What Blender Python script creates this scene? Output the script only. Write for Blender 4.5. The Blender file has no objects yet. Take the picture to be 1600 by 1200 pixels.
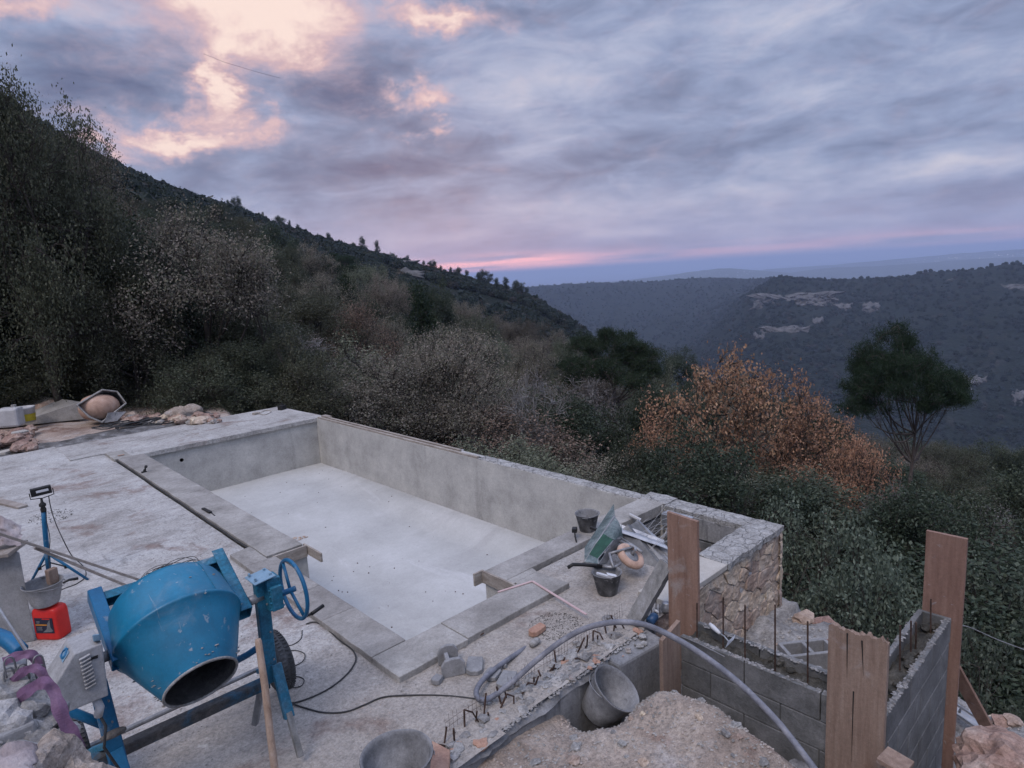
import bpy, math, random
import numpy as np
from mathutils import Vector, Matrix, noise as mnoise

D = bpy.data
SC = bpy.context.scene
COL = SC.collection
rad = math.radians
random.seed(7)

# ------------------------------------------------------------------ camera
F_PX = 1007.96
PITCH, ROLL, YAW = 0.166441185, -0.056523255, 0.816776384
CAM = Vector((-2.84136, -4.44734, 2.75))
FW = Vector((math.cos(YAW) * math.cos(PITCH), math.sin(YAW) * math.cos(PITCH), -math.sin(PITCH)))
_r = Vector((math.sin(YAW), -math.cos(YAW), 0))
_u = _r.cross(FW)
RT = math.cos(ROLL) * _r + math.sin(ROLL) * _u
UP = RT.cross(FW)
cam = D.cameras.new('camera')
cam.sensor_width = 36
cam.lens = F_PX / 1600 * 36
cam.clip_start = 0.05
cam.clip_end = 90000
camo = D.objects.new('camera', cam)
COL.objects.link(camo)
m = Matrix((RT, UP, -FW)).transposed().to_4x4()
m.translation = CAM
camo.matrix_world = m
SC.camera = camo


def ray(u, v):
    return FW * F_PX + RT * (u - 800) - UP * (v - 600)


def P(u, v, z=0.0):
    """surveyed point: where the photo pixel meets the level z"""
    d = ray(u, v)
    return CAM + d * ((z - CAM.z) / d.z)


def PD(u, v, dist):
    """surveyed point at a horizontal distance"""
    d = ray(u, v)
    return CAM + d * (dist / math.hypot(d.x, d.y))


def az_of(u, v=440):
    d = ray(u, v)
    return math.degrees(math.atan2(d.y, d.x))


# ------------------------------------------------------------------ node helper
class NT:
    def __init__(s, tree):
        s.t = tree
        s.n = tree.nodes
        s.l = tree.links

    def new(s, typ, **kw):
        n = s.n.new(typ)
        for k, v in kw.items():
            setattr(n, k, v)
        return n

    def put(s, sock, val):
        if isinstance(val, bpy.types.NodeSocket):
            s.l.new(val, sock)
        elif val is not None:
            if hasattr(sock, 'default_value'):
                dv = sock.default_value
                if hasattr(dv, '__len__') and not hasattr(val, '__len__'):
                    val = [val] * len(dv)
                if hasattr(dv, '__len__') and len(dv) == 4 and len(val) == 3:
                    val = list(val) + [1]
                sock.default_value = val

    def m(s, op, a, b=None, c=None, clamp=False):
        n = s.new('ShaderNodeMath', operation=op, use_clamp=clamp)
        for i, x in enumerate((a, b, c)):
            if x is not None:
                s.put(n.inputs[i], x)
        return n.outputs[0]

    def v(s, op, a, b=None, scale=None):
        n = s.new('ShaderNodeVectorMath', operation=op)
        s.put(n.inputs[0], a)
        if b is not None:
            s.put(n.inputs[1], b)
        if scale is not None:
            s.put(n.inputs['Scale'], scale)
        return n.outputs[0]

    def noise(s, vec, scale=5, detail=6, rough=.55, dist=0.0, out='Fac'):
        n = s.new('ShaderNodeTexNoise')
        s.put(n.inputs['Vector'], vec)
        s.put(n.inputs['Scale'], scale)
        s.put(n.inputs['Detail'], detail)
        s.put(n.inputs['Roughness'], rough)
        s.put(n.inputs['Distortion'], dist)
        return n.outputs[0 if out == 'Fac' else 1]

    def vor(s, vec, scale=5, feature='F1', out='Distance', rnd=1.0):
        n = s.new('ShaderNodeTexVoronoi', feature=feature)
        s.put(n.inputs['Vector'], vec)
        s.put(n.inputs['Scale'], scale)
        s.put(n.inputs['Randomness'], rnd)
        return n.outputs[out]

    def ramp(s, fac, stops, interp='LINEAR'):
        n = s.new('ShaderNodeValToRGB')
        cr = n.color_ramp
        cr.interpolation = interp
        while len(cr.elements) < len(stops):
            cr.elements.new(0.5)
        for e, (p, c) in zip(cr.elements, stops):
            e.position = p
            if not hasattr(c, '__len__'):
                c = (c, c, c)
            e.color = (c[0], c[1], c[2], 1)
        s.put(n.inputs[0], fac)
        return n.outputs[0]

    def mix(s, fac, a, b, mode='MIX'):
        n = s.new('ShaderNodeMix', data_type='RGBA', blend_type=mode)
        s.put(n.inputs[0], fac)
        s.put(n.inputs[6], a)
        s.put(n.inputs[7], b)
        return n.outputs[2]

    def map(s, vec, scale=(1, 1, 1), rot=(0, 0, 0), loc=(0, 0, 0)):
        n = s.new('ShaderNodeMapping')
        s.put(n.inputs[0], vec)
        n.inputs['Scale'].default_value = scale
        n.inputs['Rotation'].default_value = rot
        n.inputs['Location'].default_value = loc
        return n.outputs[0]

    def smooth(s, x, lo, hi):
        n = s.new('ShaderNodeMapRange', interpolation_type='SMOOTHSTEP')
        s.put(n.inputs[0], x)
        s.put(n.inputs[1], lo)
        s.put(n.inputs[2], hi)
        return n.outputs[0]


def srgb(r, g, b):
    f = lambda c: (c / 255 / 12.92) if c / 255 <= .04045 else ((c / 255 + .055) / 1.055) ** 2.4
    return (f(r), f(g), f(b))


# ------------------------------------------------------------------ world: dusk sky with broken cloud
SUN_AZ, SUN_EL = 52.0, 16.0           # brightest break in the cloud lies this way
world = D.worlds.new('World')
SC.world = world
world.use_nodes = True
w = NT(world.node_tree)
w.n.clear()
wout = w.new('ShaderNodeOutputWorld')
tc = w.new('ShaderNodeTexCoord')
dirv = w.v('NORMALIZE', tc.outputs['Generated'])
sep = w.new('ShaderNodeSeparateXYZ')
w.put(sep.inputs[0], dirv)
dx, dy, dz = sep.outputs
el = w.m('MULTIPLY', w.m('ARCSINE', dz), 57.2958)
az = w.m('MULTIPLY', w.m('ARCTAN2', dy, dx), 57.2958)
elp = w.m('MAXIMUM', el, 0.0)
# cloud deck: direction projected on a level sheet, so bands tighten towards the horizon
dzp = w.m('ADD', w.m('MAXIMUM', dz, 0.0), 0.09)
comb = w.new('ShaderNodeCombineXYZ')
w.put(comb.inputs[0], w.m('DIVIDE', dx, dzp))
w.put(comb.inputs[1], w.m('DIVIDE', dy, dzp))
sheet = comb.outputs[0]
rot = w.map(sheet, rot=(0, 0, rad(-46)))
strt = w.map(rot, scale=(1.0, .62, 1))
n1 = w.noise(strt, 0.62, 8, .55, .35)
n2 = w.noise(w.map(rot, scale=(1, .8, 1), loc=(7.3, 2.1, 4)), 2.2, 9, .62, .5)
n3 = w.noise(w.map(rot, scale=(1, .3, 1), loc=(3, 8, 1)), 1.3, 5, .5, .2)
cxyA = w.new('ShaderNodeCombineXYZ')
w.put(cxyA.inputs[0], az)
w.put(cxyA.inputs[1], el)
nA = w.noise(w.map(cxyA.outputs[0], scale=(.055, .17, 1), loc=(2.3, 1.1, 0)), 1.0, 9, .58, .35)
nB = w.noise(w.map(cxyA.outputs[0], scale=(.16, .42, 1), loc=(5.3, 4.1, 0)), 1.0, 9, .6, .5)
cl = w.m('ADD', w.m('ADD', w.m('MULTIPLY', n1, .32), w.m('MULTIPLY', nA, .48)), w.m('ADD', w.m('MULTIPLY', nB, .36), w.m('ADD', w.m('MULTIPLY', n2, .10), w.m('MULTIPLY', n3, .04))))
# heavier and thinner parts of the cloud deck
cxy0 = w.new('ShaderNodeCombineXYZ')
w.put(cxy0.inputs[0], az)
w.put(cxy0.inputs[1], el)
aew0 = w.v('ADD', cxy0.outputs[0], w.v('MULTIPLY', w.v('SUBTRACT', w.noise(w.map(cxy0.outputs[0], scale=(.10, .2, 1)), 1.0, 7, .6, out='Color'), (.5, .5, .5)), (14, 7, 0)))
for (ga, ge, sa, se, amp) in [(75.5, 15.8, 7, 2.4, -.15), (58.5, 15.5, 6, 2.6, -.15), (62, 9.0, 12, 2.2, -.08), (47, 9.5, 14, 1.6, -.06), (15, 8.5, 12, 1.3, -.09),
                              (30, 18, 14, 4, -.02), (30, 5.0, 14, 1.0, .07), (12, 5.4, 6, .7, .10), (76, 19.5, 5, 1.0, .10), (45, 13.0, 4, 1.2, .07), (18, 12, 9, .8, .05), (40, 3.2, 20, .8, .06)]:
    d = w.v('MULTIPLY', w.v('SUBTRACT', aew0, (ga, ge, 0)), (1 / sa, 1 / se, 0))
    ln = w.new('ShaderNodeVectorMath', operation='DOT_PRODUCT')
    w.put(ln.inputs[0], d)
    w.put(ln.inputs[1], d)
    cl = w.m('ADD', cl, w.m('MULTIPLY', w.m('EXPONENT', w.m('MULTIPLY', ln.outputs['Value'], -1.0)), amp))
cloudcol = w.ramp(cl, [(.45, srgb(100, 109, 142)), (.56, srgb(124, 136, 168)), (.655, srgb(149, 162, 195)),
                       (.75, srgb(176, 184, 211)), (.87, srgb(210, 208, 222))])
# towards the horizon the deck pales to lavender pink
hz = w.smooth(el, 7.5, 1.5)
cloudcol = w.mix(w.m('MULTIPLY', hz, .38), cloudcol, srgb(186, 180, 208))
# the break in the cloud
cxy = w.new('ShaderNodeCombineXYZ')
w.put(cxy.inputs[0], az)
w.put(cxy.inputs[1], w.m('MULTIPLY', el, 1.0))
ae = cxy.outputs[0]
warp = w.noise(w.map(ae, scale=(.16, .24, 1)), 1.0, 8, .62, .2, out='Color')
warp = w.v('MULTIPLY', w.v('SUBTRACT', warp, (.5, .5, .5)), (16, 9, 0))
aew = w.v('ADD', ae, warp)
gaps = [(65.5, 20.0, 7.5, 3.2, 1.2), (69.0, 15.6, 2.4, 3.0, 1.05), (71.0, 12.2, 5.5, 1.1, .95), (76.5, 10.8, 3.5, .6, .7),
        (54.2, 14.1, 2.2, .8, .72), (53.0, 12.0, 1.5, .6, .6), (51, 21.2, 4.5, 1.2, .9), (80, 20.0, 4, 1.2, .7),
        (66.5, 12.5, 2.5, .8, .6), (70, 26, 12, 4, 1.0)]
G = None
for (ga, ge, sa, se, amp) in gaps:
    d = w.v('MULTIPLY', w.v('SUBTRACT', aew, (ga, ge, 0)), (1 / sa, 1 / se, 0))
    ln = w.new('ShaderNodeVectorMath', operation='DOT_PRODUCT')
    w.put(ln.inputs[0], d)
    w.put(ln.inputs[1], d)
    g = w.m('MULTIPLY', w.m('EXPONENT', w.m('MULTIPLY', ln.outputs['Value'], -1.0)), amp)
    G = g if G is None else w.m('MAXIMUM', G, g)
fine = w.noise(w.map(ae, scale=(.35, .7, 1)), 1.0, 8, .65, .4)
G = w.m('ADD', G, w.m('MULTIPLY', w.m('SUBTRACT', fine, .5), .60))
gfac = w.smooth(G, .20, 1.0)
rim = w.smooth(G, -.05, .50)
cloudcol = w.mix(w.m('MULTIPLY', rim, .62), cloudcol, srgb(214, 186, 196))
gapcol = w.ramp(gfac, [(0, srgb(206, 176, 188)), (.45, srgb(240, 196, 190)), (1, srgb(255, 230, 220))])
# pink strip low over the sea
pa = w.m('DIVIDE', w.m('SUBTRACT', az, 47.5), 8.5)
paf = w.m('EXPONENT', w.m('MULTIPLY', w.m('MULTIPLY', pa, pa), -1))
pe = w.m('DIVIDE', w.m('SUBTRACT', el, .9), .7)
pef = w.m('EXPONENT', w.m('MULTIPLY', w.m('MULTIPLY', pe, pe), -1))
pn = w.noise(w.map(ae, scale=(.08, 1.6, 1)), 1.0, 4, .5)
strip = w.m('MULTIPLY', w.m('MULTIPLY', w.m('ADD', w.m('MULTIPLY', paf, .95), .24), pef), w.smooth(pn, .30, .62))
cloudcol = w.mix(w.m('MINIMUM', w.m('MULTIPLY', strip, 1.35), 1.0), cloudcol, (1.75, .80, .72))
low = w.smooth(el, .75, .1)
cloudcol = w.mix(w.m('MULTIPLY', low, .6), cloudcol, srgb(196, 176, 208))
skycol = w.mix(gfac, cloudcol, gapcol)
# overcast skies brighten towards the zenith
cie = w.m('ADD', w.m('MULTIPLY', w.m('SUBTRACT', w.m('MAXIMUM', dz, .36), .36), 3.3), .84)
bgc = w.new('ShaderNodeBackground')
w.put(bgc.inputs[0], skycol)
w.put(bgc.inputs[1], cie)
sky = w.new('ShaderNodeTexSky', sky_type='NISHITA', sun_disc=False)
sky.sun_elevation = rad(3)
sky.sun_rotation = rad(90 - SUN_AZ)
sky.air_density = 1.5
sky.dust_density = 2
bgs = w.new('ShaderNodeBackground')
w.put(bgs.inputs[0], sky.outputs[0])
bgs.inputs[1].default_value = 0.10
mx = w.new('ShaderNodeMixShader')
mx.inputs[0].default_value = .95          # share of the sky the cloud covers
w.l.new(bgs.outputs[0], mx.inputs[1])
w.l.new(bgc.outputs[0], mx.inputs[2])
w.l.new(mx.outputs[0], wout.inputs[0])

sun = D.lights.new('sun', 'SUN')
sun.energy = 1.3
sun.angle = rad(22)
sun.color = (1.0, .87, .80)
fill_suno = D.objects.new('sun', sun)
COL.objects.link(fill_suno)
FILL_V = Vector((math.cos(rad(200)) * math.cos(rad(52)), math.sin(rad(200)) * math.cos(rad(52)), math.sin(rad(52))))   # added fill, set high behind the camera to brighten the faces turned there
fill_suno.rotation_euler = FILL_V.to_track_quat('Z', 'Y').to_euler()
fill_suno.location = (0, 0, 30)

SC.view_settings.view_transform = 'Standard'
SC.view_settings.look = 'None'
SC.view_settings.exposure = 0.3
SC.view_settings.gamma = 1
SC.view_settings.use_curve_mapping = False
SC.render.engine = 'CYCLES'
cy = SC.cycles
cy.use_denoising = True
try:
    cy.denoiser = 'OPENIMAGEDENOISE'
except Exception:
    pass
cy.max_bounces = 5
cy.diffuse_bounces = 3
cy.glossy_bounces = 2
cy.transmission_bounces = 2
cy.volume_bounces = 0
cy.use_adaptive_sampling = True
cy.adaptive_threshold = 0.012


# ------------------------------------------------------------------ mesh helper
ORG = {}


class MB:
    def __init__(s):
        s.v = []
        s.f = []

    def add(s, vs, fs):
        b = len(s.v)
        s.v.extend([tuple(x) for x in vs])
        s.f.extend([tuple(i + b for i in f) for f in fs])
        return s

    def hexa(s, p):
        return s.add(p, [(0, 3, 2, 1), (4, 5, 6, 7), (0, 1, 5, 4), (1, 2, 6, 5), (2, 3, 7, 6), (3, 0, 4, 7)])

    def box(s, x0, x1, y0, y1, z0, z1):
        return s.hexa([(x0, y0, z0), (x1, y0, z0), (x1, y1, z0), (x0, y1, z0), (x0, y0, z1), (x1, y0, z1), (x1, y1, z1), (x0, y1, z1)])

    def obox(s, c, size, M=None):
        c = Vector(c)
        M = M or Matrix.Identity(3)
        q = []
        for z in (-.5, .5):
            for (x, y) in ((-.5, -.5), (.5, -.5), (.5, .5), (-.5, .5)):
                q.append(c + M @ Vector((x * size[0], y * size[1], z * size[2])))
        return s.hexa(q)

    def beam(s, a, b, wd, ht, up=(0, 0, 1)):
        a = Vector(a)
        b = Vector(b)
        d = (b - a).normalized()
        up = Vector(up)
        sd = d.cross(up)
        if sd.length < 1e-4:
            sd = d.cross(Vector((1, 0, 0)))
        sd.normalize()
        u2 = sd.cross(d).normalized()
        h, k = sd * wd / 2, u2 * ht / 2
        return s.hexa([a - h - k, a + h - k, b + h - k, b - h - k, a - h + k, a + h + k, b + h + k, b - h + k])

    def tube(s, pts, r, n=8, cap=True, closed=False):
        pts = [Vector(p) for p in pts]
        k = len(pts)
        rs = r if hasattr(r, '__len__') else [r] * k
        t0 = None
        rings = []
        for i, p in enumerate(pts):
            if closed:
                t = (pts[(i + 1) % k] - pts[i - 1])
            else:
                t = (pts[min(i + 1, k - 1)] - pts[max(i - 1, 0)])
            if t.length < 1e-9:
                t = Vector((0, 0, 1))
            t.normalize()
            if t0 is None:
                a = t.cross(Vector((0, 0, 1)))
                if a.length < .1:
                    a = t.cross(Vector((1, 0, 0)))
                a.normalize()
            else:
                a = (a - t * a.dot(t))
                if a.length < 1e-6:
                    a = t.cross(Vector((0, 1, 0)))
                a.normalize()
            t0 = t
            b = t.cross(a)
            rings.append([p + (a * math.cos(2 * math.pi * j / n) + b * math.sin(2 * math.pi * j / n)) * rs[i] for j in range(n)])
        vs = [q for R in rings for q in R]
        fs = []
        for i in range(k if closed else k - 1):
            i2 = (i + 1) % k
            for j in range(n):
                j2 = (j + 1) % n
                fs.append((i * n + j, i * n + j2, i2 * n + j2, i2 * n + j))
        if cap and not closed:
            fs.append(tuple(range(n))[::-1])
            fs.append(tuple((k - 1) * n + j for j in range(n)))
        return s.add(vs, fs)

    def lathe(s, prof, n=24, M=None, o=(0, 0, 0), jit=0.0):
        """prof: (radius, height) pairs turned about local z"""
        M = M or Matrix.Identity(3)
        o = Vector(o)
        vs = []
        for i, (r, h) in enumerate(prof):
            for j in range(n):
                a = 2 * math.pi * j / n
                rr = r * (1 + jit * mnoise.noise(Vector((math.cos(a) * 1.3, math.sin(a) * 1.3, h * 5))))
                vs.append(o + M @ Vector((rr * math.cos(a), rr * math.sin(a), h)))
        fs = []
        for i in range(len(prof) - 1):
            for j in range(n):
                j2 = (j + 1) % n
                fs.append((i * n + j, i * n + j2, (i + 1) * n + j2, (i + 1) * n + j))
        return s.add(vs, fs)

    def prism(s, poly, z0, z1):
        """poly: list of (x,y); level prism"""
        n = len(poly)
        vs = [(x, y, z0) for x, y in poly] + [(x, y, z1) for x, y in poly]
        fs = [tuple(range(n))[::-1], tuple(range(n, 2 * n))]
        for i in range(n):
            j = (i + 1) % n
            fs.append((i, j, n + j, n + i))
        return s.add(vs, fs)

    def plate(s, pts, th):
        """planar polygon in 3D given thickness along its normal"""
        pts = [Vector(p) for p in pts]
        nrm = (pts[1] - pts[0]).cross(pts[2] - pts[0]).normalized() * th
        n = len(pts)
        vs = pts + [p - nrm for p in pts]
        fs = [tuple(range(n)), tuple(range(n, 2 * n))[::-1]]
        for i in range(n):
            j = (i + 1) % n
            fs.append((j, i, n + i, n + j))
        return s.add(vs, fs)

    def grid(s, xs, ys, fn):
        nx, ny = len(xs), len(ys)
        vs = [fn(x, y) for y in ys for x in xs]
        fs = [(j * nx + i, j * nx + i + 1, (j + 1) * nx + i + 1, (j + 1) * nx + i) for j in range(ny - 1) for i in range(nx - 1)]
        return s.add(vs, fs)

    def rock(s, c, size, seed=0, sub=2, rough=.28, flat=1.0, M=None):
        V, Fc = ICO[sub]
        c = Vector(c)
        sz = size if hasattr(size, '__len__') else (size, size, size * flat)
        o = Vector((seed * 3.1, seed * 1.7, seed * .9))
        vs = []
        for p in V:
            p = Vector(p)
            k = 1 + rough * mnoise.noise(p * 1.3 + o) * 1.6 + rough * .5 * mnoise.noise(p * 3.1 + o)
            if sub > 2:
                k += rough * .35 * abs(mnoise.noise(p * 5.3 + o)) + rough * .22 * mnoise.noise(p * 11 + o) + rough * .12 * mnoise.noise(p * 23 + o)
            q = Vector((p.x * sz[0] * k, p.y * sz[1] * k, p.z * sz[2] * k))
            if M:
                q = M @ q
            vs.append(c + q)
        return s.add(vs, Fc)


def _ico(sub):
    import bmesh
    bm = bmesh.new()
    bmesh.ops.create_icosphere(bm, subdivisions=sub, radius=1)
    bm.verts.ensure_lookup_table()
    V = [tuple(v.co) for v in bm.verts]
    Fc = [tuple(v.index for v in f.verts) for f in bm.faces]
    bm.free()
    return V, Fc


ICO = {k: _ico(k) for k in (1, 2, 3, 4)}


def tag(o, label=None, cat=None, group=None, kind=None):
    if label:
        o['label'] = label
    if cat:
        o['category'] = cat
    if group:
        o['group'] = group
    if kind:
        o['kind'] = kind
    return o


def thing(name, label, cat, loc=(0, 0, 0), group=None):
    o = D.objects.new(name, None)
    o.empty_display_size = .1
    COL.objects.link(o)
    o.location = loc
    ORG[o.name] = Vector(loc)
    return tag(o, label, cat, group)


def obj(name, mb, mt, parent=None, loc=None, smooth=False, bevel=0, kind=None, label=None, cat=None, group=None, weld=False):
    """links one mesh object; vertices are given in world coordinates"""
    if parent is not None:
        org = ORG[parent.name]
    elif loc is not None:
        org = Vector(loc)
    else:
        org = Vector((0, 0, 0))
    me = D.meshes.new(name)
    if org.length > 0:
        vs = [(x - org.x, y - org.y, z - org.z) for x, y, z in mb.v]
    else:
        vs = mb.v
    me.from_pydata(vs, [], mb.f)
    me.validate()
    if smooth:
        me.polygons.foreach_set('use_smooth', [True] * len(me.polygons))
    if isinstance(mt, (list, tuple)):
        for q in mt:
            me.materials.append(q)
    else:
        me.materials.append(mt)
    o = D.objects.new(name, me)
    COL.objects.link(o)
    if parent is not None:
        o.parent = parent
    else:
        o.location = org
    ORG[o.name] = org
    if bevel:
        b = o.modifiers.new('bevel', 'BEVEL')
        b.width = bevel
        b.segments = 2 if bevel > .004 else 1
        b.limit_method = 'ANGLE'
        b.angle_limit = rad(35)
    return tag(o, label, cat, group, kind)


def npmesh(name, V, Fq, mt, smooth=False, nper=4):
    """fast mesh from numpy arrays, faces of nper corners"""
    me = D.meshes.new(name)
    nv, nf = len(V), len(Fq)
    me.vertices.add(nv)
    me.vertices.foreach_set('co', np.asarray(V, dtype=np.float32).ravel())
    me.loops.add(nf * nper)
    me.loops.foreach_set('vertex_index', np.asarray(Fq, dtype=np.int32).ravel())
    me.polygons.add(nf)
    me.polygons.foreach_set('loop_start', np.arange(nf, dtype=np.int32) * nper)
    me.polygons.foreach_set('loop_total', np.full(nf, nper, dtype=np.int32))
    if smooth:
        me.polygons.foreach_set('use_smooth', np.ones(nf, dtype=bool))
    me.update(calc_edges=True)
    for q in (mt if isinstance(mt, (list, tuple)) else [mt]):
        me.materials.append(q)
    return me


# ------------------------------------------------------------------ materials
def mat(name, stops, scale=4, detail=7, rough=.9, bump=.25, bscale=40, spots=None, mp=(1, 1, 1), metal=0,
        vary=0.0, grit=1.0, streak=None, dist=.2, stain=None, crack=0.0, coords='Object', spec=.3, bdist=.01, fine=0.12):
    """layered noise material: stops = base colour ramp; stain = (colour, scale, lo, hi, amount) list"""
    mt = D.materials.new(name)
    mt.use_nodes = True
    t = NT(mt.node_tree)
    t.n.clear()
    out = t.new('ShaderNodeOutputMaterial')
    bs = t.new('ShaderNodeBsdfPrincipled')
    t.l.new(bs.outputs[0], out.inputs[0])
    tcn = t.new('ShaderNodeTexCoord')
    oi = t.new('ShaderNodeObjectInfo')
    vec = tcn.outputs[coords]
    if mp != (1, 1, 1):
        vec = t.map(vec, scale=mp)
    base = t.noise(vec, scale, detail, .6, dist)
    k = len(stops)
    if k == 1:
        col = stops[0]
        col = t.mix(t.ramp(base, [(.3, 0), (.7, 1)]), [c * .85 for c in col], [min(1, c * 1.15) for c in col])
    else:
        lo, hi = .3, .72
        col = t.ramp(base, [(lo + (hi - lo) * i / (k - 1), c) for i, c in enumerate(stops)])
    for (sc, ss, lo, hi, amt) in (stain or []):
        if isinstance(ss, str):      # a zone along one axis with a ragged limit
            sp_ = t.new('ShaderNodeSeparateXYZ')
            t.put(sp_.inputs[0], tcn.outputs[coords])
            ax = sp_.outputs['XYZ'.index(ss)]
            f = t.m('ADD', ax, t.m('MULTIPLY', t.m('SUBTRACT', t.noise(tcn.outputs[coords], .9, 8, .65), .5), 4.5))
        elif hasattr(ss, '__len__'):
            sv = t.map(tcn.outputs[coords], scale=ss, loc=(3.1, 1.2, 5.5))
            f = t.noise(sv, 1.0, 7, .62, .5)
        else:
            f = t.noise(t.map(tcn.outputs[coords], loc=(ss * 3.7, ss, 2)), ss, 7, .62, .5)
        f = t.m('MULTIPLY', t.smooth(f, lo, hi), amt)
        col = t.mix(f, col, sc)
    # fine grain
    g = t.noise(tcn.outputs[coords], 130, 3, .7)
    col = t.mix(1.0, col, t.ramp(g, [(.25, 1 - fine * 2), (.75, 1 + 0 * fine)]), 'MULTIPLY')
    if grit:
        g2 = t.noise(tcn.outputs[coords], 42, 4, .8)
        g3 = t.noise(tcn.outputs[coords], 13, 6, .78, .3)
        gg = t.m('MULTIPLY', t.ramp(g2, [(.30, 1 - .42 * grit), (.52, 1.0), (.72, 1 + .30 * grit)]), t.ramp(g3, [(.30, 1 - .34 * grit), (.5, 1.0), (.72, 1 + .22 * grit)]))
        col = t.mix(1.0, col, gg, 'MULTIPLY')
    if vary:
        hv = t.new('ShaderNodeHueSaturation')
        t.put(hv.inputs['Color'], col)
        t.put(hv.inputs['Value'], t.m('ADD', t.m('MULTIPLY', oi.outputs['Random'], vary * 2), 1 - vary))
        t.put(hv.inputs['Hue'], t.m('ADD', t.m('MULTIPLY', oi.outputs['Random'], vary * .12), .5 - vary * .06))
        col = hv.outputs[0]
    h = t.m('ADD', t.noise(vec, bscale, 6, .65), t.m('MULTIPLY', t.noise(vec, bscale * .2, 4, .6), 1.6))
    if crack:
        vd = t.vor(t.v('ADD', vec, t.v('SCALE', t.noise(vec, 3, 4, out='Color'), scale=.25)), crack, 'DISTANCE_TO_EDGE')
        cf = t.smooth(vd, .03, .0)
        h = t.m('SUBTRACT', h, t.m('MULTIPLY', cf, .8))
        col = t.mix(t.m('MULTIPLY', t.m('MULTIPLY', cf, t.smooth(t.noise(vec, 4, 4), .40, .62)), .6), col, [c * .35 for c in stops[0]])
    bp = t.new('ShaderNodeBump')
    bp.inputs['Strength'].default_value = bump
    bp.inputs['Distance'].default_value = bdist
    t.put(bp.inputs['Height'], h)
    t.put(bs.inputs['Base Color'], col)
    t.put(bs.inputs['Normal'], bp.outputs[0])
    bs.inputs['Roughness'].default_value = rough
    bs.inputs['Metallic'].default_value = metal
    bs.inputs['Specular IOR Level'].default_value = spec
    return mt


def g_(v, r=1.0, b=1.0):
    return (v * r, v, v * b)


M = {}
M['deck'] = mat('deck_concrete', [g_(.33, 1.04, .93), g_(.43, 1.03, .95), g_(.53, 1.01, .96)], 1.1, 9, bump=1.0, bscale=28, bdist=.018,
                stain=[(g_(.20, 1.1, .9), (.7, 2.0, 1), .50, .68, .58), (g_(.60, 1.0, .97), .8, .52, .74, .4), (g_(.22, 1.06, .92), (2.2, 4.2, 1), .55, .70, .5), (g_(.16, 1.06, .92), (7, 9, 1), .60, .72, .45), (g_(.12, 1.1, .9), 3.3, .62, .74, .5),
                       ((.33, .20, .14), 1.3, .60, .80, .35), (g_(.13, 1.05, .95), (9, 2.0, 1), .60, .72, .5),
                       ((.36, .32, .275), 'Y', 1.2, -.9, .75), ((.17, .10, .075), 1.3, .54, .68, .62), (g_(.60, 1.03, .93), 2.7, .60, .74, .5)], grit=0.85)
M['dirt'] = mat('site_dirt', [(.27, .20, .16), (.40, .32, .265), (.52, .45, .39)], 1.6, 9, bump=.9, bscale=22, bdist=.02,
                stain=[((.20, .115, .08), 2.2, .52, .70, .8), (g_(.50, 1.02, .98), 1.1, .54, .70, .6), ((.55, .36, .22), 1.7, .60, .74, .5)])
M['coping'] = mat('coping_concrete', [g_(.21, 1.06, .91), g_(.30, 1.05, .92), g_(.39, 1.04, .93)], 2.5, 8, bump=.8, bscale=50, vary=.12,
                  stain=[(g_(.14, 1.1, .9), 1.6, .55, .72, .5), (g_(.48), 3.0, .6, .75, .3)], grit=0.5)
M['pool_wall'] = mat('pool_wall_render', [g_(.34, 1.02, .94), g_(.45, 1.02, .94), g_(.55, 1.02, .93)], 2.2, 8, bump=.3, bscale=30, vary=.03,
                     stain=[(g_(.17, 1.03, .95), (1.6, 1.6, .25), .56, .74, .55), (g_(.45), (3, 3, .5), .62, .8, .3)], grit=0.38)
M['pool_floor'] = mat('pool_floor_render', [g_(.36, 1.0, .96), g_(.43, 1.0, .96), g_(.50, 1.0, .97)], .9, 8, bump=.35, bscale=18,
                      stain=[(g_(.33, 1.02, .97), (.6, 2.4, 1), .54, .74, .45), (g_(.60), (2.5, .5, 1), .58, .72, .5), (g_(.27, 1.02, .98), 3.2, .64, .8, .4)], fine=.05, grit=0.22)
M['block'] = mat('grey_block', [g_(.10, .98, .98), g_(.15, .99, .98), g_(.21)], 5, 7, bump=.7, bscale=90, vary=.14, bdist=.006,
                 stain=[(g_(.33), 2.5, .6, .75, .4), (g_(.07), 4, .62, .75, .5)], grit=0.5)
M['mortar'] = mat('wall_mortar', [g_(.30, 1.03, .96), g_(.42, 1.02, .97), g_(.52, 1.01, .98)], 6, 8, bump=.8, bscale=30, bdist=.02,
                  stain=[((.30, .20, .14), 5, .62, .75, .5)])
M['darkfill'] = mat('dark_fill', [(.035, .035, .03), (.075, .07, .058), (.14, .13, .11)], 9, 8, bump=1, bscale=40, bdist=.02)  # dark tone shared by the wall fill, chamber floor and crumbs
M['stone'] = mat('limestone', [(.36, .27, .20), (.50, .40, .31), (.60, .52, .43)], 5, 8, bump=.7, bscale=26, vary=.28, bdist=.015,
                 stain=[(g_(.26, .98, 1.0), 3.5, .55, .7, .6), ((.48, .24, .13), 6, .60, .74, .7), (g_(.50, 1.02, .95), 5, .62, .75, .4)], grit=0.75)
M['cap'] = mat('cracked_capping', [g_(.26, 1.03, .95), g_(.36, 1.02, .95), g_(.44, 1.0, .97)], 5, 8, bump=1.0, bscale=30, crack=7, bdist=.02,
               stain=[((.34, .25, .20), 4, .60, .76, .4)])
M['cream'] = mat('fresh_cream_mortar', [(.42, .39, .34), (.50, .475, .43)], 4, 6, bump=.2, bscale=40, grit=0.3)
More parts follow.
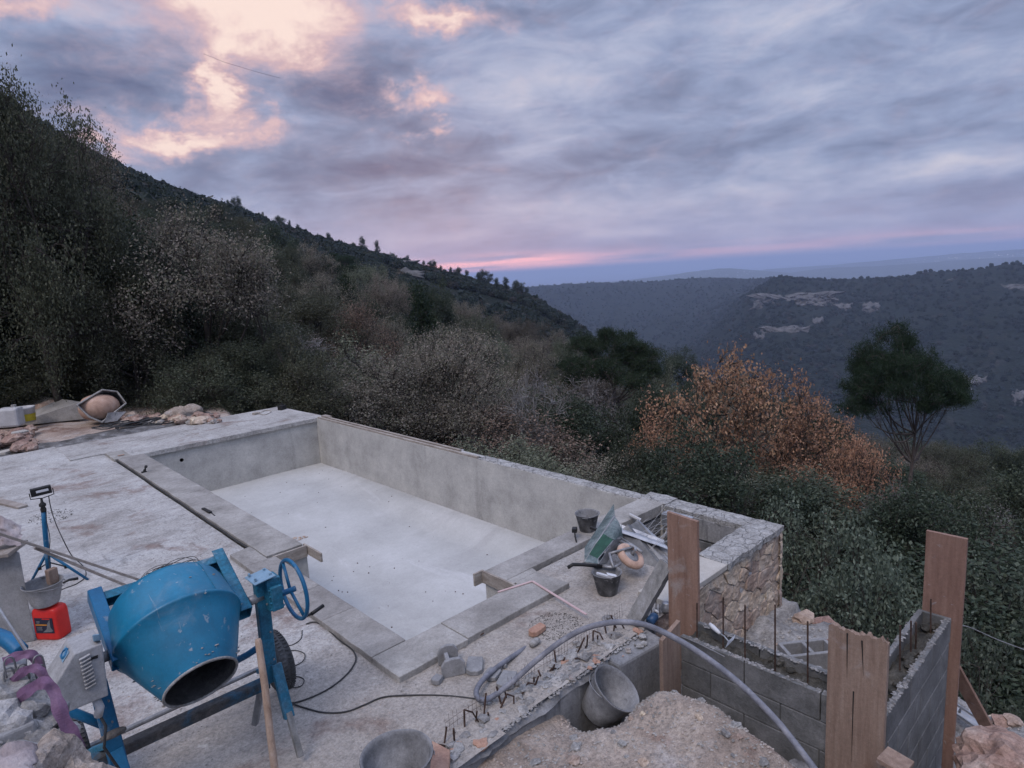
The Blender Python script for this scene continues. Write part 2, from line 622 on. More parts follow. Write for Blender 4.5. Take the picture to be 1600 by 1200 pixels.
M['face'] = mat('stained_concrete_face', [g_(.17, .98, 1.0), g_(.25), g_(.35, 1.02, .97)], 2.2, 8, bump=.5, bscale=40, mp=(1, 1, .35),
                stain=[(g_(.09), (8, 8, .8), .54, .68, .7), (g_(.46, 1.02, .97), (14, 14, .7), .60, .74, .6)], grit=0.6)
M['rubble'] = mat('rubble_concrete', [g_(.18, 1.04, .95), g_(.28, 1.03, .95), g_(.40, 1.02, .96)], 6, 8, bump=.7, bscale=40, vary=.2,
                  stain=[((.36, .20, .13), 5, .60, .75, .5)])
M['pebble'] = mat('pebbles', [g_(.18, 1.05, .9), g_(.34, 1.06, .92), (.44, .33, .26)], 3, 4, bump=.3, bscale=60)
M['redrock'] = mat('red_limestone_rock', [(.24, .135, .10), (.36, .25, .20), (.50, .42, .36)], 3.5, 8, bump=.8, bscale=18, vary=.2, bdist=.02)
M['board'] = mat('new_pine_board', [(.21, .125, .09), (.28, .175, .13), (.34, .225, .17)], 2.0, 8, bump=.25, bscale=60, mp=(9, 9, .8), vary=.10, rough=.8,
                 stain=[((.13, .08, .06), (14, 14, 1.2), .62, .74, .5), (g_(.40, 1.03, .95), 3.5, .58, .72, .5), (g_(.42), 16, .64, .70, .5)], grit=0.28)
M['oldboard'] = mat('weathered_board', [(.24, .165, .125), (.30, .215, .165), (.36, .275, .22)], 2.0, 8, bump=.5, bscale=60, mp=(12, 12, 1), rough=.85, bdist=.008,
                    stain=[((.07, .05, .04), (30, 30, 1.1), .60, .70, .30), ((.24, .14, .09), 4, .6, .75, .5), (g_(.44), 6, .60, .72, .45)], grit=0.35)
M['greywood'] = mat('grey_cement_wood', [g_(.17, 1.0, .95), g_(.27, 1.02, .95), g_(.38)], 2.5, 8, bump=.6, bscale=50, mp=(8, 8, 1.5), rough=.9, bdist=.01, grit=0.4)
M['formwood'] = mat('form_board', [(.24, .205, .175), (.33, .29, .25), (.42, .385, .34)], 3, 8, bump=.3, bscale=50, mp=(2, 2, 8), vary=.1, grit=0.4)
M['blue'] = mat('blue_mixer_paint', [(.004, .105, .19), (.006, .150, .26), (.010, .19, .32)], 2.6, 8, rough=.42, bump=.08, bscale=60, spec=.5,
                stain=[(g_(.26, .95, 1.02), 4, .54, .74, .32), (g_(.36, .98, 1.0), 18, .63, .69, .4), (g_(.03, .8, 1.2), (6, 6, 6), .62, .76, .4), (g_(.34, .98, 1.02), (40, 3, 3), .66, .74, .4), (g_(.34, .98, 1.02), (3, 30, 12), .68, .76, .4), (g_(.40, 1.02, .97), 22, .66, .72, .55)], fine=.06, grit=0.22)
M['bluedirty'] = mat('dirty_blue_paint', [(.020, .085, .14), (.018, .15, .24), (.10, .19, .25)], 4, 8, rough=.6, bump=.2, bscale=50,
                     stain=[(g_(.30, 1.0, .98), 6, .58, .74, .6), ((.10, .06, .04), 8, .62, .74, .6)])
M['bluebright'] = mat('bright_blue_paint', [(.010, .10, .21), (.014, .14, .28)], 6, 6, rough=.45, bump=.12, bscale=60, stain=[(g_(.32, .98, 1.0), 9, .56, .70, .5), ((.10, .06, .045), 13, .62, .72, .5)], grit=0.22)
M['lightblue'] = mat('pale_blue_cap', [(.16, .27, .36), (.22, .35, .45)], 6, 6, rough=.5, bump=.1, bscale=60, grit=0.22)
M['motor'] = mat('grey_motor_cover', [g_(.22, 1.0, 1.0), g_(.31, 1.01, .98), g_(.40)], 3.5, 8, rough=.6, bump=.15, bscale=60,
                 stain=[((.16, .12, .09), 6, .62, .76, .5)], grit=0.5)
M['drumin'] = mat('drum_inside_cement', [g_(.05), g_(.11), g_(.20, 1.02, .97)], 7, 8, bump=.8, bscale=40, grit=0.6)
M['steel'] = mat('bare_steel', [g_(.16), g_(.28), g_(.40)], 6, 6, rough=.5, metal=.5, bump=.1, bscale=50, grit=0.3)
M['zinc'] = mat('zinc_sheet', [g_(.26, .97, 1.04), g_(.42, .98, 1.03), g_(.55, .98, 1.03)], 3, 6, rough=.42, metal=.6, bump=.15, bscale=30, grit=0.22)
M['darksheet'] = mat('dirty_metal_sheet', [g_(.09, .95, 1.05), g_(.17, .97, 1.03), g_(.30)], 5, 8, rough=.55, metal=.3, bump=.3, bscale=40, grit=0.4)
M['rebar'] = mat('rusty_rebar', [(.035, .022, .018), (.075, .045, .033), (.11, .075, .06)], 14, 5, rough=.8, bump=.5, bscale=120)
M['rubber'] = mat('tyre_rubber', [g_(.035), g_(.07), g_(.15)], 9, 7, rough=.85, bump=.3, bscale=60, grit=0.3)
M['black'] = mat('black_plastic', [g_(.012), g_(.03)], 9, 5, rough=.5, bump=.1, grit=0.22)
M['bucket'] = mat('cement_caked_bucket', [g_(.02), g_(.10, 1, 1), g_(.27, 1.0, .98)], 4.5, 8, rough=.75, bump=.4, bscale=40, vary=.1,
                  stain=[(g_(.36, 1.02, .98), 9, .54, .62, .75)], grit=0.6)
M['bucketlight'] = mat('pale_plastered_bucket', [g_(.16, .98, 1.03), g_(.27, .99, 1.02), g_(.42, .99, 1.02)], 3.5, 8, rough=.75, bump=.35, bscale=40,
                       stain=[(g_(.07), 7, .58, .68, .6)], grit=0.6)
M['bucketin'] = mat('bucket_inside', [g_(.12), g_(.22, .99, 1.02), g_(.34)], 5, 8, rough=.8, bump=.4, bscale=40, stain=[(g_(.05), 6, .60, .7, .7)], grit=0.6)
M['red'] = mat('red_plastic', [(.50, .020, .016), (.62, .03, .022)], 5, 5, rough=.4, bump=.05, stain=[(g_(.3), 8, .68, .8, .2)], fine=.04, grit=0.22)
M['label'] = mat('dark_blue_label', [(.016, .016, .032), (.025, .024, .045)], 5, 4, rough=.45, bump=.02, grit=0.22)
M['orange'] = mat('orange_stripe', [(.55, .22, .03)], 5, 3, rough=.5, bump=.02, grit=0.22)
M['white'] = mat('white_print', [g_(.62, .98, 1.02)], 5, 3, rough=.5, bump=.02, grit=0.22)
M['whiteplastic'] = mat('white_plastic', [g_(.42), g_(.58)], 4, 6, rough=.6, bump=.1, stain=[(g_(.2, 1.1, .9), 6, .6, .75, .4)], grit=0.25)
M['yellow'] = mat('yellow_label', [(.45, .36, .03)], 5, 4, rough=.5, bump=.02, grit=0.22)
M['purple'] = mat('purple_strap', [(.11, .05, .11), (.18, .10, .17), (.27, .18, .25)], 4, 8, rough=.85, bump=.5, bscale=160, bdist=.003,
                  stain=[(g_(.3, 1.04, .98), 7, .60, .75, .4)], grit=0.3)
M['sack'] = mat('dusty_cloth_sack', [(.26, .21, .20), (.40, .34, .33), (.52, .47, .45)], 4, 8, rough=.95, bump=.5, bscale=80, grit=0.35)
M['handle'] = mat('worn_wood_handle', [(.25, .165, .115), (.36, .26, .19), (.45, .35, .28)], 5, 7, rough=.75, bump=.3, bscale=60, mp=(6, 6, .8), grit=0.25)
M['pipe'] = mat('grey_blue_pipe', [(.11, .115, .135), (.18, .185, .21), (.30, .30, .32)], 7, 8, rough=.7, bump=.3, bscale=50,
                stain=[(g_(.40), 9, .58, .70, .5)], grit=0.35)
M['cable'] = mat('black_cable', [g_(.03), g_(.06)], 9, 4, rough=.7, bump=.05, grit=0.22)
M['tray'] = mat('green_barrow_tray', [(.008, .035, .022), (.014, .065, .038), (.03, .10, .06)], 7, 8, rough=.5, bump=.2, bscale=40,
                stain=[(g_(.20, 1.0, 1.0), 7, .60, .74, .5)], grit=0.5)
M['trayin'] = mat('barrow_tray_inside', [(.05, .075, .075), (.12, .16, .16), (.28, .31, .31)], 6, 8, rough=.6, bump=.3, bscale=40)
M['tan'] = mat('dusty_tan_tyre', [(.38, .24, .175), (.50, .335, .25), (.56, .41, .33)], 6, 7, rough=.85, bump=.3, bscale=40, grit=0.3)
M['brick'] = mat('orange_brick', [(.36, .20, .14), (.46, .30, .22)], 8, 6, rough=.9, bump=.4, bscale=60, grit=0.5)
M['concslab'] = mat('smooth_grey_concrete', [g_(.20, .99, 1.0), g_(.27), g_(.34)], 3, 8, bump=.2, bscale=60, vary=.06, grit=0.45)
M['ruler'] = mat('pale_pink_rule', [(.48, .33, .31), (.55, .42, .40)], 12, 5, rough=.7, bump=.1, grit=0.2)
M['bottleblue'] = mat('blue_plastic', [(.02, .06, .14), (.04, .09, .18)], 7, 5, rough=.4, bump=.1, stain=[(g_(.3), 6, .6, .75, .5)], grit=0.2)
M['sand'] = mat('pinkish_dug_earth', [(.27, .215, .175), (.38, .315, .26), (.48, .415, .35)], 2.4, 9, bump=1.0, bscale=30, bdist=.025,
                stain=[((.25, .14, .10), 3.0, .58, .72, .6), (g_(.48, 1.03, .97), 1.6, .56, .70, .6)])
M['darkrail'] = mat('rusty_dark_rail', [(.05, .055, .06), (.09, .085, .08), (.16, .14, .12)], 5, 8, rough=.8, bump=.3, stain=[((.02, .13, .22), 2.5, .5, .62, .8)])


# ================================================================== LAND
def _hash(ix, iy, seed):
    h = (ix.astype(np.int64) * 374761393 + iy.astype(np.int64) * 668265263 + seed * 1442695041) & 0xffffffff
    h = ((h ^ (h >> 13)) * 1274126177) & 0xffffffff
    return ((h ^ (h >> 16)) & 0xffff) / 65535.0


def vnoise(x, y, seed=0):
    x = np.asarray(x, float)
    y = np.asarray(y, float)
    ix = np.floor(x)
    iy = np.floor(y)
    fx = x - ix
    fy = y - iy
    fx = fx * fx * (3 - 2 * fx)
    fy = fy * fy * (3 - 2 * fy)
    a = _hash(ix, iy, seed)
    b = _hash(ix + 1, iy, seed)
    c = _hash(ix, iy + 1, seed)
    d = _hash(ix + 1, iy + 1, seed)
    return (a * (1 - fx) + b * fx) * (1 - fy) + (c * (1 - fx) + d * fx) * fy


def fbm(x, y, oct=5, seed=0, gain=.5):
    s = 0
    a = 1
    t = 0
    for i in range(oct):
        s = s + a * (vnoise(x * 2 ** i + 13.7 * i, y * 2 ** i - 7.1 * i, seed + i) - .5) * 2
        t += a
        a *= gain
    return s / t


def zof(u, v, r):
    return PD(u, v, r).z


UC = [-700, 0, 130, 250, 380, 500, 600, 700, 760, 830, 915, 1000, 1066, 1105, 1145, 1180, 1220, 1300, 1400, 1500, 1600, 2300]
AZC = [az_of(u) for u in UC]


def tab(d):
    us = sorted(d)
    return [float(np.interp(u, us, [d[k] for k in us])) for u in UC]


T = {}
T[3] = tab({-700: -3, 2300: -3})
T[15] = tab({-700: -2.6, 430: -2.6, 560: -3.5, 850: -4.5, 1600: -5.5, 2300: -5.5})
T[25] = tab({-700: 1, 0: .2, 300: -.5, 500: -3, 700: -5.5, 850: -7, 1000: -7.5, 1600: -9, 2300: -9})
T[50] = tab({-700: 14, 0: 6, 300: 2, 500: -3, 700: -7, 850: -10.5, 1000: -13, 1250: -15, 1600: -16, 2300: -15})
T[100] = tab({-700: 40, 0: 20, 300: 8, 500: -2, 700: -11, 850: -19, 915: -24, 1000: -29, 1250: -33, 1600: -29, 2300: -26})
T[200] = tab({-700: 90, 0: 50, 300: 24, 500: 4, 700: -14, 850: -30, 915: -44, 1000: -72, 1250: -80, 1600: -62, 2300: -50})
ridge_v = {-700: -150, 0: 205, 130: 266, 250: 302, 380: 334, 500: 376, 600: 402, 700: 432, 760: 446, 830: 468, 915: 520}
T[400] = [zof(u, float(np.interp(u, sorted(ridge_v), [ridge_v[k] for k in sorted(ridge_v)])), 400) if u <= 915 else
          float(np.interp(u, [1000, 1130, 1250, 1600, 2300], [-120, -150, -160, -130, -100])) for u in UC]
T[600] = [T[400][i] - 60 if u <= 830 else float(np.interp(u, [915, 1000, 1250, 1600, 2300], [-125, -190, -210, -200, -150])) for i, u in enumerate(UC)]
T[900] = tab({-700: 60, 500: -60, 760: -130, 915: -190, 1000: -205, 1105: -205, 1250: -190, 1400: -205, 1600: -215, 2300: -160})


def vtab(d, r):
    us = sorted(d)
    return [zof(u, float(np.interp(u, us, [d[k] for k in us])), r) for u in UC]


T[1200] = vtab({-700: 480, 500: 480, 760: 500, 915: 590, 1000: 590, 1066: 588, 1105: 560, 1145: 535, 1180: 520, 1220: 512, 1300: 522, 1400: 530, 1500: 532, 1600: 535, 2300: 500}, 1200)
# near spur of the far side: its crest falls leftwards from the rounded summit into the valley
T[1700] = vtab({-700: 490, 500: 480, 760: 500, 915: 556, 1000: 562, 1066: 545, 1105: 515, 1145: 480, 1180: 450, 1205: 433, 1228: 427, 1260: 431, 1300: 438, 1400: 433, 1500: 421, 1600: 414, 2300: 375}, 1700)
T[2300] = vtab({-700: 490, 500: 480, 760: 490, 830: 486, 915: 490, 1000: 490, 1066: 484, 1145: 464, 1180: 450, 1228: 436, 1300: 442, 1600: 425, 2300: 390}, 2300)
T[2900] = vtab({-700: 500, 500: 470, 760: 452, 830: 449, 900: 444, 1000: 441, 1060: 438, 1130: 436, 1228: 436, 1300: 440, 1600: 430, 2300: 400}, 2900)
prof = []
for i, u in enumerate(UC):
    zc = T[2900][i]
    rr = [3, 15, 25, 50, 100, 200, 400, 600, 900, 1200, 1700, 2300, 2900, 4100, 5600, 7500]
    zz = [T[k][i] for k in (3, 15, 25, 50, 100, 200, 400, 600, 900, 1200, 1700, 2300, 2900)] + [zc - 40, zc - 90, -254]
    prof.append((np.log(rr), zz))


def _cols(lr):
    return np.stack([np.interp(lr, p[0], p[1]) for p in prof])


_ord = np.argsort(AZC)
_AZ = np.array(AZC)[_ord]


def terr_polar(az, r):
    """ground height for arrays of azimuth (deg) and distance from the camera station"""
    az = np.asarray(az, float)
    r = np.asarray(r, float)
    sh = np.broadcast(az, r).shape
    az = np.broadcast_to(az, sh).ravel()
    r = np.broadcast_to(r, sh).ravel()
    lr = np.log(np.maximum(r, 1))
    zc = _cols(lr)[_ord]
    k = np.clip(np.searchsorted(_AZ, az) - 1, 0, len(_AZ) - 2)
    t = np.clip((az - _AZ[k]) / (_AZ[k + 1] - _AZ[k]), 0, 1)
    ii = np.arange(len(az))
    z = zc[k, ii] * (1 - t) + zc[k + 1, ii] * t
    x = r * np.cos(np.radians(az))
    y = r * np.sin(np.radians(az))
    a = np.clip((r - 150) / 400, 0, 1)
    damp = 1 - .75 * np.exp(-((r - 400) / 90.0) ** 2) * (az > AZC[UC.index(915)])
    z = z + a * damp * (fbm(x / 260, y / 260, 4, 3) * 16 + fbm(x / 70, y / 70, 3, 9) * 5) * np.clip(r / 900, .35, 1.3)
    z = z + np.clip((r - 18) / 30, 0, 1) * fbm(x / 9, y / 9, 3, 21) * .5
    return z.reshape(sh)


def ground_z(x, y):
    ddx, ddy = x - CAM.x, y - CAM.y
    return float(terr_polar(math.degrees(math.atan2(ddy, ddx)), math.hypot(ddx, ddy)))


azs = np.linspace(-52, 150, 620)
rs = np.concatenate([np.linspace(3, 20, 12)[:-1], np.geomspace(20, 7500, 270)])
A2, R2 = np.meshgrid(azs, rs)
Zt = terr_polar(A2, R2)
Vt = np.stack([CAM.x + R2 * np.cos(np.radians(A2)), CAM.y + R2 * np.sin(np.radians(A2)), Zt], -1).reshape(-1, 3)
na, nr = len(azs), len(rs)
I, J = np.meshgrid(np.arange(na - 1), np.arange(nr - 1))
I = I.ravel()
J = J.ravel()
Ft = np.stack([J * na + I, (J + 1) * na + I, (J + 1) * na + I + 1, J * na + I + 1], -1)


def hillmat():
    mt = D.materials.new('wooded_hillside')
    mt.use_nodes = True
    t = NT(mt.node_tree)
    t.n.clear()
    out = t.new('ShaderNodeOutputMaterial')
    bs = t.new('ShaderNodeBsdfPrincipled')
    t.l.new(bs.outputs[0], out.inputs[0])
    geo = t.new('ShaderNodeNewGeometry')
    pos = geo.outputs['Position']
    n = t.noise(pos, .03, 9, .65)
    col = t.ramp(n, [(.32, (.007, .012, .008)), (.5, (.012, .018, .012)), (.62, (.020, .024, .017)), (.72, (.04, .038, .032))])
    v = t.vor(pos, .16)
    col = t.mix(1, col, t.ramp(v, [(0, 1.25), (.9, .55)]), 'MULTIPLY')
    # bare rock where the ground is steep and the noise allows
    rk = t.noise(t.map(pos, loc=(100, 50, 3)), .012, 6, .7)
    col = t.mix(t.m('MULTIPLY', t.smooth(rk, .66, .74), .55), col, (.20, .185, .17))
    bp = t.new('ShaderNodeBump')
    bp.inputs['Strength'].default_value = 1
    bp.inputs['Distance'].default_value = 3
    t.put(bp.inputs['Height'], t.m('SUBTRACT', t.noise(pos, .3, 5, .6), v))
    t.put(bs.inputs['Normal'], bp.outputs[0])
    t.put(bs.inputs['Base Color'], col)
    bs.inputs['Roughness'].default_value = .95
    bs.inputs['Specular IOR Level'].default_value = .1
    return mt


M['hill'] = hillmat()
me = npmesh('hills', Vt, Ft, M['hill'], smooth=True)
hills = D.objects.new('hills', me)
COL.objects.link(hills)
tag(hills, kind='structure')

# sea and the far coast
sea_m = mat('sea_water', [(.05, .075, .10), (.08, .10, .13)], .0005, 4, rough=.25, bump=.0, coords='Object')
mb = MB()
SEA_Z = -246.0
mb.grid([-38000, -8000, 0, 8000, 20000, 38000], [-38000, -8000, 0, 8000, 20000, 38000], lambda x, y: (x, y, SEA_Z))
tag(obj('sea', mb, sea_m), kind='structure')


def far_hill(name, pts, r, base=SEA_Z - 8, depth=.30, col=(.035, .042, .03), seed=1, lab=None):
    """a ridge r metres off whose crest follows (column, row) readings"""
    us = np.linspace(pts[0][0], pts[-1][0], 240)
    vs = np.interp(us, [p[0] for p in pts], [p[1] for p in pts])
    V = []
    K = 14
    for i, (u, v) in enumerate(zip(us, vs)):
        zc = zof(u, v, r)
        e = min(1.0, min(i, len(us) - 1 - i) / 16.0)
        a = math.radians(az_of(u))
        for k in range(-K, K + 1):
            s = k / K
            q = (1 - abs(s) ** 1.5)
            rr = r * (1 + depth * s)
            hgt = base + (zc - base) * q * e
            hgt += (fbm(np.array([u * .05 + seed * 9]), np.array([k * .9 + seed]), 4, seed)[0]) * (zc - base) * .10 * (1 - .6 * q)
            V.append((CAM.x + rr * math.cos(a), CAM.y + rr * math.sin(a), hgt))
    n = 2 * K + 1
    Fq = [(i * n + k, i * n + k + 1, (i + 1) * n + k + 1, (i + 1) * n + k) for i in range(len(us) - 1) for k in range(n - 1)]
    hm = mat(name + '_cover', [col, tuple(c * 1.7 for c in col), tuple(c * 2.6 for c in col)], .006, 8, bump=0, stain=[((.16, .15, .14), .004, .58, .75, .4)])
    o = D.objects.new(name, npmesh(name, V, Fq, hm, smooth=True))
    COL.objects.link(o)
    tag(o, kind='structure')
    return o


far_hill('coastal_hill', [(900, 446), (960, 440), (1020, 433), (1060, 428), (1100, 422), (1140, 419), (1175, 422), (1260, 428), (1340, 430)], 8600, seed=2, depth=.12)
far_hill('coastal_hill', [(1190, 432), (1250, 424), (1300, 418), (1370, 416), (1440, 411), (1500, 406), (1560, 403), (1640, 399), (1900, 388)], 8900, seed=5, depth=.12)
far_hill('coastal_plain', [(1140, 424), (1300, 414), (1400, 405), (1500, 396), (1600, 389), (1750, 382), (2000, 372)], 12500, seed=8, depth=.15)

# scattered lights and pale houses of the far towns
def house_lights():
    em = D.materials.new('town_light')
    em.use_nodes = True
    t = NT(em.node_tree)
    t.n.clear()
    out = t.new('ShaderNodeOutputMaterial')
    e = t.new('ShaderNodeEmission')
    e.inputs[0].default_value = (1, .86, .72, 1)
    e.inputs[1].default_value = 5
    t.l.new(e.outputs[0], out.inputs[0])
    hw = mat('far_house_wall', [g_(.6, 1.03, .98), g_(.75)], 1, 2, bump=0)
    mb = MB()
    ml = MB()
    rg = random.Random(4)
    for i in range(150):
        u = rg.uniform(1400, 1600) if i % 3 else rg.uniform(1040, 1180)
        near = u < 1200
        v = np.interp(u, [1040, 1180, 1400, 1600], [430, 423, 408, 395]) + rg.uniform(0, 7)
        c = PD(u, v, 8000 if near else 11000)
        s = rg.uniform(2.5, 6) * (1.2 if not near else .8)
        mb.obox(c, (s * 1.6, s * 1.6, s))
    for i in range(26):
        u = rg.uniform(1440, 1600)
        v = np.interp(u, [1400, 1600], [406, 394]) + rg.uniform(-1, 8)
        c = PD(u, v, 10900)
        ml.rock(c, rg.uniform(1.2, 2.6), sub=1, rough=0)
    o = obj('far_town', mb, hw, kind='stuff')
    tag(o, 'pale scattered houses of a town on the far coastal hills', 'town')
    o = obj('town_lights', ml, em, kind='stuff')
    tag(o, 'tiny warm lamps lit across the far town at dusk', 'lights')


house_lights()


# ------------------------------------------------------------------ cliffs
def hit(u, v, rmin=120, rmax=3500):
    d = ray(u, v)
    hd = math.hypot(d.x, d.y)
    az_ = math.degrees(math.atan2(d.y, d.x))
    r = np.geomspace(rmin, rmax, 1500)
    zr = CAM.z + d.z / hd * r
    zt = terr_polar(np.full_like(r, az_), r)
    k = np.argmax(zt > zr)
    rr = r[k] if zt[k] > zr[k] else rmax
    return PD(u, v, rr), rr


M['cliff'] = mat('limestone_cliff', [(.055, .055, .052), (.105, .10, .095), (.18, .172, .162)], .09, 8, bump=1, bscale=.5, mp=(1, 1, .35), bdist=1.0,
                 stain=[((.05, .05, .045), (.16, .16, .03), .53, .64, .85), ((.035, .045, .025), .05, .58, .68, .7)])


def cliff(u, v, w_px, h_px, label, seed, tilt=.0):
    c, r = hit(u, v)
    k = r / F_PX
    W, H = w_px * k, h_px * k
    fwd = Vector((c.x - CAM.x, c.y - CAM.y, 0)).normalized()
    side = Vector((fwd.y, -fwd.x, 0))
    nx, ny = 70, 26
    V = []
    for j in range(ny + 1):
        for i in range(nx + 1):
            s, t = i / nx * 2 - 1, j / ny * 2 - 1
            edge = max(abs(s), abs(t)) ** 3
            ww = 1 + .35 * mnoise.noise(Vector((seed, t * 1.5, 1)))
            hh = 1 + .7 * mnoise.noise(Vector((s * 2.2, seed * 2.0, 2)))
            rib = abs(mnoise.noise(Vector((s * W / 9, t * .9, seed)))) * 1.3 + .5 * mnoise.noise(Vector((s * W / 4, t * H / 7, seed + 4)))
            em = (1 - edge) * 1.1 + .75 * mnoise.noise(Vector((s * W / 26, t * H / 16, seed * 3.3))) + .45 * mnoise.noise(Vector((s * W / 9, t * H / 11, seed))) - .40
            bulge = em * (5 + H * .30) + rib * H * .10
            p = c + side * (s * W / 2 * ww) + Vector((0, 0, 1)) * ((t * hh + tilt * s) * H / 3.0) - fwd * bulge + fwd * t * H * .45
            V.append(tuple(p))
    Fq = [(j * (nx + 1) + i, j * (nx + 1) + i + 1, (j + 1) * (nx + 1) + i + 1, (j + 1) * (nx + 1) + i) for j in range(ny) for i in range(nx)]
    mb = MB()
    mb.add(V, Fq)
    o = obj('cliff', mb, M['cliff'], loc=tuple(c), smooth=False)
    tag(o, label, 'cliff', 'limestone cliffs in the gorge side')


for a in [(1242, 470, 112, 30, 'long pale limestone cliff band just under the plateau crest', 1, 0),
          (1192, 476, 26, 18, 'small pale crag left of the long upper cliff band', 2, -.1),
          (1226, 516, 66, 15, 'middle cliff band below the long upper one', 3, .2),
          (1186, 528, 16, 18, 'short pale rock knob at the left foot of the middle cliff band', 4, 0),
          (1318, 484, 24, 22, 'grey broken crags right of the long upper cliff band', 5, 0),
          (1362, 482, 22, 22, 'faint grey rock patch halfway to the right along the gorge side', 6, 0),
          (1588, 452, 30, 18, 'dim grey crag high at the right edge of the gorge side', 7, 0),
          (1508, 602, 44, 30, 'bright white rock scar right of the umbrella pine crown', 8, 0),
          (1493, 618, 26, 14, 'lower left pale slab of the rocks beside the umbrella pine', 9, 0),
          (1590, 628, 15, 34, 'narrow upright white rock face at the far right edge', 10, 0),
          (1278, 505, 14, 20, 'narrow grey rib between the upper and middle cliff bands', 13, 0),
          (616, 412, 74, 26, 'grey rock slab outcrop on the left wooded spur', 11, -.55),
          (640, 428, 44, 22, 'lower end of the rock outcrop on the left spur', 14, -.5)]:
    cliff(*a)


# ------------------------------------------------------------------ foliage materials
def leafmat(name, stops, val=.25, bright=1.0, rough=.65, hue=.05):
    mt = D.materials.new(name)
    mt.use_nodes = True
    t = NT(mt.node_tree)
    t.n.clear()
    out = t.new('ShaderNodeOutputMaterial')
    bs = t.new('ShaderNodeBsdfPrincipled')
    geo = t.new('ShaderNodeNewGeometry')
    oi = t.new('ShaderNodeObjectInfo')
    rnd = geo.outputs['Random Per Island']
    tcn = t.new('ShaderNodeTexCoord')
    big = t.noise(tcn.outputs['Object'], 1.1, 3, .5)
    f = t.m('ADD', t.m('MULTIPLY', rnd, .62), t.m('MULTIPLY', big, .38))
    k = len(stops)
    col = t.ramp(f, [(.12 + .76 * i / (k - 1), tuple(x * bright for x in c)) for i, c in enumerate(stops)])
    hv = t.new('ShaderNodeHueSaturation')
    t.put(hv.inputs['Color'], col)
    t.put(hv.inputs['Value'], t.m('ADD', t.m('MULTIPLY', oi.outputs['Random'], val * 2), 1 - val))
    t.put(hv.inputs['Hue'], t.m('ADD', t.m('MULTIPLY', t.m('FRACT', t.m('MULTIPLY', oi.outputs['Random'], 7.3)), hue), .5 - hue / 2))
    t.put(bs.inputs['Base Color'], hv.outputs[0])
    bs.inputs['Roughness'].default_value = rough
    bs.inputs['Specular IOR Level'].default_value = .25
    tr = t.new('ShaderNodeBsdfTranslucent')
    t.put(tr.inputs[0], hv.outputs[0])
    mxs = t.new('ShaderNodeMixShader')
    mxs.inputs[0].default_value = .25
    t.l.new(bs.outputs[0], mxs.inputs[1])
    t.l.new(tr.outputs[0], mxs.inputs[2])
    t.l.new(mxs.outputs[0], out.inputs[0])
    return mt


L = {}
LB = 1.5
_lm = leafmat
leafmat = lambda n, s, **k: _lm(n, [tuple(min(.6, x * (LB if 'orange' not in n else 1.0)) for x in c) for c in s], **k)
L['oakbrown'] = leafmat('withered_oak_leaf', [(.065, .056, .046), (.105, .092, .075), (.145, .128, .105), (.070, .074, .048), (.16, .146, .122)], val=.38)
L['oakgreen'] = leafmat('olive_oak_leaf', [(.024, .028, .018), (.036, .041, .025), (.050, .055, .035), (.075, .076, .052)])
L['oaklight'] = leafmat('grey_green_oak_leaf', [(.040, .048, .032), (.062, .072, .048), (.085, .095, .064), (.13, .135, .10)], val=.36)
L['holm'] = leafmat('holm_oak_leaf', [(.014, .021, .014), (.024, .034, .021), (.038, .050, .032), (.070, .080, .055)])
L['orange'] = leafmat('orange_autumn_leaf', [(.13, .08, .055), (.27, .15, .095), (.38, .205, .12), (.22, .14, .105), (.48, .29, .17), (.11, .09, .06)], val=.15, hue=.008)
L['pink'] = leafmat('russet_autumn_leaf', [(.06, .038, .032), (.10, .066, .055), (.15, .10, .085)], val=.2)
L['pine'] = leafmat('pine_needle', [(.007, .014, .008), (.013, .024, .012), (.024, .038, .018)], val=.1)
L['greybush'] = leafmat('grey_green_bush_leaf', [(.035, .045, .034), (.065, .080, .058), (.11, .125, .095)])
L['twig'] = leafmat('grey_twigs', [(.06, .05, .045), (.11, .095, .085), (.17, .15, .14)])
M['bark'] = mat('dark_bark', [(.022, .018, .015), (.05, .042, .036), (.09, .08, .07)], 6, 6, bump=.6, bscale=30, mp=(1, 1, .3))
M['barkgrey'] = mat('grey_dead_bark', [g_(.12, 1.02, .96), g_(.22, 1.02, .96), g_(.32)], 6, 6, bump=.6, bscale=30, mp=(1, 1, .3))
M['barkpine'] = mat('pine_bark', [(.05, .04, .036), (.095, .08, .072), (.15, .13, .12)], 6, 6, bump=.6, bscale=20, mp=(1, 1, .3))


def leaf_cloud(rng, C, n_per, sig, size, flat=1.0, narrow=.55, up=.3):
    """n_per leaves round every centre in C; returns V, F"""
    C = np.repeat(np.asarray(C), n_per, axis=0)
    n = len(C)
    off = rng.normal(0, 1, (n, 3)) * sig
    off[:, 2] *= flat
    P0 = C + off
    a = rng.normal(0, 1, (n, 3))
    a /= np.linalg.norm(a, axis=1)[:, None]
    b = rng.normal(0, 1, (n, 3))
    b[:, 2] += up
    b -= a * (a * b).sum(1)[:, None]
    b /= np.linalg.norm(b, axis=1)[:, None]
    s = size * rng.uniform(.6, 1.35, (n, 1))
    V = np.stack([P0 - a * s, P0 - b * s * narrow, P0 + a * s, P0 + b * s * narrow], 1).reshape(-1, 3)
    Fq = np.arange(n * 4).reshape(-1, 4)
    return V, Fq


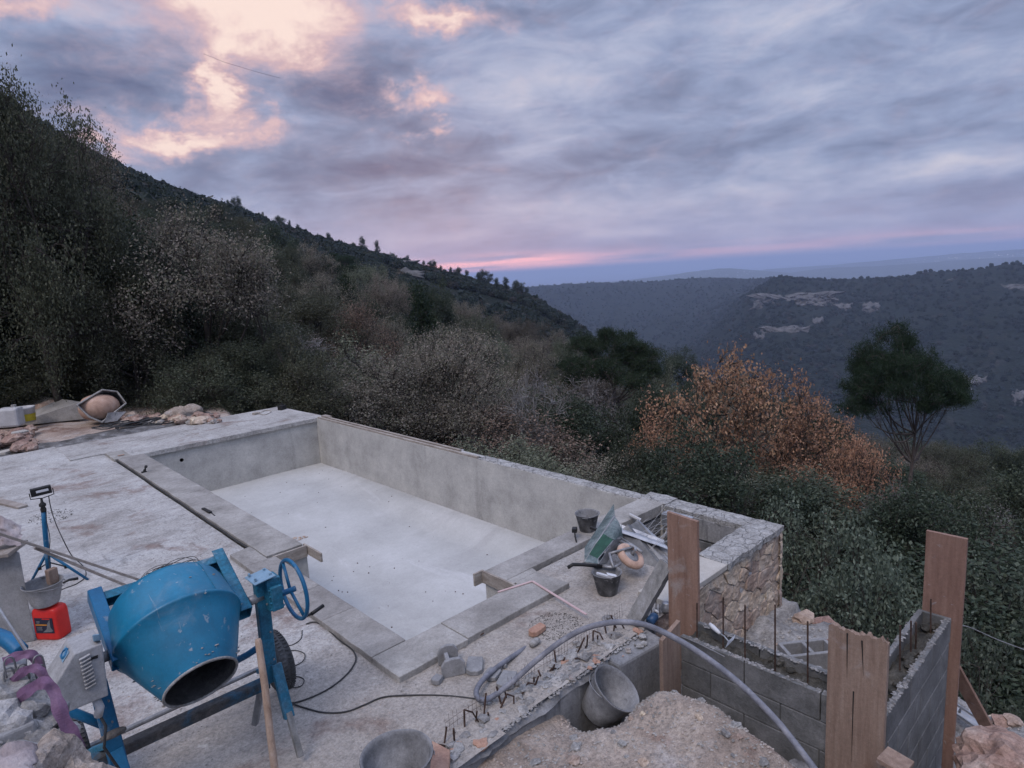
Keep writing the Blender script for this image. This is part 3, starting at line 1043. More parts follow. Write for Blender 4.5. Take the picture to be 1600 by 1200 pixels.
def curve_pts(rng, a, b, n=5, wob=.12, sag=0.0):
    a = np.asarray(a, float)
    b = np.asarray(b, float)
    d = np.linalg.norm(b - a)
    pts = []
    o1 = rng.normal(0, wob * d, 3)
    for i in range(n):
        t = i / (n - 1)
        p = a * (1 - t) + b * t + o1 * math.sin(math.pi * t) + np.array([0, 0, -sag * d * math.sin(math.pi * t)])
        pts.append(p)
    return pts


def make_tree(name, seed, H, R, leafm, barkm, lobes=14, subs=8, twigs=5, leaf=.05, lper=8, sig=.16, crown0=.25, flat=.5,
              trunk_r=.14, shape='round', stems=1, narrow=.55, twig_r=.006, lobe_r=.36, wob=.12, lflat=1.0, inner=True):
    """returns (trunk mesh, crown mesh) for a tree H high with crown radius R, base at the origin"""
    rng = np.random.default_rng(seed)
    mb = MB()
    ends = []
    zc = H * (crown0 + 1) / 2
    hz_ = H * (1 - crown0) / 2
    trunks = []
    for sidx in range(stems):
        a = rng.uniform(0, 6.28)
        lean = rng.uniform(.03, .14) * H if stems == 1 else rng.uniform(.25, .55) * R
        top = np.array([math.cos(a) * lean, math.sin(a) * lean, H * rng.uniform(.68, .82) * (.86 if shape == 'plate' else 1)])
        pts = curve_pts(rng, (rng.normal(0, .06 * stems), rng.normal(0, .06 * stems), -.4), top, 8, .05)
        rr = [trunk_r / stems ** .5 * (1.15 - .95 * i / 7) for i in range(8)]
        mb.tube([Vector(p) for p in pts], rr, 7)
        trunks.append((pts, rr))
    for li in range(lobes):
        pts, rr = trunks[li % stems]
        for _ in range(30):
            d = rng.normal(0, 1, 3)
            d /= np.linalg.norm(d)
            if d[2] > -.55:
                break
        k = rng.uniform(.5, .86)
        if shape == 'round':
            c = np.array([d[0] * R * k, d[1] * R * k, zc + d[2] * hz_ * k])
        elif shape == 'plate':
            a = rng.uniform(0, 6.28)
            q = math.sqrt(rng.uniform(.02, 1)) * R * .82
            c = np.array([math.cos(a) * q, math.sin(a) * q, H * (1 - .08 - .26 * (q / R) ** 1.8 - rng.uniform(0, .13))])
        else:   # cone
            t = (li + .5) / lobes
            a = li * 2.4
            q = R * (1 - t) ** .8 * rng.uniform(.4, .8)
            c = np.array([math.cos(a) * q, math.sin(a) * q, H * (crown0 + (1 - crown0) * t * .95)])
        ti = rng.integers(5, 8) if shape == 'plate' else rng.integers(2, 7)
        st = np.array(pts[ti])
        if st[2] > c[2] + .1 * H:
            st = np.array(pts[2])
        lr = max(.02, rr[ti] * .5)
        lp = curve_pts(rng, st, c, 6, wob)
        mb.tube([Vector(p) for p in lp], [lr * (1 - .75 * i / 5) for i in range(6)], 5, cap=False)
        rl = R * lobe_r * (rng.uniform(.5, 1.35) if shape == 'plate' else rng.uniform(.75, 1.25))
        for si in range(subs):
            o = rng.normal(0, 1, 3)
            o /= np.linalg.norm(o)
            o = o * rl * rng.uniform(.45, 1.0)
            o[2] *= flat if shape == 'plate' else .8
            if shape == 'plate':
                o[2] = abs(o[2])
            e = c + o
            sp = curve_pts(rng, lp[int(rng.integers(3, 6))], e, 4, .12)
            mb.tube([Vector(p) for p in sp], [lr * .3, lr * .24, lr * .18, twig_r * 1.5], 4, cap=False)
            ends.append(e)
            for tw in range(twigs):
                dd = rng.normal(0, 1, 3)
                dd[2] += .35
                dd /= np.linalg.norm(dd)
                e2 = e + dd * rl * rng.uniform(.25, .6) * np.array([1, 1, .6 if shape == 'plate' else 1])
                mb.tube([Vector(sp[2]), Vector((sp[3] + e2) / 2 + rng.normal(0, .04, 3)), Vector(e2)], [twig_r * 1.4, twig_r, twig_r * .6], 3, cap=False)
                ends.append(e2)
                ends.append((e + e2) / 2)
    V, Fq = leaf_cloud(rng, ends, lper, sig, leaf, flat=lflat, narrow=narrow)
    k = rng.uniform(0, 1, len(Fq)) < 1.0
    tm = D.meshes.new(name + '_trunk')
    tm.from_pydata(mb.v, [], mb.f)
    tm.polygons.foreach_set('use_smooth', [True] * len(tm.polygons))
    tm.materials.append(barkm)
    cm = npmesh(name + '_crown', V, Fq, leafm)
    return tm, cm


KINDS = {}


def kind(key, n, name, cat, H, **kw):
    """n variants of one kind of tree, each with the nominal height H and radius R"""
    vr = [make_tree(name, 100 * len(KINDS) + i, H, **kw) for i in range(n)]
    tops = []
    for tm, cm in vr:
        co = np.empty(len(cm.vertices) * 3, np.float32)
        cm.vertices.foreach_get('co', co)
        tops.append(float(np.percentile(co.reshape(-1, 3)[:, 2], 99.3)))
    KINDS[key] = dict(name=name, cat=cat, H=sum(tops) / len(tops), R=kw['R'], var=vr)


kind('oakbrown', 3, 'downy_oak', 'tree', 6.5, R=2.7, leafm=L['oakbrown'], barkm=M['bark'], crown0=.14, lobes=19, subs=9, twigs=6, lper=12, leaf=.034, sig=.14)
kind('oakgreen', 3, 'oak_tree', 'tree', 7, R=2.6, leafm=L['oakgreen'], barkm=M['bark'], crown0=.10, lobes=21, subs=8, twigs=5, lper=21, leaf=.034, sig=.15)
kind('oaklight', 2, 'oak_tree', 'tree', 6, R=2.5, leafm=L['oaklight'], barkm=M['bark'], crown0=.10, lobes=16, subs=8, twigs=5, lper=19, leaf=.036, sig=.14, lobe_r=.40)
kind('holm', 2, 'holm_oak', 'tree', 5, R=2.3, leafm=L['holm'], barkm=M['bark'], lobes=18, subs=8, twigs=4, lper=22, leaf=.042, sig=.15, crown0=.08)
kind('orange', 2, 'autumn_maple', 'tree', 6, R=2.2, leafm=L['orange'], barkm=M['bark'], lobes=15, subs=7, twigs=6, lper=4, leaf=.052, sig=.17, stems=2, trunk_r=.09, crown0=.28)
kind('bare', 2, 'bare_tree', 'tree', 6, R=2.3, leafm=L['twig'], barkm=M['barkgrey'], lobes=14, subs=8, twigs=7, lper=2, leaf=.035, sig=.2, twig_r=.010, stems=2)
kind('pink', 1, 'russet_tree', 'tree', 6, R=2.0, leafm=L['pink'], barkm=M['bark'], lobes=13, subs=7, twigs=5, lper=9, leaf=.036, sig=.18, stems=2)
kind('pine', 2, 'umbrella_pine', 'pine tree', 7, R=3.1, leafm=L['pine'], barkm=M['barkpine'], lobes=34, subs=9, twigs=4, lper=24, leaf=.085, sig=.13, narrow=.10,
     shape='plate', flat=.45, lflat=.55, trunk_r=.17, lobe_r=.27, wob=.16)
kind('bush', 2, 'shrub', 'shrub', 2.6, R=1.5, leafm=L['greybush'], barkm=M['bark'], lobes=16, subs=7, twigs=4, lper=13, leaf=.032, sig=.10, crown0=.02, stems=3, trunk_r=.05, twig_r=.004, lobe_r=.3)
kind('conifer', 2, 'ridge_pine', 'pine tree', 8, R=2.5, leafm=L['pine'], barkm=M['barkpine'], lobes=14, subs=5, twigs=3, lper=10, leaf=.16, sig=.25, narrow=.3, shape='cone', crown0=.15, trunk_r=.15)
_used = {}
TREE_ID = [0]


def plant(key, x, y, h, label, group=None, wide=1.0, zg=None, var=None, sink=.1):
    K = KINDS[key]
    rg = random.Random(TREE_ID[0] * 17 + 3)
    TREE_ID[0] += 1
    z = ground_z(x, y) if zg is None else zg
    t = thing(K['name'], label, K['cat'], (x, y, z - sink), group)
    tm, cm = K['var'][rg.randrange(len(K['var'])) if var is None else var]
    for nm, me_ in (('trunk', tm), ('crown', cm)):
        o = D.objects.new(nm, me_)
        COL.objects.link(o)
        o.parent = t
    s = h / K['H']
    t.scale = (s * wide, s * wide, s)
    t.rotation_euler = (0, 0, rg.uniform(0, 6.28))
    return t


def plant_uv(key, u, vtop, r, label, group=None, wpx=None, var=None, hmin=1.5, hmax=13):
    p = PD(u, vtop, r)
    zg = ground_z(p.x, p.y)
    h = p.z - zg + .1
    h = max(hmin, min(hmax, h))
    K = KINDS[key]
    wide = 1.0
    if wpx:
        wide = (wpx * r / F_PX / 2) / (K['R'] * h / K['H'])
        wide = max(.5, min(2.2, wide))
    return plant(key, p.x, p.y, h, label, group, wide, zg=max(zg, p.z - h + .1), var=var)


# trees one can point to
plant_uv('oakgreen', 18, 105, 19, 'tallest dark tree at the left edge, its top bare against the sky', wpx=170)
plant_uv('holm', -50, 190, 21, 'dark evergreen filling the very left edge of the view', wpx=250)
plant_uv('holm', 95, 300, 22, 'dark evergreen oak below the tallest left tree', wpx=230)
plant_uv('holm', 215, 390, 21.5, 'dark evergreen right of the olive topped oak at the back of the terrace', wpx=200)
plant_uv('oakgreen', 60, 235, 21, 'dark dense oak just right of the tallest tree on the left', wpx=260)
plant_uv('oakbrown', 118, 205, 27, 'thin topped tree whose loose twigs stand above the left ridge line', wpx=120)
plant_uv('pink', 180, 318, 48, 'reddish tree showing behind the dark oaks on the left', wpx=90)
plant_uv('oakbrown', 290, 322, 20, 'large spreading oak with a visible forked trunk left of centre', wpx=270, var=0)
plant_uv('oakgreen', 165, 400, 19, 'oak with a paler olive top at the back of the concrete terrace', wpx=150)
plant_uv('conifer', 655, 443, 40, 'dark rounded conifer rising in front of the rock outcrop', wpx=66)
plant_uv('conifer', 538, 428, 46, 'slim dark conifer left of the rock outcrop', wpx=30)
plant_uv('pink', 560, 475, 27, 'tree with a few pinkish brown leaves above bare branches', wpx=120)
plant_uv('oakbrown', 690, 525, 20, 'rounded brownish oak just beyond the middle of the long pool wall', wpx=230, var=1)
plant_uv('bare', 500, 505, 24, 'leafless grey tree behind the back corner of the pool', wpx=170)
plant_uv('bare', 790, 575, 19, 'pale forked bare tree behind the long pool wall', wpx=170)
plant_uv('pine', 948, 512, 36, 'broad umbrella pine left of the orange trees', wpx=175, var=0, hmax=14)
plant_uv('pine', 1412, 520, 30, 'tall umbrella pine with a bare twisted trunk on the right', wpx=165, var=1, hmax=17)
plant_uv('orange', 1112, 543, 20, 'tallest orange leaved tree with two dark stems', wpx=190, var=0)
plant_uv('orange', 1205, 588, 21, 'orange tree just right of the tallest orange one', wpx=170, var=1)
plant_uv('orange', 1050, 640, 18.5, 'low orange tree at the left foot of the tallest orange one', wpx=130)
plant_uv('orange', 1290, 640, 22, 'third orange tree thinning down to the right', wpx=150, var=0)
plant_uv('orange', 1352, 668, 20, 'small orange sapling beside the trunk of the right umbrella pine', wpx=95)
plant_uv('orange', 1275, 735, 17, 'low russet orange crown over the dark bushes', wpx=140, var=1)
plant_uv('holm', 1130, 690, 13, 'dense dark green holm oak right behind the pool corner', wpx=280, var=0)
plant_uv('holm', 1025, 690, 15.5, 'dark holm oak between the bare trees and the orange trees', wpx=180)
plant_uv('holm', 1010, 605, 24, 'grey green oak left of the tallest orange tree', wpx=140)
plant_uv('bush', 1265, 815, 10.5, 'grey green shrub with upright shoots behind the stone wall corner', wpx=230, hmin=2.5)
plant_uv('bush', 1375, 850, 9.5, 'wide dark shrub between the stone wall and the far tall board', wpx=240, hmin=2.5)
plant_uv('holm', 1450, 765, 14, 'dark evergreen behind the far tall board', wpx=240)
plant_uv('bush', 1560, 1012, 8.2, 'pale tipped shrub at the lower right edge beside the rubble', wpx=150, hmin=1.5)
plant_uv('bush', 1545, 880, 12, 'dull green shrub filling the right edge above the rubble', wpx=220, hmin=2.5)
plant_uv('holm', 1590, 745, 20, 'rounded green oak at the right edge below the white rock face', wpx=200)
plant_uv('bare', 1385, 735, 15, 'thin bare tree in front of the right umbrella pine trunk', wpx=90)

# the wood between terrace and valley, row behind row
env_u = [-120, 0, 100, 150, 300, 350, 400, 470, 520, 600, 650, 720, 800, 870, 950, 1020, 1100, 1200, 1300, 1400, 1500, 1600, 1720]
env_v = [120, 250, 300, 315, 325, 328, 368, 385, 414, 434, 445, 478, 515, 528, 548, 560, 585, 620, 660, 690, 695, 700, 700]
ROWS = [(95, 0, 46, 'farthest row of the wood'), (64, 14, 66, 'far row of the wood'), (45, 38, 92, 'middle row of the wood'), (33, 70, 118, 'inner row of the wood'),
        (25, 112, 150, 'second row behind the pool'), (18.5, 165, 190, 'front row behind the pool'), (14.5, 235, 230, 'lowest row under the pool wall')]
WORDS = {'oaklight': 'grey green rounded oak', 'oakbrown': 'brownish grey oak', 'oakgreen': 'olive green oak', 'holm': 'dark evergreen oak', 'bare': 'bare grey tree', 'pink': 'russet leaved tree',
         'pine': 'flat topped pine', 'bush': 'low grey green shrub', 'orange': 'orange leaved tree'}
rg = random.Random(11)
for (r, dv, du, rowname) in ROWS:
    u = -90 + rg.uniform(0, du) if r > 17 and r < 30 else -60
    u = u if r > 15 else 800
    while u < 1690:
        v = float(np.interp(u, env_u, env_v)) + dv * (.8 if u < 960 else 1) + rg.uniform(-22, 16)
        rr = r * rg.uniform(.9, 1.12)
        if r < 20 and u < 470:      # the terrace stands here
            rr = rg.uniform(21, 24)
        q = rg.random()
        if u < 470:
            key = 'oakgreen' if q < .60 else 'oakbrown' if q < .74 else 'holm'
            zone = 'on the left'
        elif u < 960:
            key = 'oakbrown' if q < .48 else 'bare' if q < .53 else 'oaklight' if q < .74 else 'oakgreen' if q < .86 else 'holm' if q < .96 else 'pink'
            if r > 40:
                key = 'oaklight' if q < .38 else 'holm' if q < .5 else 'oakbrown' if q < .96 else 'pine'
            zone = 'in the middle'
        else:
            key = 'holm' if q < .55 else 'oakgreen' if q < .78 else 'oakbrown' if q < .93 else 'bare'
            if r > 40:
                key = 'holm' if q < .5 else 'oaklight' if q < .65 else 'oakgreen' if q < .8 else 'pine' if q < .88 else 'oakbrown'
            zone = 'on the right'
        skip = (r < 30 and 980 < u < 1400 and dv < 150) or (r < 36 and 1330 < u < 1500)
        if not skip:
            lb = '%s in the %s %s' % (WORDS[key], rowname, zone)
            plant_uv(key, u, v, rr, lb, lb, hmin=3.2, hmax=10, wpx=max(5.0 * F_PX / rr, 84) * rg.uniform(.85, 1.15))
        u += du * rg.uniform(.8, 1.2)

for i in range(15):
    u = -60 + i * 36 + rg.uniform(-10, 10)
    plant_uv('oakgreen' if i % 3 else 'holm', u, rg.uniform(520, 560), (rg.uniform(20.5, 22.5) if u < 290 else rg.uniform(18.0, 19)), 'low dark bush filling the foot of the wood behind the terrace', 'low dark bushes at the foot of the wood', hmin=2.4, wpx=190)
# pines that stand out along the ridge of the left spur
rk_u = [150, 168, 188, 205, 222, 262, 318, 345, 372, 382, 405, 422, 448, 462, 474, 505, 520, 536, 556, 572, 594, 618, 640, 664, 676, 690, 705, 716, 730, 748, 758, 776, 790, 808, 822, 838]
for i, u in enumerate(rk_u):
    r = 395
    p = PD(u, 440, r)
    zg = ground_z(p.x, p.y)
    big = u in (382, 424, 572, 594, 758, 808, 790)
    h = (10.5 if big else rg.uniform(5.5, 8.5))
    plant('conifer' if i % 3 else 'holm', p.x, p.y, h, 'dark pine standing out against the sky on the left spur ridge' if i % 3 else 'rounded oak standing out against the sky on the left spur ridge',
          'pines along the ridge of the spur' if i % 3 else 'oaks along the ridge of the spur', wide=rg.uniform(.75, 1.15), sink=.8)


# ------------------------------------------------------------------ far woods: one mass per hillside, crowns as instances
def clump_mesh(name, mt, seed, cone=False):
    rng = np.random.default_rng(seed)
    n = 460
    d = rng.normal(0, 1, (n, 3))
    d /= np.linalg.norm(d, axis=1)[:, None]
    d[:, 2] = np.abs(d[:, 2]) * 1.0
    rr = rng.uniform(.55, 1.0, (n, 1))
    c = d * rr
    if cone:
        c[:, 2] = np.abs(c[:, 2]) * 1.7
        c[:, :2] *= (1.25 - c[:, 2:] / 1.9)
    V, Fq = leaf_cloud(rng, c, 1, .06, .13, narrow=.7)
    # dark inner body so the hillside does not show through
    mbx = MB()
    mbx.rock((0, 0, .25), (.78, .78, .72 if not cone else 1.1), seed, 2, .5)
    base = len(V)
    V = np.concatenate([V, np.array(mbx.v)])
    me_ = D.meshes.new(name)
    me_.from_pydata(V.tolist(), [], Fq.tolist() + [tuple(i + base for i in f) for f in mbx.f])
    me_.materials.append(mt)
    return D.objects.new(name, me_)


L['far1'] = _lm('far_oak_foliage', [(.010, .017, .010), (.018, .027, .015), (.032, .040, .024)])
L['far2'] = _lm('far_evergreen_foliage', [(.008, .016, .012), (.014, .026, .018), (.024, .038, .027)])
L['far3'] = _lm('far_brown_foliage', [(.020, .019, .014), (.036, .033, .023), (.058, .052, .038)])
PROT = [clump_mesh('crown_clump', L['far1'], 1), clump_mesh('crown_clump', L['far2'], 2), clump_mesh('crown_clump', L['far2'], 3, True), clump_mesh('crown_clump', L['far3'], 4)]


def mesh_proto(key, which=0):
    K = KINDS[key]
    tm, cm = K['var'][which]
    me_ = cm.copy()
    return D.objects.new('undergrowth_clump', me_)


def scatter(name, pts, scl, proto, label):
    me_ = D.meshes.new(name)
    me_.vertices.add(len(pts))
    me_.vertices.foreach_set('co', np.asarray(pts, np.float32).ravel())
    at = me_.attributes.new('size', 'FLOAT', 'POINT')
    at.data.foreach_set('value', np.asarray(scl, np.float32))
    o = D.objects.new(name, me_)
    COL.objects.link(o)
    tag(o, label, 'woodland', kind='stuff')
    ng = D.node_groups.new(name, 'GeometryNodeTree')
    ng.interface.new_socket('Geometry', in_out='INPUT', socket_type='NodeSocketGeometry')
    ng.interface.new_socket('Geometry', in_out='OUTPUT', socket_type='NodeSocketGeometry')
    N = ng.nodes
    gi = N.new('NodeGroupInput')
    go = N.new('NodeGroupOutput')
    ip = N.new('GeometryNodeInstanceOnPoints')
    oi = N.new('GeometryNodeObjectInfo')
    oi.inputs['Object'].default_value = proto
    na_ = N.new('GeometryNodeInputNamedAttribute')
    na_.data_type = 'FLOAT'
    na_.inputs['Name'].default_value = 'size'
    rv = N.new('FunctionNodeRandomValue')
    rv.data_type = 'FLOAT_VECTOR'
    rv.inputs[0].default_value = (-.1, -.1, 0)
    rv.inputs[1].default_value = (.1, .1, 6.28)
    ng.links.new(gi.outputs[0], ip.inputs['Points'])
    ng.links.new(oi.outputs['Geometry'], ip.inputs['Instance'])
    ng.links.new(na_.outputs[0], ip.inputs['Scale'])
    ng.links.new(rv.outputs[0], ip.inputs['Rotation'])
    ng.links.new(ip.outputs[0], go.inputs[0])
    md = o.modifiers.new('scatter', 'NODES')
    md.node_group = ng
    return o


rng = np.random.default_rng(5)
NP_ = 52000
az_hi, az_lo = az_of(-160), az_of(1780)
saz = rng.uniform(az_lo, az_hi, NP_)
sr = np.exp(rng.uniform(math.log(105), math.log(3000), NP_))
sz_ = terr_polar(saz, sr)
sx_ = CAM.x + sr * np.cos(np.radians(saz))
sy_ = CAM.y + sr * np.sin(np.radians(saz))
gate = fbm(sx_ / 60, sy_ / 60, 3, 31)
keep = (gate > -.42)
size = rng.uniform(1.7, 3.3, NP_) * np.where(sr > 900, 1.5, 1.0) * np.where(sr < 200, .9, 1)
pick = rng.integers(0, 10, NP_)
which = np.where(pick < 4, 0, np.where(pick < 7, 1, np.where(pick < 9, 2, 3)))
labs = ['olive green woodland covering the far hillsides', 'dark evergreen woodland covering the far hillsides', 'pine woodland mixed over the far hillsides', 'brownish oak woodland mixed over the far hillsides']
for k in range(4):
    mk = keep & (which == k)
    P3 = np.stack([sx_[mk], sy_[mk], sz_[mk] + size[mk] * .25], -1)
    scatter('far_woodland', P3, size[mk] * (1.0 if k != 2 else .85), PROT[k], labs[k])

# undergrowth between the nearer trees
NP2 = 3200
saz = rng.uniform(az_of(1800), az_of(-160), NP2)
sr = np.exp(rng.uniform(math.log(11.0), math.log(110), NP2))
sx_ = CAM.x + sr * np.cos(np.radians(saz))
sy_ = CAM.y + sr * np.sin(np.radians(saz))
sz_ = terr_polar(saz, sr)
azu = az_of(470)
ok = ~((saz > azu) & (sr < 23.5)) & ~((sx_ < 5.6) & (sy_ < 10.5)) & ~((sx_ < 5.5) & (sy_ < 12.5)) & (sy_ > -30)
UP_ = [(mesh_proto('bush', 0), .62), (mesh_proto('oakbrown', 0), .30), (mesh_proto('holm', 1), .42)]
for k in range(3):
    mk = ok & (rng.integers(0, 3, NP2) == k)
    s = rng.uniform(.35, .9, NP2)[mk] * np.clip(sr[mk] / 20, .7, 2.6)
    scatter('undergrowth', np.stack([sx_[mk], sy_[mk], sz_[mk] - s * .2], -1), s * UP_[k][1], UP_[k][0], ['dark evergreen undergrowth below the trees', 'brown brushwood below the trees', 'olive undergrowth below the trees'][k])

# ------------------------------------------------------------------ air
hm = D.materials.new('evening_haze')
hm.use_nodes = True
t = NT(hm.node_tree)
t.n.clear()
out = t.new('ShaderNodeOutputMaterial')
pv = t.new('ShaderNodeVolumePrincipled')
pv.inputs['Color'].default_value = (.58, .70, .97, 1)
pv.inputs['Density'].default_value = 0.00012
pv.inputs['Anisotropy'].default_value = 0.0
t.l.new(pv.outputs[0], out.inputs['Volume'])
mb = MB()
mb.box(-39000, 39000, -39000, 39000, -264, 165)
obj('haze', mb, hm, kind='stuff')


# ================================================================== POOL AND TERRACE
PW, PL = 3.318, 8.27
NX, NY = -.36, -.43           # inner limits of the wider entry end


def rr_(a, b):
    return random.uniform(a, b)


# terrace slab: one rough sheet with the pool left out
def deck_z(x, y):
    n = mnoise.noise(Vector((x * .8, y * .8, 0))) * .008 + mnoise.noise(Vector((x * 5, y * 5, 3))) * .004 + mnoise.noise(Vector((x * 17, y * 17, 3))) * .0022
    k = max(0, min(1, (y - 8.5) / .8)) if x < -.48 else 0
    return -.05 + n + .046 * k * k * (3 - 2 * k)


def deck_keep(x, y):
    if x > -.44 and y > 1.9 and x < 3.5 and y < 8.35:
        return False
    if x > -.62 and y > -.74 and x < 3.5 and y <= 1.9:
        return x > 1.16 and y < -.30 and x < 2.02 + .08 * mnoise.noise(Vector((y * 4, 0, 0)))
    if y > 8.92 and x > -1.0:
        return False
    if y > 8.2 and x > -.46:
        return False
    if x > -.44 and y > 1.9:
        return False
    if y <= -.74 and x > 2.02 + .1 * mnoise.noise(Vector((y * 4, 0, 0))) and y > -1.32:
        return False
    if y <= -1.66 and x > -.5:
        return False
    if x > 1.95 and y < -1.3:
        return False
    return True


mb = MB()
st = .05
X0, X1, Y0, Y1 = -6.5, 2.15, -1.72, 10.45
nx, ny = int((X1 - X0) / st), int((Y1 - Y0) / st)
idx = {}
for j in range(ny):
    for i in range(nx):
        x, y = X0 + i * st, Y0 + j * st
        if not deck_keep(x + st / 2, y + st / 2):
            continue
        q = []
        for (a, b) in ((0, 0), (1, 0), (1, 1), (0, 1)):
            k = (i + a, j + b)
            if k not in idx:
                idx[k] = len(mb.v)
                mb.v.append((x + a * st, y + b * st, deck_z(x + a * st, y + b * st)))
            q.append(idx[k])
        mb.f.append(tuple(q))
tag(obj('terrace', mb, M['deck'], smooth=True), kind='structure')
mb = MB()                       # body of the slab under the sheet
mb.box(-6.5, -.66, -1.60, 10.3, -.6, -.085)
mb.box(-.66, 1.98, -1.60, -.80, -.6, -.085)
mb.box(1.18, 1.98, -.80, -.34, -.6, -.085)
tag(obj('terrace_base', mb, M['concslab']), kind='structure')

pool = thing('swimming_pool', 'large unfinished concrete swimming pool with a pale sloping floor and grey walls', 'swimming pool', (1.6, 4, -1.3))


def floor_z(x, y):
    dxw = min(x - 0, PW - x)
    dyw = min(y, PL - y)
    d = max(0, min(dxw, dyw))
    if x < 0 or y < 0:
        d = 0
    t = min(1, max(0, (d - .12) / .5))
    t = t * t * (3 - 2 * t)
    fall = .16 * max(0, 1 - abs(y - 3.6) / 4.4)
    return -1.0 - .02 * t - fall * t + .010 * mnoise.noise(Vector((x * 1.2, y * .8, 5)))


mb = MB()
mb.grid([NX - .05 + i * (PW + .1 - NX) / 60 for i in range(61)], [NY - .05 + j * (PL + .1 - NY) / 120 for j in range(121)], lambda x, y: (x, y, floor_z(x, y)))
obj('pool_floor', mb, M['pool_floor'], pool, smooth=True)

for nm, (x0, x1, y0, y1, zt) in {'a': (PW, PW + .19, -.34, PL, -.012), 'b': (NX - .25, PW + .19, PL, PL + .2, -.085), 'c': (-.22, 0, 2.02, PL, -.072), 'd': (.86, PW, -.24, 0, -.105),
                                 'e': (NX - .22, NX, NY, 1.98, -.072), 'f': (NX - .22, .84, NY - .2, NY, -.072)}.items():
    mb = MB()
    mb.box(x0, x1, y0, y1, -1.35, zt)
    obj('pool_wall', mb, M['pool_wall'], pool, bevel=.006)
for (x0, x1, y0, y1) in ((NX + .001, -.001, 1.985, 2.015), (.842, .859, NY, -.001)):
    mb = MB()
    mb.box(x0, x1, y0, y1, -1.35, -.13)
    obj('pool_wall', mb, M['pool_wall'], pool)


def slab(poly, z0, z1, name='coping_slab', m=None, bev=.006, par=pool, rag=0.004):
    mbb = MB()
    P2 = []
    n = len(poly)
    for i in range(n):
        a, b = poly[i], poly[(i + 1) % n]
        L_ = math.hypot(b[0] - a[0], b[1] - a[1])
        k = max(1, int(L_ / .15))
        for j in range(k):
            t = j / k
            P2.append((a[0] + (b[0] - a[0]) * t + (random.uniform(-rag, rag) if j else 0), a[1] + (b[1] - a[1]) * t + (random.uniform(-rag, rag) if j else 0)))
    mbb.prism(P2, z0, z1)
    return obj(name, mbb, m or M['coping'], par, bevel=bev)


# left coping, poured in lengths
ys = [2.03, 2.95, 4.0, 5.05, 6.1, 7.2, 8.225]
for i in range(6):
    slab([(-.42, ys[i] + .006), (-.012, ys[i] + .006), (-.012, ys[i + 1]), (-.42, ys[i + 1])], -.07, 0)
slab([(-.47, 8.23), (-.20, 8.23), (-.20, 8.9), (-.47, 8.9)], -.07, 0)
ys = [.36, .98, 1.97]
for i in range(2):
    slab([(-.66, ys[i] + .005), (NX + .01, ys[i] + .005), (NX + .01, ys[i + 1]), (-.66, ys[i + 1])], -.07, -.002)
slab([(-.66, NY + .01), (NX + .01, NY + .01), (NX + .01, .36), (-.66, .36)], -.07, 0)
slab([(-.66, 1.975), (-.425, 1.975), (-.425, 2.45), (-.66, 2.40)], -.07, -.003)
slab([(-.66, -.79), (-.02, -.79), (-.02, NY), (-.66, NY)], -.07, 0)
slab([(-.015, -.78), (1.17, -.78), (1.14, -.40), (.86, -.40), (.86, NY), (-.015, NY)], -.07, .003)
slab([(.84, -.395), (1.15, -.395), (1.17, -.33), (1.17, -.305), (.84, -.305)], -.07, 0)
# heavy beam between pool and the stone chamber
slab([(.84, -.30), (2.1, -.30), (2.1, 0.0), (.84, 0.0)], -.10, 0)
slab([(2.105, -.31), (3.42, -.33), (3.46, -.01), (2.105, 0.0)], -.12, .004)
# back apron
slab([(-.195, 8.225), (1.1, 8.225), (1.1, 10.3), (-1.0, 10.3), (-1.0, 8.905), (-.195, 8.905)], -.085, .0, 'apron_slab', M['deck'])
slab([(1.105, 8.225), (3.50, 8.225), (3.50, 8.6), (3.40, 10.33), (1.105, 10.3)], -.085, .0, 'apron_slab', M['deck'])
mb = MB()
mb.box(-1.0, 3.42, 8.46, 10.25, -2.6, -.09)
obj('apron_wall', mb, M['face'], pool)
mb = MB()
mb.box(3.42, 3.52, 7.95, 8.22, -.02, .035)
obj('form_stub', mb, M['formwood'], pool)

# form boards on the long far wall
mb = MB()
mb.box(PW + .002, PW + .045, 3.0, 8.2, -.011, .022)
obj('form_board', mb, M['formwood'], pool, bevel=.002)
mb = MB()
mb.box(PW + .10, PW + .15, 3.55, 8.2, -.011, .024)
obj('form_board', mb, M['formwood'], pool, bevel=.002)
mb = MB()
mb.box(PW + .046, PW + .099, 3.0, 8.2, -.011, -.002)
obj('gap_shade', mb, M['black'], pool)  # black strip stands in for the shade between the two form boards
# form boards left at the notch
for a, b, z0, z1 in (((NX - .02, 1.965), (-.005, 1.965), -.125, .002), ((.012, 2.06), (.012, 1.66), -.11, -.01), ((.825, .012), (.825, -.43), -.12, .004), ((.72, .02), (.84, .02), -.12, .004)):
    mb = MB()
    mb.beam((a[0], a[1], (z0 + z1) / 2), (b[0], b[1], (z0 + z1) / 2), .022, z1 - z0)
    obj('form_board', mb, M['formwood'], pool, bevel=.002)
mb = MB()
mb.tube([P(752, 935 - 30, -.2), P(772, 902, -.2)], .007, 5)
mb.tube([P(727, 982, -.04), P(735, 977, -.02)], .006, 5)
mb.tube([P(748, 994, -.04), P(756, 989, -.02)], .006, 5)
obj('rebar_stub', mb, M['rebar'], pool)
mb = MB()
mb.obox(P(781, 902, -.16), (.05, .12, .05), Matrix.Rotation(.5, 3, 'Z'))
mb.beam(P(785, 910, -.2), P(806, 914, -.15), .02, .03)
obj('wood_peg', mb, M['formwood'], pool, bevel=.003)
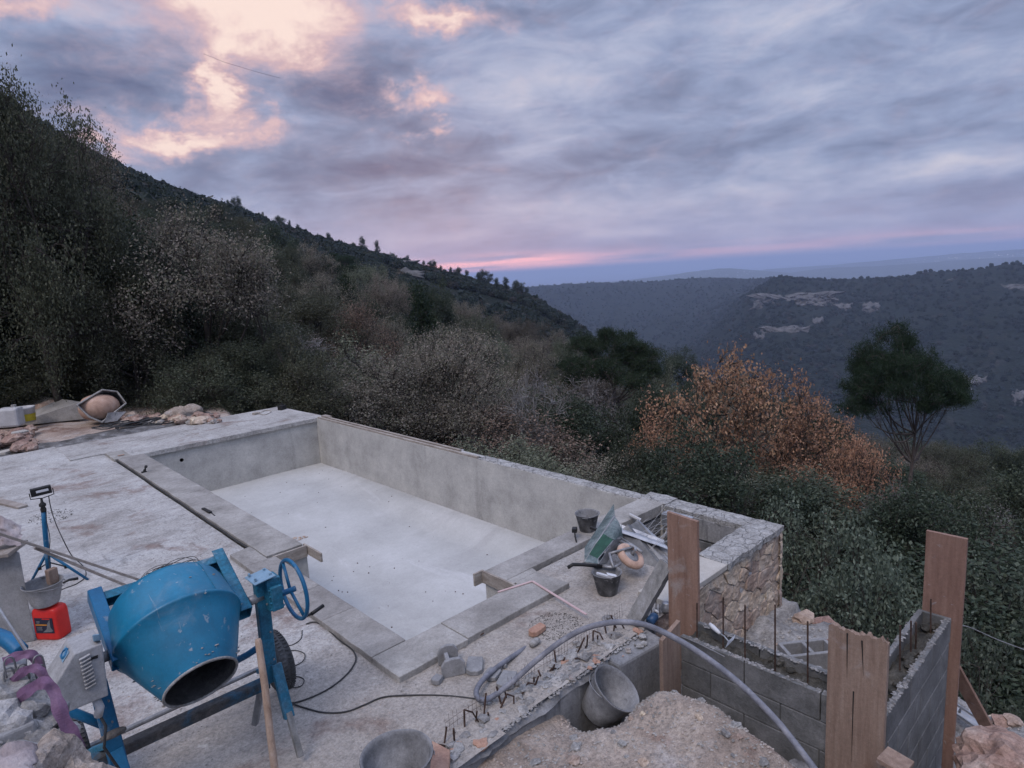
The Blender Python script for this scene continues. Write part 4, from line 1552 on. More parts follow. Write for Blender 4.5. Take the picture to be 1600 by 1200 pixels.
# inlet fitting on the back wall, chips and the drain hole of the floor
mb = MB()
mb.lathe([(.0, .0), (.035, 0), (.045, -.02), (.045, -.08), (.03, -.08), (.03, -.02)], 14, Matrix.Rotation(rad(90), 3, 'X').to_3x3(), (1.05 - .45, PL - .0, -.28))
obj('inlet_pipe', mb, M['black'], pool)
mb = MB()
for i in range(90):
    x, y = rr_(.2, 3.2), rr_(-.2, 8.1) ** 1
    mb.rock((x, y, floor_z(x, y) + .003), rr_(.003, .010), i, 1, .4)
obj('floor_crumbs', mb, M['rebar'], pool, kind='stuff')
p = P(466, 832, -1.03)
mb = MB()
for i in range(16):
    mb.rock((p.x + rr_(-.12, .12), p.y + rr_(-.08, .08), floor_z(p.x, p.y) + .006), rr_(.015, .035), i + 9, 1, .4, flat=.4)
o = obj('brown_debris', mb, M['redrock'], loc=tuple(p), kind='stuff')
tag(o, 'small heap of brown debris on the pool floor below the left coping', 'debris')


# ragged cement topping of the stone chamber and of the pool's long wall
def ragtop(name, x0, x1, y0, y1, z, m, par, step=.03, amp=.008, edge=.014, th=.07):
    nx_, ny_ = max(2, int((x1 - x0) / step)), max(2, int((y1 - y0) / step))
    mbb = MB()

    def fn(x, y):
        e = (x - x0) < 1e-6 or (x1 - x) < 1e-6 or (y - y0) < 1e-6 or (y1 - y) < 1e-6
        n3 = mnoise.noise(Vector((x * 9, y * 9, z))) * amp + mnoise.noise(Vector((x * 27, y * 27, z))) * amp * .6
        ox = mnoise.noise(Vector((x * 7, y * 7, 9))) * edge if ((x - x0) < 1e-6 or (x1 - x) < 1e-6) else 0
        oy = mnoise.noise(Vector((x * 7, y * 7, 4))) * edge if ((y - y0) < 1e-6 or (y1 - y) < 1e-6) else 0
        return (x + ox, y + oy, z + n3 - (.008 if e else 0))
    xs = [x0 + (x1 - x0) * i / nx_ for i in range(nx_ + 1)]
    ys_ = [y0 + (y1 - y0) * j / ny_ for j in range(ny_ + 1)]
    mbb.grid(xs, ys_, fn)
    # side skirt
    n_ = nx_ + 1
    ring = [i for i in range(n_)] + [j * n_ + nx_ for j in range(1, ny_ + 1)] + [ny_ * n_ + i for i in range(nx_ - 1, -1, -1)] + [j * n_ for j in range(ny_ - 1, 0, -1)]
    b = len(mbb.v)
    for k in ring:
        x, y, zz = mbb.v[k]
        mbb.v.append((x + mnoise.noise(Vector((x * 11, y * 11, 1))) * .012, y + mnoise.noise(Vector((x * 11, y * 11, 2))) * .012, z - th + mnoise.noise(Vector((x * 8, y * 8, 7))) * .02))
    for i in range(len(ring)):
        j = (i + 1) % len(ring)
        mbb.f.append((ring[j], ring[i], b + i, b + j))
    return obj(name, mbb, m, par, smooth=False)


ragtop('wall_topping', PW + .004, PW + .20, .02, 3.0, .0, M['cap'], pool, amp=.006, edge=.008, th=.02)
ragtop('wall_topping', PW + .16, PW + .24, 3.6, 8.0, -.01, M['mortar'], pool, step=.05, amp=.006, edge=.01, th=.05)

# ------------------------------------------------------------------ stone chamber
cham = thing('stone_chamber', 'square stone walled chamber with cracked cement top at the right end of the pool', 'stone wall', (2.6, -1.0, -1.2))
SX0, SX1, SY0, SY1 = 1.25, 3.60, -1.66, -.34
ragtop('capping', 2.40, SX1, SY0, -1.33, .0, M['cap'], cham)
ragtop('capping', PW + .02, SX1, -1.325, -.36, .0, M['cap'], cham)
ragtop('capping', PW + .03, SX1 + .02, -.355, .02, .012, M['cap'], cham)
slab([(1.45, -1.655), (2.395, -1.655), (2.395, -1.32), (1.45, -1.32)], -.06, -.008, 'smooth_capping', M['cream'], par=cham, rag=.002)
mb = MB()
mb.box(SX0, SX1 - .03, SY0 + .034, -1.35, -1.6, -.065)
mb.box(PW + .05, SX1 - .03, -1.349, -.05, -1.6, -.065)
obj('core_wall', mb, M['mortar'], cham)
# inner faces seen down in the chamber: block bands
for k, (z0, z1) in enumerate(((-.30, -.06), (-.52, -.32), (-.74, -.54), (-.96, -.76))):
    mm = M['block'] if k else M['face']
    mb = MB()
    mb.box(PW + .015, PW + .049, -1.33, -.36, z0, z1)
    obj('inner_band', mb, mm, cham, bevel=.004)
mb = MB()
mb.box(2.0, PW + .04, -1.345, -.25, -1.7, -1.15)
obj('chamber_floor', mb, M['darkfill'], cham)
mb = MB()
for k in range(3):
    mb.box(2.06, PW, -.315, -.262, -.36 - k * .22, -.16 - k * .22)
obj('back_band', mb, M['face'], cham, bevel=.005)
for k in range(3):
    mb = MB()
    mb.rock((PW + .01, -.75 - k * .17, -.42 - .1 * (k % 2)), (.05, .09, .07), k, 2, .3)
    obj('stone', mb, M['redrock'], cham)


def clip(poly, px, py, nx_, ny_):
    out_ = []
    n = len(poly)
    for i in range(n):
        a, b = poly[i], poly[(i + 1) % n]
        da = (a[0] - px) * nx_ + (a[1] - py) * ny_
        db = (b[0] - px) * nx_ + (b[1] - py) * ny_
        if da <= 0:
            out_.append(a)
        if (da < 0 < db) or (db < 0 < da):
            t = da / (da - db)
            out_.append((a[0] + (b[0] - a[0]) * t, a[1] + (b[1] - a[1]) * t))
    return out_


def voronoi_cells(w_, h_, n, seed, asp=1.5, relax=2):
    rg_ = random.Random(seed)
    pts = [(rg_.uniform(0, w_), rg_.uniform(0, h_)) for _ in range(n)]
    for it in range(relax + 1):
        cells = []
        for i, p_ in enumerate(pts):
            poly = [(0, 0), (w_, 0), (w_, h_), (0, h_)]
            for j, q in enumerate(pts):
                if i == j:
                    continue
                ddx, ddy = q[0] - p_[0], (q[1] - p_[1]) * asp * asp
                poly = clip(poly, (p_[0] + q[0]) / 2, (p_[1] + q[1]) / 2, ddx, ddy)
                if len(poly) < 3:
                    break
            cells.append(poly)
        if it < relax:
            pts = [(sum(a[0] for a in c) / len(c), sum(a[1] for a in c) / len(c)) if len(c) > 2 else p_ for c, p_ in zip(cells, pts)]
    return [c for c in cells if len(c) > 2]


def stone_face(poly, to3, nrm, depth, seed, gap=.007, bulge=.03):
    """one laid stone: polygon (in wall plane) shrunk for its joint, rounded and rough in front"""
    cx = sum(a[0] for a in poly) / len(poly)
    cyy = sum(a[1] for a in poly) / len(poly)
    P2 = []
    n = len(poly)
    for i in range(n):
        a, b = poly[i], poly[(i + 1) % n]
        for t in (0.10, .36, .64, .9):
            x, y = a[0] + (b[0] - a[0]) * t, a[1] + (b[1] - a[1]) * t
            x += .012 * mnoise.noise(Vector((x * 22, y * 22, 3)))
            y += .012 * mnoise.noise(Vector((x * 22, y * 22, 8)))
            d = math.hypot(x - cx, y - cyy)
            g = gap + .006 * abs(mnoise.noise(Vector((x * 20, y * 20, seed))))
            k = max(.3, 1 - g / max(d, .01))
            P2.append((cx + (x - cx) * k, cyy + (y - cyy) * k))
    mbb = MB()
    n = len(P2)
    rings = [(1.0, -depth), (1.0, bulge * .1), (.95, bulge * .8), (.70, bulge * 1.0), (.36, bulge * 1.05)]
    vs = []
    for ri, (k, h) in enumerate(rings):
        for (x, y) in P2:
            xx, yy = cx + (x - cx) * k, cyy + (y - cyy) * k
            hh = h + (mnoise.noise(Vector((xx * 9, yy * 9, seed * 2.3))) * .015 + mnoise.noise(Vector((xx * 25, yy * 25, seed))) * .009 if ri > 1 else 0)
            vs.append(to3(xx, yy) + nrm * hh)
    vs.append(to3(cx, cyy) + nrm * (bulge * 1.05))
    fs = []
    for r_ in range(len(rings) - 1):
        for i in range(n):
            j = (i + 1) % n
            fs.append((r_ * n + i, r_ * n + j, (r_ + 1) * n + j, (r_ + 1) * n + i))
    for i in range(n):
        fs.append(((len(rings) - 1) * n + i, (len(rings) - 1) * n + (i + 1) % n, len(rings) * n))
    mbb.add(vs, fs)
    return mbb


cells = voronoi_cells(2.36, 1.16, 92, 3, 1.35, relax=1)
for i, c in enumerate(cells):
    b_ = stone_face(c, lambda x, y: Vector((SX0 + x, SY0 + .03, -1.24 + y)), Vector((0, -1, 0)), .05, i, bulge=rr_(.004, .018), gap=.0025)
    obj('stone', b_, M['stone'], cham)
cells = voronoi_cells(1.6, 1.16, 28, 8, 1.2, relax=0)
for i, c in enumerate(cells):
    b_ = stone_face(c, lambda x, y: Vector((SX1 - .03, SY0 + x, -1.24 + y)), Vector((1, 0, 0)), .05, i + 80, bulge=rr_(.01, .03))
    obj('stone', b_, M['stone'], cham)

# junk in and beside the chamber
sheet_specs = [([(905, 838), (945, 862), (962, 905)], 'x')]
junk = thing('crumpled_sheet_metal', 'crumpled dark sheet metal strips tipped into the stone chamber', 'scrap metal', (2.35, -.6, -.3))


def bent_sheet(name, a, b, wv, mt_, par, folds=3, amp=.04, seed=0):
    a, b, wv = Vector(a), Vector(b), Vector(wv)
    n = (b - a).cross(wv).normalized()
    mbb = MB()
    K, Q = 10, 5
    V = []
    for i in range(K + 1):
        for j in range(Q + 1):
            t, s = i / K, j / Q
            p_ = a + (b - a) * t + wv * s
            p_ += n * (amp * math.sin(s * folds * math.pi) + amp * .8 * mnoise.noise(Vector((t * 3, s * 2, seed))))
            if i in (0, K):
                p_ += (b - a).normalized() * .03 * mnoise.noise(Vector((s * 9, seed, 0)))
            V.append(p_)
    for q in range(2):
        mbb.v.extend([tuple(p_ - n * .004 * q) for p_ in V])
    F_ = []
    for i in range(K):
        for j in range(Q):
            k = i * (Q + 1) + j
            F_.append((k, k + 1, k + Q + 2, k + Q + 1))
    m_ = len(V)
    mbb.f = F_ + [tuple(x + m_ for x in f[::-1]) for f in F_]
    return obj(name, mbb, mt_, par, smooth=False)


bent_sheet('sheet', (2.28, -.38, -.02), (2.15, -1.15, -.55), (.40, -.06, .05), M['darksheet'], junk, 4, .035, 1)
bent_sheet('sheet', (2.55, -.42, -.06), (2.50, -1.1, -.42), (.20, .02, .08), M['zinc'], junk, 3, .03, 2)
bent_sheet('sheet', (2.05, -.40, -.06), (2.02, -1.0, -.50), (.25, .02, -.14), M['darksheet'], junk, 2, .05, 5)
bent_sheet('sheet', (2.35, -.36, .02), (2.62, -.86, -.16), (.10, .10, .04), M['zinc'], junk, 2, .015, 7)
mb = MB()
mb.tube([P(983, 804, .05), P(1001, 813, .0)], .022, 8)
obj('white_tube', mb, M['whiteplastic'], junk)
wt = thing('wire_tangle', 'tangle of thin loose tie wires bristling beside the stone chamber', 'wire', (2.7, -.7, -.3))
mb = MB()
rg2 = random.Random(5)
for i in range(26):
    a = Vector((rg2.uniform(2.45, 2.75), rg2.uniform(-.9, -.4), rg2.uniform(-.35, -.05)))
    d_ = Vector((rg2.uniform(.1, .5), rg2.uniform(-.45, .1), rg2.uniform(-.05, .30)))
    mb.tube([a, a + d_ * .5 + Vector((0, 0, rg2.uniform(.0, .10))), a + d_], .0022, 3)
obj('wire', mb, M['steel'], wt, kind='stuff')
# folded zinc box in the far corner of the chamber
mb = MB()
c = Vector((3.20, -.62, -.03))
mb.obox(c, (.13, .34, .02))
mb.obox(c + Vector((-.066, 0, -.06)), (.004, .34, .13))
mb.obox(c + Vector((-.03, 0, .013)), (.03, .34, .012))
o = obj('zinc_channel', mb, M['zinc'], loc=tuple(c), bevel=.003)
tag(o, 'shiny folded zinc channel lying in the far corner of the stone chamber', 'metal sheet')

# ------------------------------------------------------------------ retaining edge with broken concrete and starter bars
edge = thing('broken_retaining_wall', 'grey stained retaining wall with rubble and bent bars along its broken top', 'retaining wall', (0, -1.7, -1))
mb = MB()
V = []
xs = [-1.35 + i * .05 for i in range(49)]
for x in xs:
    j = mnoise.noise(Vector((x * 4, 0, 0))) * .03 + mnoise.noise(Vector((x * 19, 0, 0))) * .02
    for (yy, zz) in ((-1.56, -.06), (-1.68 + j, -.075 + j * .9), (-1.70 + j, -.11), (-1.685, -.13), (-1.68, -1.35)):
        V.append((x, yy, zz))
n = 5
mb.add(V, [(i * n + k, i * n + k + 1, (i + 1) * n + k + 1, (i + 1) * n + k) for i in range(len(xs) - 1) for k in range(n - 1)])
obj('face', mb, M['face'], edge)
mb = MB()
mb.prism([(.56, -1.80), (1.05, -1.86), (1.09, -1.66), (1.09, -1.56), (.56, -1.56)], -1.35, -.07)
obj('corner_pier', mb, M['face'], edge, bevel=.02)
mb = MB()
for i in range(30):
    mb.tube([(rr_(0, .95), -1.70 + (-.1 if i > 12 else 0), -.09), (rr_(0, .95), -1.71, -.3)], .001, 3)
rgr = random.Random(8)
for i in range(290):
    x = rgr.uniform(-1.15, 1.02)
    y = rgr.uniform(-1.68, -1.42) - (.1 if x > .6 and rgr.random() < .5 else 0)
    s = rgr.choice((.007, .009, .011, .014, .018, .024, .034)) * rgr.uniform(.8, 1.2)
    mb = MB()
    mb.rock((x, y, -.060 + s * .25), (s * rgr.uniform(.8, 1.5), s, s * rgr.uniform(.4, .8)), i, 1 if s < .02 else 2, .55)
    obj('rubble_chunk', mb, M['rubble'] if rgr.random() < .9 else M['brick'], edge)
for i in range(34):
    x = -1.12 + i * .062 + rgr.uniform(-.015, .015)
    y = -1.50 + rgr.uniform(-.03, .04)
    h = rgr.choice((.05, .07, .09, .12, .15))
    mb = MB()
    lean = Vector((rgr.uniform(-.05, .07), rgr.uniform(-.05, .03), h))
    p0 = Vector((x, y, -.08))
    mb.tube([p0, p0 + lean * .6, p0 + lean], .0065, 6)
    if i % 4 == 0:
        mb.tube([p0 + lean, p0 + lean * .9 + Vector((.05, -.02, -.02)), p0 + Vector((.10, -.04, .0))], .0055, 6)
    obj('starter_bar', mb, M['rebar'], edge)
mb = MB()                       # strip of thin welded mesh standing behind the bars
for i in range(58):
    x = -.75 + i * .032
    if i % 11 in (4, 5):
        continue
    mb.tube([(x, -1.435, -.06), (x + .004, -1.43, .05 + .02 * math.sin(i * .9))], .0012, 3)
for z in (-.02, .02):
    mb.tube([(-.75 + i * .1, -1.435, z + .008 * math.sin(i)) for i in range(19)], .0012, 3)
obj('wire_mesh', mb, M['rebar'], edge)

# dug earth in front of the retaining wall
def earth_z(x, y):
    n = mnoise.noise(Vector((x * 1.6, y * 1.6, 1))) * .045 + mnoise.noise(Vector((x * 5, y * 5, 2))) * .022 + mnoise.noise(Vector((x * 14, y * 14, 2))) * .010 + mnoise.noise(Vector((x * 34, y * 34, 5))) * .005
    z = -.17 + n
    # heap beside the trench
    z += .14 * math.exp(-((x - .52) / .30) ** 2 - ((y + 2.45) / .45) ** 2)
    # trench at the wall foot
    wob = mnoise.noise(Vector((x * 3, y * 3, 7))) * .12
    tr = 1 / (1 + math.exp((-(x - .17) + wob) * 14)) * 1 / (1 + math.exp((-(y + 1.97) + wob * .6) * 20))
    z -= .58 * tr
    # falls away in front of the block wall
    ed = 1 / (1 + math.exp(-((x - .74) + wob * .5 - .05 * (y + 2.4)) * 24))
    z = z * (1 - ed) + (-1.25 + n) * ed
    return z


mb = MB()
xs = [-1.6 + i * .03 for i in range(86)]
ys_ = [-4.3 + j * .03 for j in range(89)]
mb.grid(xs, ys_, lambda x, y: (x, y, earth_z(x, y)))
tag(obj('dug_ground', mb, M['sand'], smooth=True), kind='structure')


def pebbles(name, n, region, zf, mt_, label, smin=.003, smax=.012, seed=1, dens=None):
    rg_ = random.Random(seed)
    mbb = MB()
    k = 0
    while k < n:
        x, y = rg_.uniform(region[0], region[1]), rg_.uniform(region[2], region[3])
        if dens and not dens(x, y):
            k += 0.05
            continue
        s = smin + (smax - smin) * rg_.random() ** 3
        V_, F_ = ICO[1]
        o3 = rg_.uniform(0, 9)
        a = rg_.uniform(0, 6.3)
        ca, sa = math.cos(a), math.sin(a)
        mbb.add([(x + (px * ca * 1.3 - py * sa) * s, y + (px * sa + py * ca * .8) * s, zf(x, y) + s * .25 + pz * s * .65) for (px, py, pz) in OCT], OCTF)
        k += 1
    o_ = obj(name, mbb, mt_, kind='stuff')
    tag(o_, label, 'gravel')
    return o_


OCT = [(1, 0, 0), (0, 1, 0), (-1, 0, 0), (0, -1, 0), (.1, .1, 1), (-.1, 0, -1), (.75, .6, .3), (-.6, -.7, .25)]
OCTF = [(0, 6, 4), (6, 1, 4), (1, 2, 4), (2, 7, 4), (7, 3, 4), (3, 0, 4), (0, 3, 5), (3, 7, 5), (7, 2, 5), (2, 1, 5), (1, 6, 5), (6, 0, 5)]
pebbles('loose_gravel', 9000, (-1.3, .72, -4.0, -1.72), earth_z, M['pebble'], 'fine loose stones scattered over the dug earth', .002, .013, 3)
rgs = random.Random(77)
for i in range(46):
    x, y = rgs.uniform(-.6, .70), rgs.uniform(-3.2, -1.9)
    s = rgs.uniform(.012, .035)
    mb = MB()
    mb.rock((x, y, earth_z(x, y) + s * .15), (s * rgs.uniform(.8, 1.4), s, s * .6), i + 5, 2, .5)
    o = obj('loose_stone', mb, M['rubble'] if i % 3 else M['stone'], loc=(x, y, earth_z(x, y)))
    tag(o, 'small loose stone lying on the dug earth beside the trench', 'stone', 'loose stones on the dug earth')
pebbles('loose_gravel', 12000, (-3.2, 2.0, -1.6, 3.2), deck_z, M['pebble'], 'fine grit scattered over the near part of the terrace', .0015, .007, 4,
        dens=lambda x, y: deck_keep(x, y) and mnoise.noise(Vector((x * 1.2, y * 1.2, 4))) > -.15)
pebbles('rubble_grit', 3600, (-1.25, 1.04, -1.70, -1.40), lambda x, y: -.058, M['rubble'], 'grey crumbs of broken concrete along the top of the retaining wall', .003, .016, 14,
        dens=lambda x, y: y > -1.70 + .03 * mnoise.noise(Vector((x * 9, 0, 0))) and mnoise.noise(Vector((x * 5, y * 9, 4))) > -.3)
pebbles('dark_grit', 1300, (-.2, 1.3, -1.4, -.85), deck_z, M['darkfill'], 'dark crumbs of cement beside the orange brick piece', .002, .006, 6,
        dens=lambda x, y: math.hypot(x - .62, y + 1.12) < .22)
pebbles('dark_grit', 700, (-2.6, -1.2, 4.8, 6.6), deck_z, M['darkfill'], 'dark patch of cement crumbs on the left of the terrace', .003, .009, 7,
        dens=lambda x, y: math.hypot(x + 1.75, (y - 5.75) * .8) < .25)

# rubble shelf on the outer side of the block wall
def shelf_z(x, y):
    n = mnoise.noise(Vector((x * 2.2, y * 2.2, 11))) * .10 + mnoise.noise(Vector((x * 6, y * 6, 12))) * .05 + mnoise.noise(Vector((x * 15, y * 15, 2))) * .022 + mnoise.noise(Vector((x * 40, y * 40, 2))) * .008
    z = -.88 - .34 * max(0, min(1, (-y - 2.3) / 1.1)) + n
    lim = 3.48 + .10 * mnoise.noise(Vector((y * 2, 0, 0))) + (.18 if y > -1.8 else 0)
    if x > lim:
        z -= (x - lim) * 1.5 + .05
    return z


mb = MB()
mb.grid([1.2 + i * .045 for i in range(84)], [-5.2 + j * .045 for j in range(81)], lambda x, y: (x, y, shelf_z(x, y)))
tag(obj('rubble_slope', mb, M['rubble'], smooth=True), kind='structure')
rgr = random.Random(21)
grp = 'broken stones on the slope behind the block wall'
for i in range(34):
    x, y = rgr.uniform(1.7, 3.5), rgr.uniform(-3.1, -1.8)
    if i > 22:
        x, y = rgr.uniform(2.7, 3.6), rgr.uniform(-4.2, -3.55)
    s = rgr.uniform(.04, .13)
    mb = MB()
    mb.rock((x, y, shelf_z(x, y) + s * .2), s, i + 40, 2, .35, flat=.6)
    o = obj('rock', mb, M['stone'] if i % 3 else M['redrock'], loc=(x, y, shelf_z(x, y)))
    tag(o, 'broken stone lying on the rubble slope behind the block wall' if i <= 22 else 'broken stone lying beside the brace at the right edge', 'rock', grp if i <= 22 else 'stones beside the brace')
pebbles('loose_gravel', 2600, (1.3, 3.5, -4.4, -1.75), shelf_z, M['pebble'], 'loose stones over the rubble slope on the right', .004, .02, 9)

# ------------------------------------------------------------------ block wall under construction
AX0, AX1, AY0, AY1 = .94, 1.20, -2.06, -3.41
ZT = .10
bw = thing('block_wall', 'angled grey block wall under construction with bars standing in its open top', 'block wall', (1.1, -3, -1.4))


def block_piece(x0, x1, y0, y1, z0, z1, mt_=None, bev=.004):
    mbb = MB()
    mbb.box(x0, x1, y0, y1, z0, z1)
    return obj('concrete_block', mbb, mt_ or M['block'], bw, bevel=bev)


G_ = .0035
for c_ in range(7):
    z1, z0 = ZT - c_ * .2, ZT - (c_ + 1) * .2
    # leg A: joints along y
    js = [-2.06, -2.55, -3.05, -3.41] if c_ % 2 == 0 else [-2.06, -2.30, -2.80, -3.20, -3.41]
    for i in range(len(js) - 1):
        ya, yb = js[i + 1] + G_, js[i] - G_
        if c_ == 0:
            block_piece(AX0, AX0 + .035, ya, yb, z0 + G_, z1 - rr_(0, .008))
            block_piece(AX1 - .035, AX1, max(ya, -3.20), yb, z0 + G_, z1 - rr_(0, .008))
        else:
            block_piece(AX0, AX0 + .08, ya, yb, z0 + G_, z1 - G_)
            block_piece(AX1 - .08, AX1, max(ya, -3.2), yb, z0 + G_, z1 - G_)
    # leg B: joints along x
    js = [AX0 + .036, 1.45, 1.95, 2.40] if c_ % 2 == 0 else [AX0 + .082, 1.22, 1.70, 2.20, 2.40]
    for i in range(len(js) - 1):
        xa, xb = js[i] + G_, js[i + 1] - G_
        if c_ == 0:
            block_piece(xa, xb, -3.41, -3.375, z0 + G_, z1 - rr_(0, .008))
            block_piece(max(xa, AX1 + .002), xb, -3.235, -3.20, z0 + G_, z1 - rr_(0, .008))
        else:
            block_piece(xa, xb, -3.41, -3.34, z0 + G_, z1 - G_)
            block_piece(max(xa, AX1 + .002), xb, -3.27, -3.20, z0 + G_, z1 - G_)
mb = MB()
mb.box(AX0 + .009, AX1 - .009, -3.395, -2.07, -1.35, -.11)
mb.box(AX1 - .008, 2.39, -3.40, -3.209, -1.35, -.11)
obj('mortar_bed', mb, M['block'], bw)
# rough concrete fill down inside the open top
def fillz(x, y):
    return .025 + mnoise.noise(Vector((x * 8, y * 8, 0))) * .05 + mnoise.noise(Vector((x * 25, y * 25, 3))) * .02


mb = MB()
mb.grid([AX0 + .034 + i * (.192 / 8) for i in range(9)], [-3.37 + j * .03 for j in range(45)], lambda x, y: (x, y, fillz(x, y)))
mb.grid([1.18 + i * .03 for i in range(41)], [-3.376 + j * (.142 / 6) for j in range(7)], lambda x, y: (x, y, fillz(x, y) - .02))
obj('fill', mb, M['darkfill'], bw, smooth=True)
# end web of leg B
block_piece(2.40, 2.425, -3.41, -3.20, -.1, ZT - .01)
# mortar crumbs along the shell tops
mb = MB()
for i in range(620):
    q = rgr.random()
    if q < .3:
        x, y = AX0 + rr_(.0, .04), rr_(-3.4, -2.1)
    elif q < .55:
        x, y = AX1 - rr_(0, .05), rr_(-3.2, -2.1)
    elif q < .8:
        x, y = rr_(1.0, 2.4), -3.41 + rr_(0, .04)
    else:
        x, y = rr_(1.25, 2.4), -3.20 - rr_(0, .04)
    mb.rock((x, y, ZT - .004), (rr_(.003, .016), rr_(.003, .016), rr_(.002, .008)), i, 1, .4)
obj('mortar_crumbs', mb, M['rubble'], bw, kind='stuff')
for i in range(20):
    mb = MB()
    x, y = (rr_(.99, 1.15), rr_(-3.1, -2.1)) if i < 9 else (rr_(1.3, 2.35), rr_(-3.35, -3.26))
    s = rr_(.018, .04)
    mb.rock((x, y, fillz(x, y) + s * .2), s, i, 2, .35, flat=.8)
    obj('fill_stone', mb, M['darkfill'], bw)


def upright(u0, v0, z0, u1, v1, r=.006, par=bw, name='rebar', mt_=None):
    a = P(u0, v0, z0)
    d_ = math.hypot(a.x - CAM.x, a.y - CAM.y)
    b = PD(u1, v1, d_)
    mbb = MB()
    mbb.tube([a - Vector((0, 0, .08)), a, b], r, 7)
    return obj(name, mbb, mt_ or M['rebar'], par)


for (u, v0, v1) in ((1089, 992, 942), (1130, 1008, 933), (1164, 1026, 945), (1211, 1043, 945), (1262, 1064, 971)):
    upright(u, v0, .05, u, v1)
for (u, v0, v1) in ((1386, 1066, 997), (1406, 1040, 977), (1423, 1018, 970), (1431, 1003, 972), (1454, 985, 936)):
    upright(u, v0, .05, u + (v0 - v1) * .01, v1)

# boards
def board(name, corners_bottom, z0, z1, th, mt_, label, cat='plank', broken=0, seed=0, slope=0, grp=None):
    """upright plank: two plan points of its face, levels, thickness; broken gives a splintered top"""
    (xa, ya), (xb, yb) = corners_bottom
    a, b = Vector((xa, ya, 0)), Vector((xb, yb, 0))
    n3 = (b - a).cross(Vector((0, 0, 1))).normalized() * th
    K = 26 if broken else 4
    mbb = MB()
    rows = 14
    V = []
    for side in (0, 1):
        for j in range(rows + 1):
            for i in range(K + 1):
                s = i / K
                top = z1 + slope * s
                if broken:
                    top += broken * (.5 * mnoise.noise(Vector((s * 5, seed, side * .4))) + .4 * mnoise.noise(Vector((s * 14, seed, side))) + .35 * (1 - s) * (s > .1))
                z = z0 + (top - z0) * j / rows
                w_ = (.003 * mnoise.noise(Vector((z * 3, seed, i)))) if i in (0, K) else 0
                V.append(a + (b - a) * (s + w_) + n3 * side + Vector((0, 0, z)) + n3 * .25 * mnoise.noise(Vector((z * 1.4, seed, 3))))
    mbb.v = [tuple(v_) for v_ in V]
    N1 = (rows + 1) * (K + 1)
    q = lambda sd, j, i: sd * N1 + j * (K + 1) + i
    for j in range(rows):
        for i in range(K):
            mbb.f.append((q(0, j, i), q(0, j, i + 1), q(0, j + 1, i + 1), q(0, j + 1, i)))
            mbb.f.append((q(1, j, i + 1), q(1, j, i), q(1, j + 1, i), q(1, j + 1, i + 1)))
    for j in range(rows):
        mbb.f.append((q(1, j, 0), q(0, j, 0), q(0, j + 1, 0), q(1, j + 1, 0)))
        mbb.f.append((q(0, j, K), q(1, j, K), q(1, j + 1, K), q(0, j + 1, K)))
    for i in range(K):
        mbb.f.append((q(0, rows, i), q(0, rows, i + 1), q(1, rows, i + 1), q(1, rows, i)))
        mbb.f.append((q(0, 0, i + 1), q(0, 0, i), q(1, 0, i), q(1, 0, i + 1)))
    o_ = obj(name, mbb, mt_, loc=((xa + xb) / 2, (ya + yb) / 2, z0), smooth=False)
    tag(o_, label, cat, grp)
    return o_


board('upright_board', [(1.23, -2.035), (1.23, -1.775)], -.4, .87, .027, M['board'], 'tall brown formwork board standing before the stone wall corner', slope=.018)
board('upright_board', [(.70, -2.07), (.925, -2.07)], -1.35, .165, -.03, M['oldboard'], 'short slant topped board closing the end of the block wall', slope=.055, seed=3)
nb = board('upright_board', [(.905, -3.42), (.905, -3.10)], -1.35, .585, .033, M['oldboard'], 'wide cracked board with a splintered top, nearest of the uprights', broken=.055, seed=5)
board('upright_board', [(2.45, -3.47), (2.45, -3.215)], -1.35, .71, .028, M['board'], 'tall brown formwork board at the far end of the block wall', seed=8)
for (y0, y1, zt, zb) in ((-3.205, -3.212, .575, .28), (-3.285, -3.300, .560, .34), (-3.25, -3.252, .22, -.25)):
    mb = MB()
    mb.add([(.903, y0 - .004, zt), (.903, y0 + .004, zt), (.903, y1, zb), (.908, y0 - .004, zt), (.908, y0 + .004, zt), (.908, y1, zb)], [(0, 1, 2), (3, 5, 4), (0, 3, 4, 1), (1, 4, 5, 2), (2, 5, 3, 0)])
    kk = obj('split', mb, M['black'], nb)
mb = MB()
mb.beam(P(1489, 1040, -.4), P(1551, 1152, -1.2), .10, .028, up=(1, 0, .3))
o = obj('brace_plank', mb, M['board'], loc=tuple(P(1551, 1152, -1.2)), bevel=.003)
tag(o, 'slanting brown plank bracing the far tall board', 'plank')
# leaning beam crusted with cement
a, b = P(990, 972, -.02), PD(1043, 880, math.hypot(P(990, 972, -.02).x - CAM.x, P(990, 972, -.02).y - CAM.y) + .12)
mb = MB()
nseg = 14
for i in range(nseg):
    mb.beam(a.lerp(b, i / nseg), a.lerp(b, (i + 1) / nseg), .115 + .004 * rr_(-1, 1), .075 + .003 * rr_(-1, 1), up=(-.3, -.3, 1))
o = obj('leaning_beam', mb, M['greywood'], loc=tuple(a))
tag(o, 'grey cement crusted beam leaning up to the right beside the wheelbarrow', 'beam')

